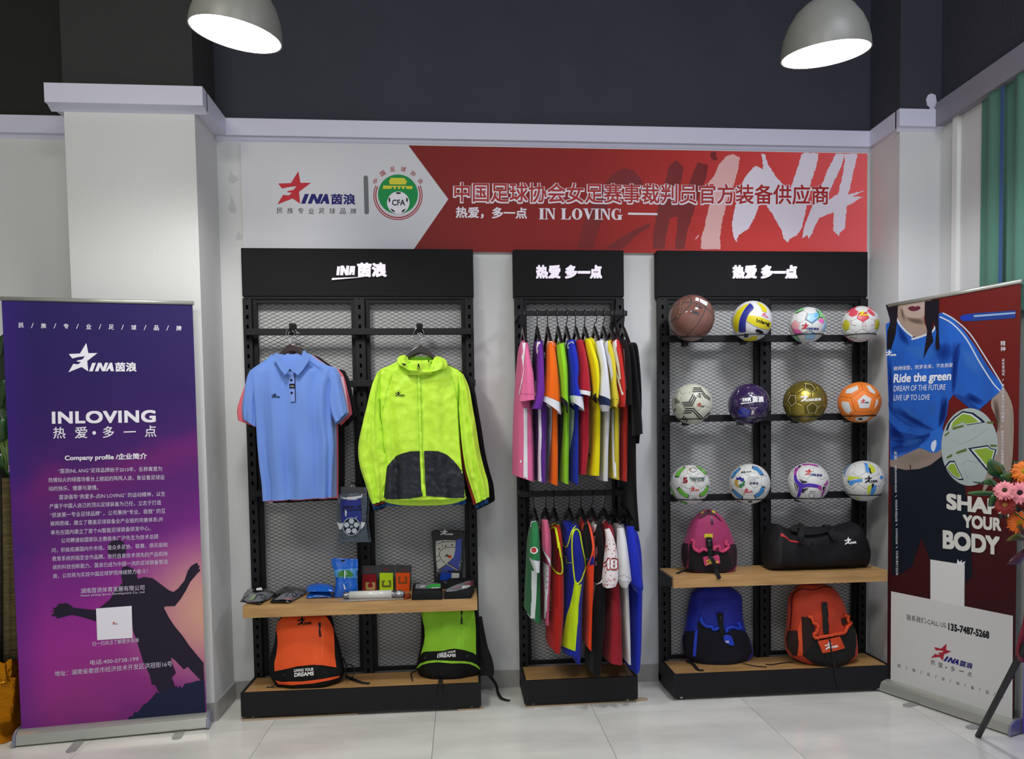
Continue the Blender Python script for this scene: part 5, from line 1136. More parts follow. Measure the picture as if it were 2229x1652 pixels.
r, B, s = L([(815,318,878),(806,380,888),(815,480,892),(828,700,888),(838,900,894),(852,1100,897),(862,1225,896,1236)], [(838,350,880,345),(836,450,898,430),(833,560,912,540),(836,650,926,650),(838,698,932,705)], '#c8c8ca', '#d8d8da', 'plain white football shirt with short sleeve, eighth on the lower rail', GL, cuff=((838,698,932,706), (862,752,905,738), '#c4c4c8'), seed=28)
decal('seam', stroke(ZL([(838,685),(885,672),(930,700)]), .8), Surf(s), cloth('#9a9a9e'), r, .003)
r, B, s = L([(890,325,950),(888,380,965),(895,500,980),(898,700,988),(898,900,985),(896,1100,980),(892,1270,968),(905,1285,945,1292)], [(902,340,952,332),(905,450,968,430),(912,560,985,540),(922,680,1004,660),(935,735,1014,755)], '#1a2cac', '#1c2eb4', 'plain royal blue shirt, rightmost on the lower rail', GL, cuff=((936,737,1014,757), (958,782,996,806), '#18269a'), seed=29, Y=-.27)
decal('hem_badge', [ZL([(910,975),(916,960),(914,985)])], Surf(B), P_WH, r, .003)
# ------------------------------------------------------------------ bags
M_BAGB = mat('bag_black', '#08090b', .75, bump=.3, bscale=60, spec=.3); M_BUCK = mat('buckle', '#0c0d0f', .35)
M_STRAP = mat('strap_black', '#09090b', .8, bump=.3, bscale=500)
def bag(name, label, cat, Zf, secs, hds, zf, fpx, m, seed, p=2.6, lean=0, group=None):
    """secs: (x0,y0,x1,y1) zoom coords from top to bottom; fpx: a pixel where the front of the base meets the surface at height zf"""
    (fx, fy), = Zf([fpx]); yf = atz(fx, fy, zf).y; hm = hds[-2] if len(hds) > 1 else hds[-1]; Y0 = yf + max(hds)
    S = []
    k = len(secs)
    for i, (x0, y0, x1, y1) in enumerate(secs):
        a, b = Zf([(x0, y0), (x1, y1)]); Y = Y0 + lean*(1 - i/(k-1)) ; S.append((*a, *b, Y, hds[i]))
    fo = folds(.006, 4, seed, .6)
    def fn(t, th, q):
        d = fo(t, th, q); z = q.z + d.z
        n2 = noise.noise(Vector((q.x*9 + seed, q.y*9, q.z*9)))*.010; d = d + Vector((0, -n2, 0))
        if z < zf + .001: d = d + Vector((0, 0, zf + .001 - z))
        return d
    c = at(*Zf([((secs[-1][0]+secs[-1][2])/2, secs[-1][1])])[0], Y0); root = empty(name, (c.x, Y0, zf), label, cat, group)
    B = loft('body', S, m, root, n=48, p=p, steps=5, fold=fn, cap0=True, cap1=True); return root, B, Surf(B), Y0
def pxribbon(root, Zf, pts, w, side=(1, 0, 0), name='strap', m=None, t=.002):
    """pts: (x,y,Y) zoom pixel + depth, or (x,y,None,z) on a horizontal surface"""
    P = []
    for q in pts:
        (x, y), = Zf([(q[0], q[1])]); P.append(atz(x, y, q[3]) if q[2] is None else at(x, y, q[2]))
    P = [Vector(v) for v in spline([tuple(v) for v in P], 4)]
    return MB().ribbon(P, w, side, t).build(name, m or M_STRAP, root)
ZT1, ZT3 = .1385, .1385
def ruffle(S, Z, q, off):
    """elastic gathered hem: a soft flattened roll with fine puckers"""
    P = spline(q, 9); c = [S.cast(*Z([p_])[0])[0] + Vector((0, -off, 0)) for p_ in P]
    mb = MB().tube(c, [.0090 + .0010*sin(i*1.15) + .0008*sin(i*2.7) for i in range(len(c))], 10)
    mb.v = [Vector(v) + Vector((0, 0, noise.noise(Vector(v)*90)*.0025)) for v in mb.v]; return mb
# orange backpack on the left plinth
Z = zoomer(580, 1330, 8.916)
M_ORG = mat('orange_nylon_bag', '#ee5412', .6, bump=.3, bscale=22, sheen=.1)
r, B, S, Y0 = bag('backpack', 'bright orange and black backpack reading LIVING YOUR DREAMS, on the left plinth', 'backpack', Z, [(420,70,1120,70),(290,110,1240,100),(225,230,1290,230),(195,400,1320,400),(170,600,1390,600),(110,800,1440,800),(80,1000,1480,1000),(100,1200,1500,1200),(170,1330,1440,1330),(240,1430,1330,1400)], [.03,.06,.075,.085,.09,.095,.1,.1,.1,.09], ZT1, (750, 1515), M_BAGB, 41)
D('front_panel', Z([(330,112),(1150,104),(1220,200),(1290,350),(1310,600),(1320,850),(1350,1080),(1350,1095),(1100,1050),(900,1040),(600,1070),(300,1140),(165,1165),(160,1000),(200,850),(225,650),(225,500),(200,350),(230,220)]), S, M_ORG, r, .004)
D('base_piping', Z([(180,1340),(300,1368),(700,1362),(1100,1312),(1410,1252),(1395,1290),(1200,1345),(900,1402),(500,1432),(240,1412)]), S, M_ORG, r, .004)
D('zip_pull', Z([(1008,228),(1052,228),(1050,280),(1035,360),(1052,420),(1058,490),(1040,502),(1020,490),(1010,380),(1022,320),(1005,280)]), S, M_BUCK, r, .006)
logo(*Z([(605, 290), (880, 262)]), S, P_BK, P_BK, r, cjk=False, off=.006)
text('lettering', 'LIVING YOUR', *Z([(540, 1180), (915, 1150)]), 6.4, S, P_WH, r, bold=.03, off=.005, up=(.03, -1)); text('lettering', 'DREAMS', *Z([(545, 1272), (920, 1240)]), 8.8, S, P_WH, r, bold=.04, off=.005, up=(.03, -1))
for q in ((345, 1235), (1135, 1180)): D('rivet', circ(*Z([q])[0], 1.8), S, flat('#3a3c40', .3), r, .005)
decal('seam', stroke(Z([(1090,120),(1095,400),(1088,700),(1075,960)]), 1), S, mat('orange_seam', '#f47a3c', .6), r, .005); decal('seam', stroke(Z([(960,560),(965,800),(960,950)]), .8), S, mat('orange_seam', '#f47a3c', .6), r, .005)
pxribbon(r, Z, [(1480,900,Y0),(1540,1050,Y0-.02),(1530,1200,Y0-.05),(1560,1270,None,ZT1+.012),(1700,1330,None,ZT1+.006),(1850,1390,None,ZT1+.003),(2000,1405,None,ZT1+.003)], .020, (0, 1, .2))
pxribbon(r, Z, [(1530,1040,Y0-.01),(1620,1040,Y0-.02),(1700,1110,Y0-.04),(1700,1230,Y0-.06),(1640,1300,None,ZT1+.008)], .014, (0, 1, 0)); pxribbon(r, Z, [(180,1350,Y0-.06),(150,1430,None,ZT1+.02),(120,1470,None,ZT1+.004),(0,1478,None,ZT1+.003)], .008, (0, 1, 0))
# neon backpack
Z = zoomer(890, 1310, 7.509)
M_NB = mat('neon_bag', '#8ed020', .6, bump=.35, bscale=20, sheen=.1)
r, B, S, Y0 = bag('backpack', 'neon green and black backpack reading LIVING YOUR DREAMS, hanging half off the left plinth', 'backpack', Z, [(260,50,1080,40),(215,150,1130,140),(205,300,1150,300),(205,500,1150,500),(195,700,1160,700),(160,900,1165,900),(130,1050,1160,1060),(150,1130,1150,1130),(200,1200,1110,1190)], [.05,.07,.08,.085,.09,.095,.1,.1,.09], ZT1, (600, 1270), M_BAGB, 52)
D('front_panel', Z([(222,60),(1050,60),(1075,250),(1088,450),(1088,700),(1092,865),(1040,830),(900,785),(750,762),(650,775),(560,800),(400,805),(280,810),(230,830),(205,872),(225,780),(255,680),(270,560),(262,420),(235,300),(222,200)]), S, M_NB, r, .004)
D('base_piping', Z([(135,1080),(190,1010),(300,965),(420,950),(700,962),(900,965),(1020,985),(1110,1030),(1155,1085),(1152,1110),(1080,1050),(980,1010),(850,1000),(700,1004),(480,985),(320,1000),(220,1030),(150,1085)]), S, M_NB, r, .004)
D('zip_pull', Z([(848,150),(878,150),(870,200),(862,240),(875,280),(870,360),(855,370),(842,350),(845,270),(855,220),(845,190)]), S, M_BUCK, r, .006)
text('lettering', 'LIVING YOUR', *Z([(475, 875), (765, 822)]), 5, S, P_WH, r, bold=.03, off=.005, up=(.05, -1)); text('lettering', 'DREAMS', *Z([(465, 912), (765, 895)]), 7, S, P_WH, r, bold=.04, off=.005, up=(.12, -1))
for q in ((272, 912), (950, 880)): D('rivet', circ(*Z([q])[0], 2), S, flat('#4a4c50', .3), r, .005)
for x in (820, 900): decal('seam', stroke(Z([(x,180),(x-2,400),(x-14,740)]), .8), S, mat('neon_seam2', '#aae83c', .6), r, .005)
pxribbon(r, Z, [(1120,250,Y0+.02),(1165,500,Y0+.02),(1220,760,Y0+.02),(1290,950,Y0+.01),(1320,1130,Y0),(1300,1220,Y0-.01)], [.05]*21, (1, 0, 0), 'shoulder_strap', t=.012)
pxribbon(r, Z, [(1150,600,Y0+.03),(1200,900,Y0+.02),(1240,1200,Y0+.0)], .05, (1, 0, 0), 'shoulder_strap', t=.012)
pxribbon(r, Z, [(1310,1200,Y0),(1370,1270,Y0),(1430,1370,Y0),(1455,1480,Y0-.01),(1500,1560,None,.012),(1580,1600,None,.006),(1650,1610,None,.006)], .02, (.7, .7, 0))
pxribbon(r, Z, [(520,1255,Y0-.08),(518,1320,-.352),(515,1420,-.350),(512,1545,-.352)], .022, (1, 0, 0), t=.002); pxribbon(r, Z, [(130,1130,None,ZT1+.01),(60,1150,None,ZT1+.004),(35,1180,None,ZT1+.004),(60,1295,None,ZT1+.003)], .006, (1, 0, 0))
# magenta backpack on the right shelf
Z = zoomer(1480, 1100, 10.13); ZS3 = s3z1
M_MAG = mat('magenta_nylon', '#a02a5e', .7, bump=.3, bscale=30, sheen=.15); M_MAG2 = mat('magenta_trim', '#c83c6a', .6, bump=.6, bscale=60); M_NETM = mat('dark_net_magenta', '#2a0c1c', .8, bump=.5, bscale=700)
r, B, S, Y0 = bag('backpack', 'magenta backpack with black mesh pockets and yellow patch, on the right oak shelf', 'backpack', Z, [(560,95,700,95),(440,160,820,160),(300,290,960,290),(220,400,1040,420),(150,600,1120,600),(90,800,1190,810),(55,950,1225,960),(50,1150,1240,1160),(70,1300,1230,1300),(140,1400,1150,1420),(300,1440,1000,1450)], [.03,.05,.07,.08,.09,.095,.1,.1,.1,.095,.08], ZS3, (700, 1505), M_MAG, 61, p=2.3)
D('mesh_pocket', Z([(78,828),(192,850),(195,1100),(170,1290),(130,1380),(75,1290),(45,1100),(50,930)]), S, M_NETM, r, .004); D('mesh_pocket', Z([(1085,870),(1222,850),(1245,950),(1240,1300),(1150,1430),(1115,1300),(1095,1100)]), S, M_NETM, r, .004)
D('net_pouch', Z([(225,855),(270,860),(300,960),(420,1030),(560,1000),(720,1000),(950,1030),(1060,960),(1085,1100),(1110,1300),(1130,1420),(900,1490),(600,1480),(210,1420),(205,1200),(215,1000)]), S, mat('net_black', '#0d090c', .85, bump=.6, bscale=600), r, .006)
for q in ([(240,760),(300,800),(290,900),(330,970),(420,1010),(500,960),(590,990)], [(740,980),(760,920),(860,910),(880,990),(960,1000),(1050,930),(1060,880),(1000,840),(1030,780)]):
    ruffle(S, Z, q, .008).build('gathered_trim', M_MAG2, r, True)
D('label_patch', Z([(540,625),(718,628),(720,718),(540,718)]), S, flat('#cdbb2e'), r, .004); D('clip_strap', Z([(578,700),(680,700),(700,800),(702,1000),(700,1130),(625,1135),(600,1000),(572,800)]), S, M_STRAP, r, .010, thick=.004); D('buckle', Z([(585,760),(685,755),(692,900),(600,905)]), S, M_BUCK, r, .016, thick=.006)
D('logo_patch', Z([(503,1125),(610,1105),(640,1140),(700,1120),(820,1070),(860,1120),(882,1275),(720,1290),(545,1330),(515,1220)]), S, M_MAG2, r, .010)
logo(*Z([(575, 1315), (845, 1262)]), S, flat('#d8cc30'), flat('#d8cc30'), r, cjk=False, off=.013)
pxribbon(r, Z, [(650,1130,Y0-.115),(720,1200,Y0-.125),(770,1320,Y0-.125),(800,1440,Y0-.125),(840,1530,-.366),(872,1618,-.366)], .021, (1, 0, 0)); pxribbon(r, Z, [(200,1420,Y0-.06),(120,1430,None,ZS3+.006),(0,1470,None,ZS3+.003),(-60,1500,None,ZS3+.003)], .018, (0, 1, 0))
D('zip_line', Z([(430,290),(520,180),(600,100),(640,100),(760,190),(920,350),(900,350),(740,215),(620,200),(520,260),(440,300)]), S, mat('magenta_dark', '#3c0a20', .7), r, .004); D('zip_pull', Z([(680,250),(705,250),(718,340),(730,415),(680,415),(685,340)]), S, M_BUCK, r, .007)
D('print_patch', Z([(470,150),(520,140),(510,185),(475,190)]), S, flat('#cdbb2e'), r, .004); D('print_patch', Z([(700,120),(770,130),(765,195),(720,180)]), S, flat('#cdbb2e'), r, .004)
# duffel bag
Z = zoomer(1650, 1120, 8.916)
M_DUF = mat('duffel_black', '#0b0c0f', .7, bump=.5, bscale=18, spec=.35)
(fx, fy), = Z([(1100, 1110)]); yf = atz(fx, fy, ZS3).y; YD = yf + .125
root = empty('duffel_bag', at(1765, 1240, YD), 'black duffel bag with red stripe and white star, on the right oak shelf', 'duffel bag')
def duffel():
    prof = [(150,700,1080,.04),(175,480,1085,.08),(240,330,1090,.11),(300,205,1095,.12),(360,185,1100,.122),(440,215,1105,.123),(520,262,1106,.124),(700,275,1106,.125),(900,262,1104,.125),(1150,250,1102,.125),(1400,228,1098,.125),(1550,220,1092,.124),(1680,175,1085,.122),(1800,140,1078,.12),(1880,180,1072,.115),(1960,330,1065,.105),(2030,560,1050,.08),(2070,750,1000,.04)]
    P = spline(prof, 4); v = []; f = []; n = 36
    for i, (x, yt, yb, hd) in enumerate(P):
        (tx, ty), (ux, uy) = Z([(x, yt), (x, yb)]); T_ = at(tx, ty, YD); U_ = at(ux, uy, YD); zb = ZS3 + .002 + max(0, (U_.z - at(ux, Z([(x, 1060)])[0][1], YD).z)); zb = ZS3 + .001 + (.02 if i in (0, len(P)-1) else 0); c = Vector(((T_.x + U_.x)/2, YD, (T_.z + zb)/2)); hz = (T_.z - zb)/2
        for j in range(n):
            th = 2*pi*j/n; cc, sn = cos(th), sin(th); q = c + Vector((0, -hd*abs(cc)**.8*(1 if cc > 0 else -1), hz*abs(sn)**.75*(1 if sn > 0 else -1)))
            q += Vector((0, -noise.noise(q*11)*.012*(1 if cc > 0 else 0), noise.noise(q*8)*.006 if sn > 0 else 0)); v.append(q)
    for i in range(len(P)-1):
        for j in range(n): f.append([i*n+j, (i+1)*n+j, (i+1)*n+(j+1) % n, i*n+(j+1) % n])
    f += [[j for j in range(n)], [(len(P)-1)*n+j for j in range(n)][::-1]]
    return obj('body', v, f, M_DUF, root, True)
DB = duffel(); S = Surf(DB)
D('stripe', Z([(440,370),(480,375),(540,430),(600,490),(700,510),(860,535),(890,550),(885,568),(760,555),(620,530),(560,480),(500,440),(445,430)]), S, flat('#b03030'), root, .004)
decal('zip_line', stroke(Z([(900,548),(1200,565),(1500,595),(1700,610),(2000,625)]), 1), S, mat('zip_dark', '#1e2024', .4), root, .003); decal('seam', stroke(Z([(440,440),(445,700),(420,1000)]), .8), S, mat('zip_dark', '#1e2024', .4), root, .003)
D('end_panel', Z([(440,430),(470,700),(440,1080),(330,1090),(200,1030),(190,700),(250,400),(300,220),(400,220)]), S, mat('duffel_end', '#0e0f12', .7, bump=.3, bscale=30), root, .002)
logo(*Z([(1675, 590), (1900, 560)]), S, P_WH, P_WH, root, cjk=False, off=.005)
for nm, q in (('handle', [(850,560,YD-.135),(840,400,YD-.14),(860,260,YD-.08),(800,200,YD-.03),(700,230,YD-.06),(720,330,YD-.10)]), ('handle', [(1520,480,YD-.135),(1440,380,YD-.13),(1400,270,YD-.08),(1330,200,YD-.02),(1290,230,YD)]), ('handle', [(920,330,YD-.11),(1100,320,YD-.12),(1300,290,YD-.11),(1420,280,YD-.09)])):
    pxribbon(root, Z, q, .032, (1, 0, .1) if q[0][0] != 920 else (0, .2, 1), nm, t=.004)
MB().tube([at(*Z([(970, 560)])[0], YD - .135), at(*Z([(1000, 640)])[0], YD - .137), at(*Z([(1060, 780)])[0], YD - .13)], .003, 6).build('cord', M_BUCK, root, True)
# blue backpack
Z = zoomer(1480, 1270, 8.26)
M_BLU = mat('blue_nylon_bag', '#10229a', .7, bump=.3, bscale=26, sheen=.1); M_BLU2 = mat('blue_trim_bag', '#1c44d0', .6, bump=.4, bscale=60); M_NETB = mat('net_navy', '#090c1e', .85, bump=.5, bscale=700)
r, B, S, Y0 = bag('backpack', 'royal blue backpack with black net pouch, on the right plinth', 'backpack', Z, [(420,40,880,40),(300,100,980,100),(210,200,1090,200),(185,300,1105,300),(150,500,1115,500),(120,700,1140,700),(95,850,1180,870),(60,1000,1240,1010),(70,1200,1290,1200),(110,1290,1260,1290),(200,1370,1170,1370)], [.05,.065,.075,.085,.09,.095,.1,.105,.11,.11,.1], ZT3, (700, 1468), M_BLU, 71, p=2.4)
D('net_pouch', Z([(330,670),(370,720),(480,775),(560,770),(600,830),(690,810),(760,860),(840,880),(900,850),(1000,820),(1170,875),(1230,980),(1290,1230),(1180,1390),(900,1450),(500,1470),(200,1400),(110,1320),(75,1180),(60,980),(110,860),(270,850),(235,1200),(240,1300),(290,1300),(330,850),(315,720)]), S, M_NETB, r, .005)
for q in ([(370,590),(390,690),(470,760),(560,770),(600,820),(690,790)], [(840,870),(830,810),(930,775),(1070,800),(1040,690)]):
    ruffle(S, Z, q, .008).build('gathered_trim', M_BLU2, r, True)
D('clip_strap', Z([(650,525),(765,525),(770,760),(800,900),(760,1000),(720,900),(690,760)]), S, M_STRAP, r, .009, thick=.004); D('buckle', Z([(690,560),(752,560),(752,680),(700,680)]), S, M_BUCK, r, .015, thick=.005)
D('logo_patch', Z([(770,930),(830,915),(905,935),(945,1020),(965,1115),(860,1090),(790,1040)]), S, M_BLU2, r, .010); decal('lettering', [Z(q) for q in ([(808,1020),(828,1020),(826,1050),(838,1050),(842,1020),(856,1018),(856,1058),(815,1055)], [(856,1058),(848,1020),(862,1018),(870,1058)])], S, P_WH, r, .012)
D('piping', Z([(280,860),(318,830),(300,1100),(292,1305),(240,1303),(255,1050)]), S, M_BLU2, r, .008)
pxribbon(r, Z, [(120,1380,None,ZT3+.012),(230,1440,None,ZT3+.006),(330,1550,None,ZT3+.004),(420,1555,None,ZT3+.004)], .02, (1, .4, 0)); pxribbon(r, Z, [(1130,1435,None,ZT3+.008),(1350,1480,None,ZT3+.004),(1560,1500,None,ZT3+.004)], .008, (0, 1, 0))
D('seam', stroke(Z([(330,520),(360,300),(400,200),(700,150),(900,160),(1040,230)]), 1)[0], S, M_BLU2, r, .003)
# orange red backpack
Z = zoomer(1680, 1270, 8.26)
M_ORR = mat('orange_red_nylon', '#b83410', .7, bump=.3, bscale=26, sheen=.1); M_ORR2 = mat('orange_red_trim', '#d04414', .6, bump=.4, bscale=60); M_NETO = mat('net_brown', '#240a06', .85, bump=.5, bscale=700)
r, B, S, Y0 = bag('backpack', 'orange red backpack with black net pouch and white star patch, on the right plinth', 'backpack', Z, [(520,20,980,20),(440,90,1100,80),(360,190,1180,170),(320,300,1260,300),(305,500,1330,500),(295,700,1390,700),(290,850,1480,850),(262,1000,1500,1000),(270,1150,1500,1150),(330,1290,1480,1270),(500,1390,1340,1380)], [.045,.06,.07,.08,.088,.094,.1,.105,.11,.11,.1], ZT3, (1000, 1512), M_ORR, 83, p=2.3)
D('mesh_pocket', Z([(295,850),(468,840),(480,1100),(470,1290),(380,1290),(290,1160),(262,1000)]), S, M_NETO, r, .004)
D('net_pouch', Z([(520,600),(680,600),(720,700),(770,800),(740,960),(840,1000),(1000,960),(1260,900),(1300,850),(1430,690),(1490,800),(1505,1100),(1480,1300),(1330,1450),(1100,1500),(860,1490),(700,1400),(560,1290),(545,1000)]), S, mat('net_black2', '#0d0b0a', .85, bump=.6, bscale=600), r, .006)
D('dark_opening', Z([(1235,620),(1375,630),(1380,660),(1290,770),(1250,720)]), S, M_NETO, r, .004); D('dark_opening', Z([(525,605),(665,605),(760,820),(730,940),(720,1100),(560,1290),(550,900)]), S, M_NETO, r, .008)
for q in ([(640,580),(700,610),(740,700),(810,740),(790,860),(740,900),(760,960),(830,975)], [(830,960),(1000,930),(1150,900),(1200,900)], [(1200,890),(1290,870),(1340,780),(1430,660),(1400,600),(1300,570)]):
    ruffle(S, Z, q, .012).build('gathered_trim', M_ORR2, r, True)
D('clip_strap', Z([(890,338),(975,335),(990,480),(1000,560),(985,640),(1005,760),(1000,905),(925,910),(905,780),(905,600),(890,460)]), S, M_STRAP, r, .008, thick=.005)
D('piping', Z([(465,830),(525,600),(540,850),(550,1100),(558,1290),(470,1295),(488,1050)]), S, M_ORR2, r, .007)
D('logo_patch', Z([(822,1025),(1000,995),(1200,950),(1285,1160),(1080,1215),(905,1240)]), S, M_ORR2, r, .012); logo(*Z([(948, 1188), (1165, 1140)]), S, P_WH, P_WH, r, cjk=False, off=.015)
decal('zip_line', stroke(Z(curve2([(335,820),(365,500),(370,260),(430,150),(560,100),(700,120),(820,100),(950,60),(1080,80)], 4)), 2), S, mat('zip_dark_red', '#2c0a04', .6), r, .004)
pxribbon(r, Z, [(1040,1000,Y0-.13),(1070,1200,Y0-.135),(1110,1400,Y0-.125),(1140,1520,-.352),(1145,1640,-.350),(1180,1800,-.350),(1215,1900,-.351)], .008, (1, 0, 0), 'cord'); pxribbon(r, Z, [(400,1405,None,ZT3+.008),(200,1425,None,ZT3+.004),(0,1455,None,ZT3+.004),(-110,1450,None,ZT3+.004)], .008, (0, 1, 0))

# ------------------------------------------------------------------ small goods on the left shelf
ZS = zoomer(520, 1220, 5.866); ZG = zoomer(860, 1120, 7.51); ZK = zoomer(720, 1040, 5.9); SH = s1z1
M_POUCH = mat('pouch_black_gloss', '#0a0a0c', .18, bump=.8, bscale=18, coat=.5); M_PGREY = mat('pouch_grey_gloss', '#6e7076', .2, bump=.8, bscale=20, coat=.5); M_PBLUE = mat('pouch_blue_gloss', '#1060c8', .25, bump=.6, bscale=20, coat=.4)
def pillow(name, label, cat, corners, h, m, z0=SH, group=None, n=14, hb=.15, amp=.004):
    """soft packet lying on a surface: corners front-left, front-right, back-right, back-left in pixels"""
    P = [atz(x, y, z0) for x, y in corners]; root = empty(name, sum(P, Vector())/4, label, cat, group); v = []; f = []
    for s in (1, 0):
        for i in range(n+1):
            for j in range(n+1):
                u, w = i/n, j/n; q = P[0]*(1-u)*(1-w) + P[1]*u*(1-w) + P[2]*u*w + P[3]*(1-u)*w
                b = (16*u*(1-u)*w*(1-w))**.45; z = z0 + .001 + h*(hb + (1-hb)*b) + noise.noise(q*40)*amp if s else z0 + .001 + h*hb*.6*(1-b)
                v.append(Vector((q.x, q.y, max(z, z0 + .001))))
    k = (n+1)**2
    for i in range(n):
        for j in range(n):
            a = i*(n+1)+j; f.append([a, a+n+1, a+n+2, a+1]); f.append([k+a, k+a+1, k+a+n+2, k+a+n+1])
    for i in range(n):
        for a, b in ((i, i+1), (n*(n+1)+i+1, n*(n+1)+i)): f.append([a, b, k+b, k+a])
        for a, b in (((i+1)*(n+1), i*(n+1)), (i*(n+1)+n, (i+1)*(n+1)+n)): f.append([a, b, k+b, k+a])
    B = obj('pouch', v, f, m, root, True); return root, B, Surf(B)
r, B, S = pillow('glove_pouch', 'shiny black and grey sealed pouch at the left end of the left shelf', 'pouch', ZS([(15, 540), (270, 575), (490, 440), (120, 400)]), .045, M_POUCH, amp=.008)
D('window', ZS([(60,505),(150,430),(300,405),(440,430),(380,490),(260,530),(120,535)]), S, M_PGREY, r, .003); D('print_patch', ZS([(120,520),(180,450),(230,440),(200,500)]), S, flat('#8a9a7a', .3), r, .005); decal('outline', stroke(ZS([(200,500),(240,450),(300,440),(340,470),(330,495),(290,490),(280,450)]), 1.2), S, P_BK, r, .005); D('tag', ZS([(220,365),(285,350),(300,388),(225,390)]), S, P_WH, r, .004)
r, B, S = pillow('glove_pouch', 'second shiny black and grey sealed pouch, left of the flat blue packs', 'pouch', ZS([(400, 550), (650, 552), (890, 410), (520, 385)]), .045, M_POUCH, amp=.008)
D('window', ZS([(450,510),(560,430),(700,395),(850,400),(800,460),(700,515),(560,500)]), S, M_PGREY, r, .003); decal('outline', stroke(ZS([(600,470),(640,420),(700,410),(735,440),(720,465),(680,460),(680,425)]), 1.2), S, P_BK, r, .005); D('print_patch', ZS([(560,500),(640,480),(700,490),(640,510)]), S, flat('#9a6a70', .3), r, .004)
r, B, S = pillow('flat_pack', 'lower flat blue plastic pack lying on the left shelf', 'pack', ZS([(860, 490), (1190, 478), (1215, 415), (880, 425)]), .035, M_PBLUE)
r2_ = pillow('flat_pack', 'upper flat blue plastic pack stacked on the lower one', 'pack', [(a, b) for a, b in ZS([(860, 405), (1210, 410), (1225, 345), (860, 340)])], .032, M_PBLUE, z0=SH + .036)
D('tag', ZS([(905,388),(1002,398),(1000,412),(905,402)]), r2_[2], P_WH, r2_[0], .003)
# standing blue zip bag
Ys = atz(*ZK([(180, 1535)])[0], SH).y
r = empty('zip_bag', at(*ZK([(180, 1535)])[0], Ys), 'clear topped blue zip bag standing on the left shelf', 'zip bag')
B = loft('bag', [(*ZK([(a, b)])[0], *ZK([(c, d)])[0], Ys, h) for a, b, c, d, h in ((15,1032,348,1042,.003),(8,1100,350,1110,.006),(38,1180,345,1180,.014),(62,1300,335,1300,.02),(55,1420,345,1420,.022),(32,1535,325,1528,.016))], M_PBLUE, r, n=32, steps=4, fold=folds(.003, 5, 3, .6), cap0=True, cap1=True); S = Surf(B)
D('clear_window', ZK([(45,1180),(345,1160),(345,1250),(330,1290),(60,1275)]), S, mat('film_blue', '#4a90d0', .15, coat=.6, bump=.4, bscale=30), r, .003); D('contents', ZK([(90,1270),(100,1210),(150,1185),(250,1190),(290,1240),(270,1272)]), S, flat('#3c7a3a', .3), r, .004)
decal('outline', stroke(ZK([(120,1400),(110,1350),(150,1330),(170,1380),(200,1340),(240,1330),(265,1370),(250,1410)]), .7), S, flat('#7ab0e0', .3), r, .004); D('hang_slot', circ(*ZK([(160, 1062)])[0], 4.5, 2), S, P_BK, r, .003)
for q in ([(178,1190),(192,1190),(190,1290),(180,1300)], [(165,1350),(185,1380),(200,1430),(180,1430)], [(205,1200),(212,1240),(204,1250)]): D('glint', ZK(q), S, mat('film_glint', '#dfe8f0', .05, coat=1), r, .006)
# captain armbands on cards
Yc = atz(*ZS([(1700, 400)])[0], SH).y
CP = Plane((0, Yc, 0), (0, -1, 0))
def ubars(x0, y0, x1, y1, w): return [[(x0, y0), (x0+w*1.5, y0), (x0+w*1.5, y0+w*.6), (x0+w, y0+w*.6), (x0+w, y1-w), (x1-w, y1-w), (x1-w, y0+w*.6), (x1-w*1.5, y0+w*.6), (x1-w*1.5, y0), (x1, y0), (x1, y1-w*.3), (x1-w*.3, y1), (x0+w*.3, y1), (x0, y1-w*.3)]]
for card, band, um, col, ucol, nm, w_ in (([(1552,60),(1762,62),(1772,405),(1562,405)], [(1582,170),(1756,168),(1762,392),(1580,392)], (1622,272,1744,368), '#8e1c22', '#b09a5c', 'dark red', 34), ([(1775,52),(1996,56),(1992,405),(1778,405)], [(1800,155),(1970,155),(1972,392),(1800,392)], (1828,248,1948,336), '#b4d820', '#6a6a28', 'neon yellow', 30), ([(2000,52),(2205,62),(2198,420),(2003,410)], [(2006,152),(2186,152),(2180,395),(2014,395)], (2036,200,2150,292), '#f05a1e', '#8a5420', 'orange', 26)):
    r = empty('armband_pack', at(*ZS([card[2]])[0], Yc), nm + ' captain armband with letter C on a black card, on the left shelf', 'armband pack', 'armband packs on the left shelf')
    decal('card', [ZS(card)], CP, mat('card_black', '#101012', .25, coat=.5), r, 0, thick=.004); decal('armband', [ZS(band)], CP, cloth(col, rough=.6), r, .004, thick=.010); decal('letter', [ZS(q) for q in ubars(*um, w_*.9)], CP, flat(ucol), r, .0146)
    decal('hang_hole', [ZS([(card[0][0]+70, 70), (card[0][0]+120, 70), (card[0][0]+118, 82), (card[0][0]+72, 82)])], CP, flat('#3a3a3c', .3), r, .0046)
    logo(*ZS([(card[0][0]+70, 125), (card[0][0]+145, 125)]), CP, flat('#8a2a30'), flat('#8a2a30'), r, cjk=False, off=.0046, vs=.7)
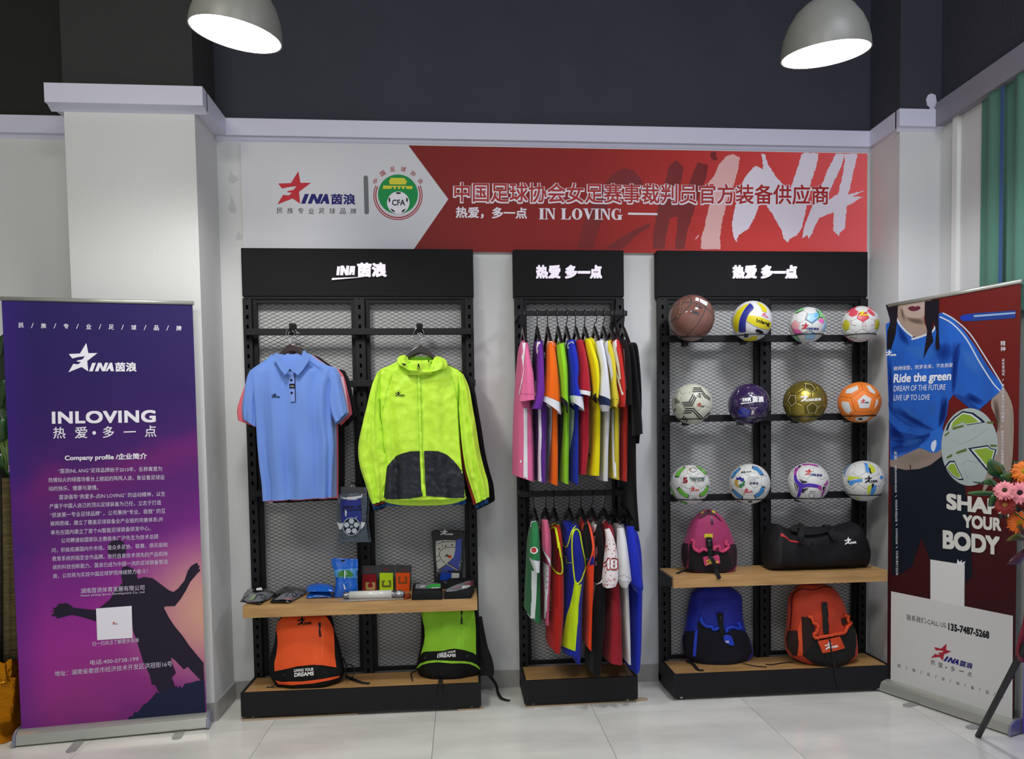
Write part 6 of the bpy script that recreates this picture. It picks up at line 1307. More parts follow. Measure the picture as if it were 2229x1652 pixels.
# foil wrapped roll
A_ = atz(*ZS([(1340, 500)])[0], SH); Bq = atz(*ZS([(2110, 480)])[0], SH); R_ = .021
r = empty('wrapped_roll', (A_ + Bq)/2, 'white roll in crinkled clear and silver wrap lying on the left shelf front', 'roll')
d_ = (Bq - A_); zc = Vector((0, 0, R_ + .002)); a0 = A_ + d_*.10 + zc; a1 = A_ + d_*.80 + zc
MB().tube([a0, a1], R_, 24).build('roll', mat('roll_white', '#dcdcd6', .2, coat=.6, bump=.15, bscale=12), r, True)
M_FOIL = mat('crinkled_foil', '#9a9aa0', .16, metal=.9, bump=1.0, bscale=60)
for s0, s1 in ((0, .11), (.79, 1)):
    q = [A_ + d_*(s0 + (s1-s0)*i/8) + zc for i in range(9)]; rr = [R_*(.8 + .25*noise.noise(Vector((i*1.7, s0*9, 3)))) for i in range(9)]; mb = MB().tube(q, rr, 18)
    mb.v = [Vector(p) + Vector((noise.noise(Vector(p)*150), noise.noise(Vector(p)*150 + Vector((9, 0, 0))), noise.noise(Vector(p)*150 + Vector((0, 9, 0)))))*.006 for p in mb.v]
    mb.v = [Vector((p.x, p.y, max(p.z, SH + .002))) for p in mb.v]; mb.build('foil_end', M_FOIL, r, True)
fp = [atz(x, y, SH + .002) for x, y in ZS([(1318, 528), (2100, 492), (2110, 470), (1340, 480)])]; MB().prism(fp, (0, 0, .002)).build('wrap_flap', mat('wrap_flap', '#b8b0a8', .12, coat=.8), r)
r, B, S = pillow('flat_pack', 'small orange pouch lying beside the roll end on the left shelf', 'pack', ZS([(2100, 505), (2200, 480), (2195, 430), (2110, 440)]), .014, mat('orange_pack', '#8a3418', .3, coat=.4))
# two folded black bags with clear windows
def blockbag(label, c4, h, win, parts, top):
    P = [atz(x, y, SH) for x, y in ZG(c4)]; root = empty('mesh_pouch', sum(P, Vector())/4, label, 'pouch', 'folded black pouches on the left shelf')
    v = []; f = []; n = 10
    for k in range(5):
        t = k/4; ins = .004*sin(pi*t)
        ring = []
        for i in range(4):
            a, b = P[i], P[(i+1) % 4]
            for j in range(n): q = a.lerp(b, j/n); c = sum(P, Vector())/4; o_ = (q - c); q2 = c + o_*(1 + ins*4 - .06*t*t); hz = h*t*(1 + (top if q.y > c.y else 0)); ring.append(Vector((q2.x, q2.y, SH + .001 + hz + noise.noise(q2*60)*.003*t)))
        v += ring
    m_ = 4*n
    for k in range(4):
        for j in range(m_): f.append([k*m_+j, k*m_+(j+1) % m_, (k+1)*m_+(j+1) % m_, (k+1)*m_+j])
    v.append(sum(v[4*m_:5*m_], Vector())/m_ + Vector((0, 0, .006))); f += [[len(v)-1, 4*m_+j, 4*m_+(j+1) % m_] for j in range(m_)]
    B = obj('pouch', v, f, M_BAGB, root, True); S = Surf(B); D('window', ZG(win), S, M_PGREY, root, .003)
    for q, c in parts: D('print_patch', ZG(q), S, flat(c, .25), root, .005)
blockbag('folded black pouch with green print in its clear window, on the left shelf', [(275,1400),(765,1392),(770,1280),(290,1290)], .045, [(340,1145),(620,1118),(745,1140),(745,1215),(600,1222),(330,1222)], [([(500,1190),(600,1150),(740,1145),(740,1195),(600,1215),(520,1215)], '#2f9a3c'), ([(595,1205),(725,1200),(720,1220),(600,1222)], '#c8c8c4'), ([(430,1170),(520,1165),(480,1200),(400,1215)], '#b8b8b8')], .25)
blockbag('folded black pouch with maroon print at the right end of the left shelf', [(805,1385),(1240,1372),(1300,1260),(860,1270)], .04, [(825,1240),(960,1170),(1150,1100),(1285,1080),(1260,1160),(1180,1220),(1000,1250),(840,1262)], [([(1090,1130),(1280,1080),(1260,1160),(1180,1165)], '#5e2430'), ([(1095,1180),(1225,1165),(1215,1195),(1100,1225)], '#c8c8c0'), ([(960,1200),(1060,1160),(1080,1190),(980,1230)], '#8a6a74')], .9)
# standing glove pack
Yg = atz(*ZG([(860, 1140)])[0], SH + .02).y
r = empty('glove_pack', at(*ZG([(860, 1130)])[0], Yg), 'black framed clear pack with white and blue goalkeeper gloves, on the left shelf', 'glove pack'); GP = Plane((0, Yg, 0), (0, -1, 0))
decal('case', [ZG([(618,255),(1050,258),(1150,300),(1128,420),(1112,900),(1088,1130),(700,1140),(645,1130),(632,800),(612,420),(590,300)])], GP, mat('case_black', '#08080a', .5, bump=.3, bscale=60), r, 0, thick=.03)
decal('window', [ZG([(665,420),(700,395),(800,405),(1000,400),(1085,370),(1088,420),(1080,800),(1062,1080),(700,1100),(680,900),(665,700)])], GP, mat('window_dark', '#2a2c34', .15, coat=.7), r, .031)
decal('glove', [ZG([(670,420),(800,400),(990,410),(985,560),(960,680),(850,780),(720,870),(690,850),(672,700),(668,560)])], GP, mat('glove_white', '#b9b9ae', .35, coat=.4, bump=.3, bscale=25), r, .032, thick=.003)
decal('glove', [ZG([(995,400),(1088,372),(1085,560),(1070,700),(1035,880),(1015,880),(930,800),(870,775),(960,690),(988,560)])], GP, mat('glove_blue', '#20389c', .35, coat=.4, bump=.3, bscale=25), r, .032, thick=.003)
decal('glove', [ZG([(750,895),(855,800),(960,880),(960,905),(850,900)])], GP, mat('glove_blue', '#20389c', .35), r, .033, thick=.002); decal('card_print', [ZG([(755,915),(920,935),(925,1060),(730,1055)])], GP, flat('#1c44b0', .3), r, .034); decal('card_print', [ZG([(925,935),(1050,940),(1045,1080),(925,1075)])], GP, flat('#d0d0cc', .3), r, .034)
decal('print_line', [ZG([(945,1050),(1025,1055),(1024,1068),(944,1063)])], GP, P_BK, r, .035)
for q in (curve2([(690,470),(760,440),(850,430),(985,430)], 3), curve2([(985,518),(880,520),(780,550),(730,600),(740,680),(800,760),(830,780)], 3), [(780,400),(780,440)], [(775,470),(778,530)], [(680,680),(730,640)], [(680,760),(740,720)], [(690,870),(830,780),(1020,890)]): decal('outline', stroke(ZG(q), 1.0), GP, P_BK if q[0] != (690,870) else P_WH, r, .0362)
for x, y in ((715, 545), (825, 500), (930, 480)): decal('finger_badge', [ZG([(x-18,y+12),(x+5,y-14),(x+18,y-18),(x+16,y+10),(x,y+14)])], GP, flat('#6a2422', .3), r, .0364)
decal('badge', [circ(*ZG([(897, 670)])[0], 4, 3.4)], GP, flat('#c83c20', .3), r, .0364); decal('badge', [ZG([(800,675),(840,640),(850,620),(862,650),(890,655),(860,680),(845,660)])], GP, P_BK, r, .0364)
logo(*ZG([(735, 325), (948, 326)]), GP, P_WH, P_WH, r, cjk=False, off=.0312, vs=.75)
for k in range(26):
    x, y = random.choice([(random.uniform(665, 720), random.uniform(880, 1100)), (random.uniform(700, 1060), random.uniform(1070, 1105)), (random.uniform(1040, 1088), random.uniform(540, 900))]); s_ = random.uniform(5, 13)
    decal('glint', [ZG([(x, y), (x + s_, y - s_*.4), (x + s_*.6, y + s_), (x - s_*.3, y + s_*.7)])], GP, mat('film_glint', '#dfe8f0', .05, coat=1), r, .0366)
# hanging packs in clear film
def hang_pack(dx, dy, Y, label, front):
    t = lambda q: [(x + dx, y + dy) for x, y in ZK(q)]; P = Plane((0, Y, 0), (0, -1, 0)); r = empty('sock_pack', at(*t([(270, 110)])[0], Y), label, 'sock pack', 'film packs hanging on the left rack')
    decal('film_bag', [t([(80,110),(460,120),(470,300),(455,560),(488,815),(88,828),(120,640),(82,560),(90,300)])], P, mat('film_grey', '#3d4854', .12, coat=.8, bump=.6, bscale=22), r, 0, thick=.012)
    decal('header', [t([(80,110),(440,118),(455,200),(350,190),(200,205),(75,200)])], P, mat('card_black', '#101012', .25, coat=.5), r, .013)
    decal('contents', [t([(130,280),(390,265),(400,420),(395,570),(145,575),(140,420)])], P, cloth('#2a3480', rough=.4) if front else cloth('#24405c'), r, .013, thick=.004)
    if front:
        decal('tag', [t([(220,238),(342,238),(342,282),(220,282)])], P, flat('#a8a8ac', .2), r, .0175); logo(*t([(232, 275), (335, 272)]), P, P_RD, P_NV, r, cjk=False, off=.018, vs=.7)
        text('lettering', '热爱多一点', *t([(160, 390), (395, 380)]), 5.5, P, P_BK, r, bold=.03, off=.018); text('lettering', 'IN LOVING', *t([(160, 428), (400, 418)]), 5, P, P_BK, r, bold=.04, off=.018)
        cx_, cy_ = t([(272, 620)])[0]; decal('ball_print', [circ(cx_, cy_, 19, 19.5)], P, flat('#aeb6c2', .25), r, .018); decal('ball_print', [circ(cx_, cy_, 17.6, 18.2)], P, flat('#10141c', .25), r, .0184)
        for k in range(5):
            a = radians(90 + 72*k); decal('ball_print', [circ(cx_ + 11*cos(a), cy_ - 11.5*sin(a), 6.2, 6.2, 0 + 0, 360, 6)], P, flat('#aeb6c2', .25), r, .0188)
        decal('ball_print', [circ(cx_, cy_, 3.6, 3.6)], P, flat('#8a92a0', .25), r, .019)
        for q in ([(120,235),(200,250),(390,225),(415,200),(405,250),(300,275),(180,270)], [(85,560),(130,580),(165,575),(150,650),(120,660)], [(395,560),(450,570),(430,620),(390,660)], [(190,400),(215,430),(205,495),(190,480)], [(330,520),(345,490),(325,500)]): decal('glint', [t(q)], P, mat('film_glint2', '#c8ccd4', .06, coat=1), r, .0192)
    MB().tube([at(*t([(270, 118)])[0], Y), at(*t([(268, 60)])[0], Y + .03), Vector((at(*t([(268, 60)])[0], Y).x, -.12, at(*t([(268, 70)])[0], -.12).z))], .003, 8).build('hook', M_CHROME, r, True)
hang_pack(5, 1, -.19, 'clear film pack hanging just behind the blue sock pack with a ball print', False)
hang_pack(0, 0, -.225, 'clear film pack with blue contents and a football print, hanging below the blue polo', True)
# ------------------------------------------------------------------ roll-up banners
M_ALU = mat('banner_aluminium', '#bfc1b6', .32, metal=.55, bump=.02, bscale=300, stretch=(.2, 1, 8)); M_ALU2 = mat('banner_end_cap', '#8f92a8', .3, metal=.4)
def gradient_mat():
    m = bpy.data.materials.new('dusk_print'); m.use_nodes = True; nt = m.node_tree; b = nt.nodes['Principled BSDF']; b.inputs['Roughness'].default_value = .55; b.inputs['Specular IOR Level'].default_value = .3
    N = nt.nodes.new; L_ = nt.links.new
    tc = N('ShaderNodeTexCoord'); sp = N('ShaderNodeSeparateXYZ'); L_(tc.outputs['Generated'], sp.inputs[0])
    mp = N('ShaderNodeMapping'); mp.inputs['Scale'].default_value = (1.6, 1, 5); L_(tc.outputs['Generated'], mp.inputs[0])
    nz = N('ShaderNodeTexNoise'); nz.inputs['Scale'].default_value = 1.6; nz.inputs['Detail'].default_value = 3; L_(mp.outputs[0], nz.inputs[0])
    def mth(op, a, b_=None, c=None, clamp=False):
        n = N('ShaderNodeMath'); n.operation = op; n.use_clamp = clamp
        for i, q in enumerate((a, b_, c)):
            if q is None: continue
            if isinstance(q, (int, float)): n.inputs[i].default_value = q
            else: L_(q, n.inputs[i])
        return n.outputs[0]
    v = mth('ADD', sp.outputs[2], mth('MULTIPLY', mth('SUBTRACT', nz.outputs[0], .5), .16))
    v = mth('SUBTRACT', v, mth('MULTIPLY', mth('SUBTRACT', sp.outputs[0], .5), .12))
    r = N('ShaderNodeValToRGB'); L_(v, r.inputs[0]); cr = r.color_ramp
    st = [(0, '#7c2878'), (.10, '#963084'), (.22, '#a02c92'), (.38, '#7e2488'), (.50, '#5a2072'), (.60, '#6a1c70'), (.66, '#421a68'), (.78, '#2c165e'), (1, '#211458')]
    cr.elements[0].position = 0; cr.elements[0].color = lin(st[0][1]); cr.elements[1].position = 1; cr.elements[1].color = lin(st[-1][1])
    for p, c in st[1:-1]: e = cr.elements.new(p); e.color = lin(c)
    # warm horizon glow low on the right of the print
    du = mth('SUBTRACT', 1.1, sp.outputs[0]); dv = mth('SUBTRACT', sp.outputs[2], .26)
    d2 = mth('ADD', mth('MULTIPLY', mth('MULTIPLY', du, du), 2.6), mth('MULTIPLY', mth('MULTIPLY', dv, dv), 20))
    g = mth('SUBTRACT', 1.05, mth('MULTIPLY', d2, 1.0), clamp=True)
    mx = N('ShaderNodeMix'); mx.data_type = 'RGBA'; L_(g, mx.inputs[0]); L_(r.outputs[0], mx.inputs[6])
    wr = N('ShaderNodeValToRGB'); L_(g, wr.inputs[0]); wr.color_ramp.elements[0].color = lin('#a04c96'); wr.color_ramp.elements[1].color = lin('#d8a08e'); e = wr.color_ramp.elements.new(.5); e.color = lin('#c07098'); L_(wr.outputs[0], mx.inputs[7])
    # blue side on the left
    mx2 = N('ShaderNodeMix'); mx2.data_type = 'RGBA'; L_(mth('MULTIPLY', mth('SUBTRACT', .16, sp.outputs[0], clamp=True), 3.2, clamp=True), mx2.inputs[0]); L_(mx.outputs[2], mx2.inputs[6]); mx2.inputs[7].default_value = lin('#3c1c84'); L_(mx2.outputs[2], b.inputs['Base Color'])
    return m
def rollup(name, A, B, label, zt, panel_m, feet):
    A = Vector(A); B = Vector(B); u = (B - A).normalized(); n = Vector((u.y, -u.x, 0))
    if n.dot(CAMP - A) < 0: n = -n
    root = empty(name, (A + B)/2, label, 'banner')
    MB().prism([A + Vector((0, 0, .055)) - n*.0008, B + Vector((0, 0, .055)) - n*.0008, B + Vector((0, 0, zt)) - n*.0008, A + Vector((0, 0, zt)) - n*.0008], -n*.0012).build('print', panel_m, root)
    MB().tube([A + Vector((0, 0, zt + .006)) - u*.006, B + Vector((0, 0, zt + .006)) + u*.006], .010, 12).build('top_bar', M_ALU, root, True)
    prof = [(-.05, .004), (.052, .004), (.055, .012), (.045, .05), (.030, .060), (.012, .066), (-.03, .066), (-.05, .05)]
    pts = [A - u*.008 + n*a + Vector((0, 0, z + .004)) for a, z in prof]; MB().prism(pts, (B - A) + u*.016).build('base_cassette', M_ALU, root, bevel=.003)
    for e, s in ((A - u*.008, -1), (B + u*.008, 1)):
        MB().prism([e + n*a*1.12 + Vector((0, 0, max(z*1.08, .002) + .002)) for a, z in prof], u*s*.012).build('end_cap', M_ALU2, root, bevel=.002)
    MB().tube([(A+B)/2 - n*.025 + Vector((0, 0, .05)), (A+B)/2 - n*.02 + Vector((0, 0, zt))], .007, 8).build('support_pole', M_ALU, root, True)
    for fx, fy in feet:
        p = atz(fx, fy, .004); d = n
        q = [p + n*.0 + u*(.022*cos(a)) + n*(.022*sin(a)) for a in [pi*i/8 for i in range(9)]] + [p - n*.16 - u*.022, p - n*.16 + u*.022]
        MB().prism([Vector((w.x, w.y, .0008)) for w in q], (0, 0, .004)).build('swivel_foot', mat('foot_grey', '#a9aaa6', .4, metal=.3), root)
    return root, Plane(A, n)
LB, LP = rollup('rollup_banner', (-.9700, -.509, 0), (-.1530, -.393, 0), 'purple dusk roll-up banner with white Chinese text and a leaping player silhouette, on the left', 2.093, gradient_mat(), [(155, 1633), (385, 1604)])
Z5 = zoomer(0, 620, 3.4417); Z6 = zoomer(0, 1080, 2.888); Z7b = zoomer(100, 1000, 6.119)
M_SIL = flat('#241c30', .55); M_SIL2 = flat('#18203e', .55); P_TW = flat('#f0ecf6', .5)
player = [(768,450),(795,436),(835,455),(860,485),(866,520),(905,508),(960,515),(1000,545),(1060,590),(1090,602),(1120,580),(1160,530),(1180,470),(1200,440),(1225,424),(1237,419),(1247,428),(1238,438),(1250,434),(1256,442),(1247,454),(1257,458),(1259,467),(1245,480),(1215,515),(1195,540),(1170,590),(1140,640),(1100,690),(1040,692),(1030,700),(1060,760),(1100,820),(1150,880),(1190,940),(1240,1000),(1280,1048),(1283,1163),(1265,1160),(1180,1072),(1155,1088),(1100,1030),(1075,1012),(1085,1060),(1107,1110),(1080,1140),(1095,1180),(1112,1225),(1010,1250),(990,1215),(975,1185),(955,1185),(940,1120),(900,1040),(870,940),(850,880),(835,840),(830,790),(600,785),(520,760),(450,745),(415,755),(385,762),(360,768),(352,764),(362,752),(345,756),(328,752),(322,745),(348,735),(322,722),(345,722),(332,700),(350,702),(370,677),(420,672),(450,690),(460,700),(540,710),(605,715),(640,690),(690,650),(720,600),(745,570),(770,545),(762,500)]
decal('silhouette', [Z6(player)], LP, M_SIL, LB, .0006)
decal('silhouette', [circ(*Z6([(735, 332)])[0], 20.3, 20.3, n=40)], LP, M_SIL, LB, .0006)
decal('silhouette', [Z6([(775,1428),(800,1408),(815,1382),(830,1386),(850,1352),(862,1360),(880,1340),(905,1308),(925,1300),(950,1272),(985,1232),(1000,1240),(1100,1200),(1110,1188),(1118,1206),(1130,1190),(1145,1208),(1160,1180),(1200,1172),(1240,1160),(1284,1158),(1293,1372),(1040,1398)])], LP, M_SIL2, LB, .0009)
spread('print_text', '民/族/专/业/足/球/品/牌', 40.6, 713.6, 384, 720, 11, 11, LP, P_TW, LB, bold=.012)
logo(*Z5([(513, 655), (1024, 650)]), LP, P_TW, P_TW, LB, off=.0012)
text('print_text', 'INLOVING', *Z5([(390, 1042), (1168, 1030)]), 27, LP, P_TW, LB, bold=.035, off=.0012, space=1.08)
for ch, x0, x1, y in (('热', 400, 492, 1152), ('爱', 562, 656, 1150), ('多', 772, 856, 1146), ('点', 1086, 1172, 1140)): text('print_text', ch, *Z5([(x0, y), (x1, y - 2)]), 25, LP, P_TW, LB, bold=.008, off=.0012)
decal('print_text', [Z5([(927,1098),(1018,1095),(1018,1104),(927,1107)])], LP, P_TW, LB, .0012); decal('print_text', [circ(*Z5([(706, 1109)])[0], 4, 4)], LP, P_TW, LB, .0012)
text('print_text', 'Company profile /企业简介', *Z5([(487, 1325), (1102, 1312)]), 15.5, LP, P_TW, LB, bold=.025, off=.0012)
P_SM = flat('#d9cfe4', .5)
for s, x0, y0, x1, y1 in (('“茵浪INL ANG”足球品牌始于2010年，名称寓意为', 162, 188, 1547, 156), ('热情似火的绿茵场看台上掀起的阵阵人浪，象征着足球运', 35, 308, 1580, 268), ('动的快乐、健康与激情。', 38, 422, 698, 405), ('茵浪倡导“热爱多-点IN LOVING” 的运动精神，以生', 176, 537, 1590, 490), ('产属于中国人自己的顶尖足球装备为己任，立志于打造', 48, 658, 1535, 606), ('“民族第一专业足球品牌” 。公司秉持“专业、极致” 的互', 58, 774, 1592, 716), ('联网思维，建立了覆盖足球装备全产业链的完善体系;并', 62, 888, 1560, 830), ('率先在国内建立了首个AI智能足球装备研发中心。', 66, 1008, 1395, 948), ('公司聘请前国家队主教练朱广沪先生为技术总顾', 204, 1114, 1498, 1058), ('问，积极拓展国内外市场，是众多足协、联赛、俱乐部和', 80, 1244, 1618, 1168), ('教育系统的指定合作品牌。依托自身技术领先的产品和持', 85, 1356, 1620, 1288), ('续的科技创新能力，茵浪已成为中国一流的足球装备智造', 92, 1470, 1625, 1393), ('商，公司将为实现中国足球梦而持续努力奋斗！', 96, 1588, 1352, 1518)):
    text('print_text', s, *Z7b([(x0, y0), (x1, y1)]), 10.6, LP, P_SM, LB, off=.0012, res=2, up=(0, -1))
text('print_text', '湖南茵浪体育发展有限公司', *Z6([(508, 612), (908, 590)]), 11.5, LP, P_SM, LB, off=.0012, up=(0, -1)); text('print_text', 'Hunan yinlang Sports Development Co., Ltd', *Z6([(508, 635), (908, 612)]), 6, LP, P_SM, LB, off=.0012, up=(0, -1))
decal('white_square', [Z6([(604,706),(828,689),(834,890),(612,905)])], LP, P_TW, LB, .0010); logo(*Z6([(705, 808), (740, 806)]), LP, P_RD, P_NV, LB, cjk=False, off=.0014)
text('print_text', '扫一扫关注了解更多咨询', *Z6([(580, 943), (872, 918)]), 10, LP, P_SM, LB, off=.0012, up=(0, -1)); text('print_text', '电话:400-0738-199', *Z6([(567, 1062), (870, 1037)]), 11, LP, P_SM, LB, off=.0012, up=(0, -1)); text('print_text', '地址：湖南省娄底市经济技术开发区洪冠街16号', *Z6([(345, 1133), (1082, 1069)]), 12, LP, P_SM, LB, off=.0012, up=(0, -1))
# right banner: photo print of a person in a blue shirt holding a ball
M_MAR = ramp_mat('print_maroon', [(0, '#2e0c10'), (.45, '#3c0e12'), (.62, '#541210'), (.8, '#661813'), (1, '#641611')], 'Z', 0, 2.1, .55, wob=.12, wscale=1.5)
RA, RBv = Vector((3.4460, -.330, 0)), Vector((3.6950, -.967, 0))
RB, RP = rollup('rollup_banner', RA, RBv, 'roll-up banner of a person in a blue football shirt holding a ball, on the right', 2.092, M_MAR, [(1975, 1535), (2113, 1583)])
Y1 = zoomer(1880, 600, 3.3037); Y2 = zoomer(1880, 1050, 2.745)
def dp(nm, q, c, lay, curve=0, m=None):
    pts = Y1(curve2(q, curve, True) if curve else q); decal(nm, [pts], RP, m or flat(c, .55), RB, .0004 + lay*.0002)
dp('print_pen', [(690,300),(720,280),(800,270),(1092,250),(1092,305),(800,326),(710,328)], '#1e3c80', 1); dp('print_pen', [(790,285),(1092,262),(1092,274),(795,298)], '#8fa8c8', 2); dp('print_pen', [(690,302),(720,282),(780,276),(790,300),(770,320),(712,326)], '#1638a0', 2)
dp('print_skin', [(245,205),(480,172),(478,210),(455,262),(434,300),(450,370),(500,400),(430,440),(370,440),(300,390),(248,310)], '#9a8576', 3, 2); dp('print_skin', [(262,225),(468,190),(455,262),(410,300),(350,305),(290,275)], '#ab968a', 4, 2); dp('print_lips', [(318,232),(350,217),(372,224),(395,217),(412,232),(390,250),(355,256),(330,248)], '#5c2230', 5, 2)
dp('print_arm', [(985,830),(1010,805),(1060,900),(1079,1000),(1078,1200),(1062,1400),(1040,1440),(1000,1400),(940,1300),(955,1150),(965,1050),(920,950),(925,880)], '#98887c', 3, 2); dp('print_skin', [(190,1320),(300,1270),(440,1230),(560,1250),(560,1300),(480,1362),(400,1390),(300,1397),(190,1372)], '#8c7c70', 3)
SB_ = mat('print_blue_shirt', '#1f58b0', .55, var=.22, vscale=5, spec=.3, stretch=(2.5, 2.5, .8))
dp('print_shirt', [(160,350),(238,300),(300,390),(365,450),(500,400),(540,275),(560,265),(640,310),(720,390),(800,500),(900,660),(1005,800),(985,832),(830,965),(790,940),(690,870),(650,850),(612,900),(600,1000),(580,1060),(562,1120),(562,1180),(552,1250),(500,1275),(440,1250),(400,1240),(300,1285),(215,1325),(192,1325),(187,1100),(172,700)], '', 4, 0, SB_)
for q in ([(650,850),(700,860),(800,930),(830,965),(760,950),(700,900),(660,870)], [(190,1100),(300,1130),(440,1150),(520,1100),(440,1180),(300,1200),(190,1180)], [(200,1230),(350,1210),(440,1170),(400,1230),(280,1270),(205,1290)], [(180,900),(260,1020),(400,1100),(300,1070),(190,980)], [(600,880),(590,1000),(540,1090),(560,980),(585,900)], [(660,520),(700,480),(660,600),(655,800),(640,830),(645,640)]): dp('print_fold', q, '#163f8c', 5, 2)
dp('print_knot', [(480,1130),(540,1095),(575,1110),(560,1190),(555,1250),(500,1275),(440,1250),(400,1225),(470,1180)], '#2a66c0', 6, 2); dp('print_knot', [(490,1200),(520,1180),(525,1215),(505,1268),(485,1240)], '#c8d4e4', 7, 2)
def soft(q, c, lay, a=.10, n=9, curve=2, s0=1.12):
    """airbrushed patch: nested translucent ink layers"""
    P = Y1(curve2(q, curve, True)); cx_ = sum(p[0] for p in P)/len(P); cy_ = sum(p[1] for p in P)/len(P)
    m = mat('ink_%s_%d' % (c.strip('#'), a*100), c, .55, spec=.2, alpha=a)
    for i in range(n):
        s = s0 - i*.1; decal('print_tone', [[(cx_ + (x-cx_)*s, cy_ + (y-cy_)*s) for x, y in P]], RP, m, RB, .0004 + (lay + i*.11)*.0002)
for q, c in (([(560,880),(600,880),(596,1000),(575,1070),(540,1080),(545,980)], '#0c1c70'), ([(200,960),(330,1060),(470,1110),(500,1100),(430,1060),(300,960)], '#0c1c78'), ([(195,1180),(330,1180),(470,1130),(440,1190),(320,1230),(200,1250)], '#0e2480'), ([(640,500),(700,500),(680,640),(665,800),(640,840),(630,700)], '#0e2a88'), ([(180,1040),(260,1120),(300,1180),(200,1160)], '#0c1c70'), ([(720,880),(820,930),(860,900),(760,840)], '#0a1a70'), ([(170,600),(200,600),(215,900),(185,950)], '#12308c'), ([(240,340),(300,420),(330,500),(260,460)], '#0e2a88'), ([(500,520),(600,480),(640,560),(560,640)], '#123494')): soft(q, c, 5.2)
for q, c in (([(700,520),(790,560),(860,680),(800,700),(720,620)], '#4a8ce0'), ([(300,520),(440,500),(520,560),(400,600)], '#4688dc'), ([(230,900),(320,960),(420,1040),(330,1010)], '#4080d8'), ([(500,880),(530,950),(500,1040),(470,960)], '#3c78d0'), ([(300,1180),(420,1170),(380,1215),(280,1230)], '#3c78d0')): soft(q, c, 6.0)
for q, c in (([(300,300),(420,312),(440,345),(400,350),(330,330)], '#6e5a4c'), ([(262,230),(285,240),(300,330),(275,300)], '#7c685a')): soft(q, c, 5.5)
for q, c in (([(930,900),(965,900),(985,1050),(965,1120)], '#5e4c42'), ([(1050,900),(1075,960),(1076,1200),(1058,1200)], '#b8a89a'), ([(240,1300),(420,1260),(500,1300),(400,1340),(280,1360)], '#a8988c')): soft(q, c, 5.5)
W2 = flat('#c4ccd4', .55)
for q, w in (([(236,300),(262,350),(300,395),(355,440)], 9), ([(345,458),(420,436),(500,398),(525,330)], 9), ([(548,295),(640,345),(740,455),(840,630),(930,770),(985,830)], 6.5), ([(570,268),(650,312),(760,410),(860,560),(960,720),(1006,800)], 6)): decal('print_trim', stroke(Y1(spline(q, 4)), w/2.2), RP, W2, RB, .00211)
HR = flat('#16101a', .5)
for q in ([(160,210),(250,200),(240,350),(232,420),(200,530),(168,530),(172,400),(195,330)], [(442,185),(545,170),(540,300),(542,420),(550,520),(530,542),(515,500),(525,400),(500,320),(492,420),(505,470),(470,520),(430,600),(445,500),(458,400),(440,280)]): decal('print_hair', [Y1(q)], RP, HR, RB, .00236)
decal('print_trousers', [Y1([(190,1372),(300,1397),(400,1390),(480,1362),(562,1300),(600,1380),(700,1480),(720,1500),(190,1500)])], RP, flat('#0e1622', .55), RB, .00130)
decal('print_trousers', [Y2([(166,0),(600,0),(640,250),(650,560),(605,600),(400,470),(345,330),(290,500),(210,552),(168,552)])], RP, flat('#0e1622', .55), RB, .00136)
dp('print_navel', [(332,1360),(340,1362),(342,1392),(334,1392)], '#3a2420', 4)
# ball in the print
bc = Y1([(765, 1232)])[0]; decal('print_ball', [circ(bc[0], bc[1], 62, 84.5, n=48)], RP, mat('print_ball_white', '#a3b0ac', .5, var=.08, vscale=4), RB, .00248)
for q in ([(590,1118),(612,1060),(655,1015),(715,972),(790,985),(850,1028),(878,1055),(745,1076),(715,1052),(640,1090)], [(752,1240),(895,1218),(915,1240),(958,1250),(935,1330),(895,1412)], [(585,1372),(618,1332),(655,1330),(722,1470),(690,1470),(640,1440)]):
    decal('print_patch', [Y1(q)], RP, flat('#16203c', .5), RB, .00273)
    c_ = (sum(p[0] for p in q)/len(q), sum(p[1] for p in q)/len(q)); decal('print_patch', [Y1([(c_[0]+(x-c_[0])*.84, c_[1]+(y-c_[1])*.84) for x, y in q])], RP, flat('#c8d0ca', .5), RB, .00291); decal('print_patch', [Y1([(c_[0]+(x-c_[0])*.7, c_[1]+(y-c_[1])*.7) for x, y in q])], RP, flat('#86a638', .5), RB, .00310)
for q in ([(640,1092),(718,1072),(724,1086),(645,1110)], [(890,1047),(940,1050),(936,1066),(888,1064)], [(668,1268),(742,1240),(742,1262),(668,1284)], [(600,1302),(640,1280),(640,1300),(600,1318)], [(912,1214),(962,1216),(960,1230),(914,1232)], [(582,1145),(618,1118),(620,1130),(588,1158)]): decal('print_patch', [Y1(q)], RP, flat('#5e6c34', .5), RB, .00285)
decal('print_seam', stroke(Y1([(620,1170),(700,1215),(780,1180),(900,1100)]), .6) + stroke(Y1([(705,1360),(740,1330),(880,1350)]), .6) + stroke(Y1([(720,1400),(760,1470)]), .6), RP, flat('#8a9694', .5), RB, .00285)
dp('print_hand', [(950,1290),(935,1340),(880,1440),(868,1500),(858,1545),(872,1552),(905,1500),(960,1420),(1060,1400),(1050,1280)], '#98887c', 13, 2)
P_RW = flat('#e2e4e8', .5)
logo(*Y1([(160, 580), (237, 578)]), RP, P_RW, P_RW, RB, cjk=False, off=.00322)
text('print_text', '驰骋绿茵，筑梦未来，不负热爱', *Y1([(218, 684), (645, 658)]), 9.5, RP, P_RW, RB, off=.00322, shear=.1); text('print_text', 'Ride the green', *Y1([(218, 790), (635, 770)]), 25, RP, P_RW, RB, bold=.025, shear=.18, off=.00322)
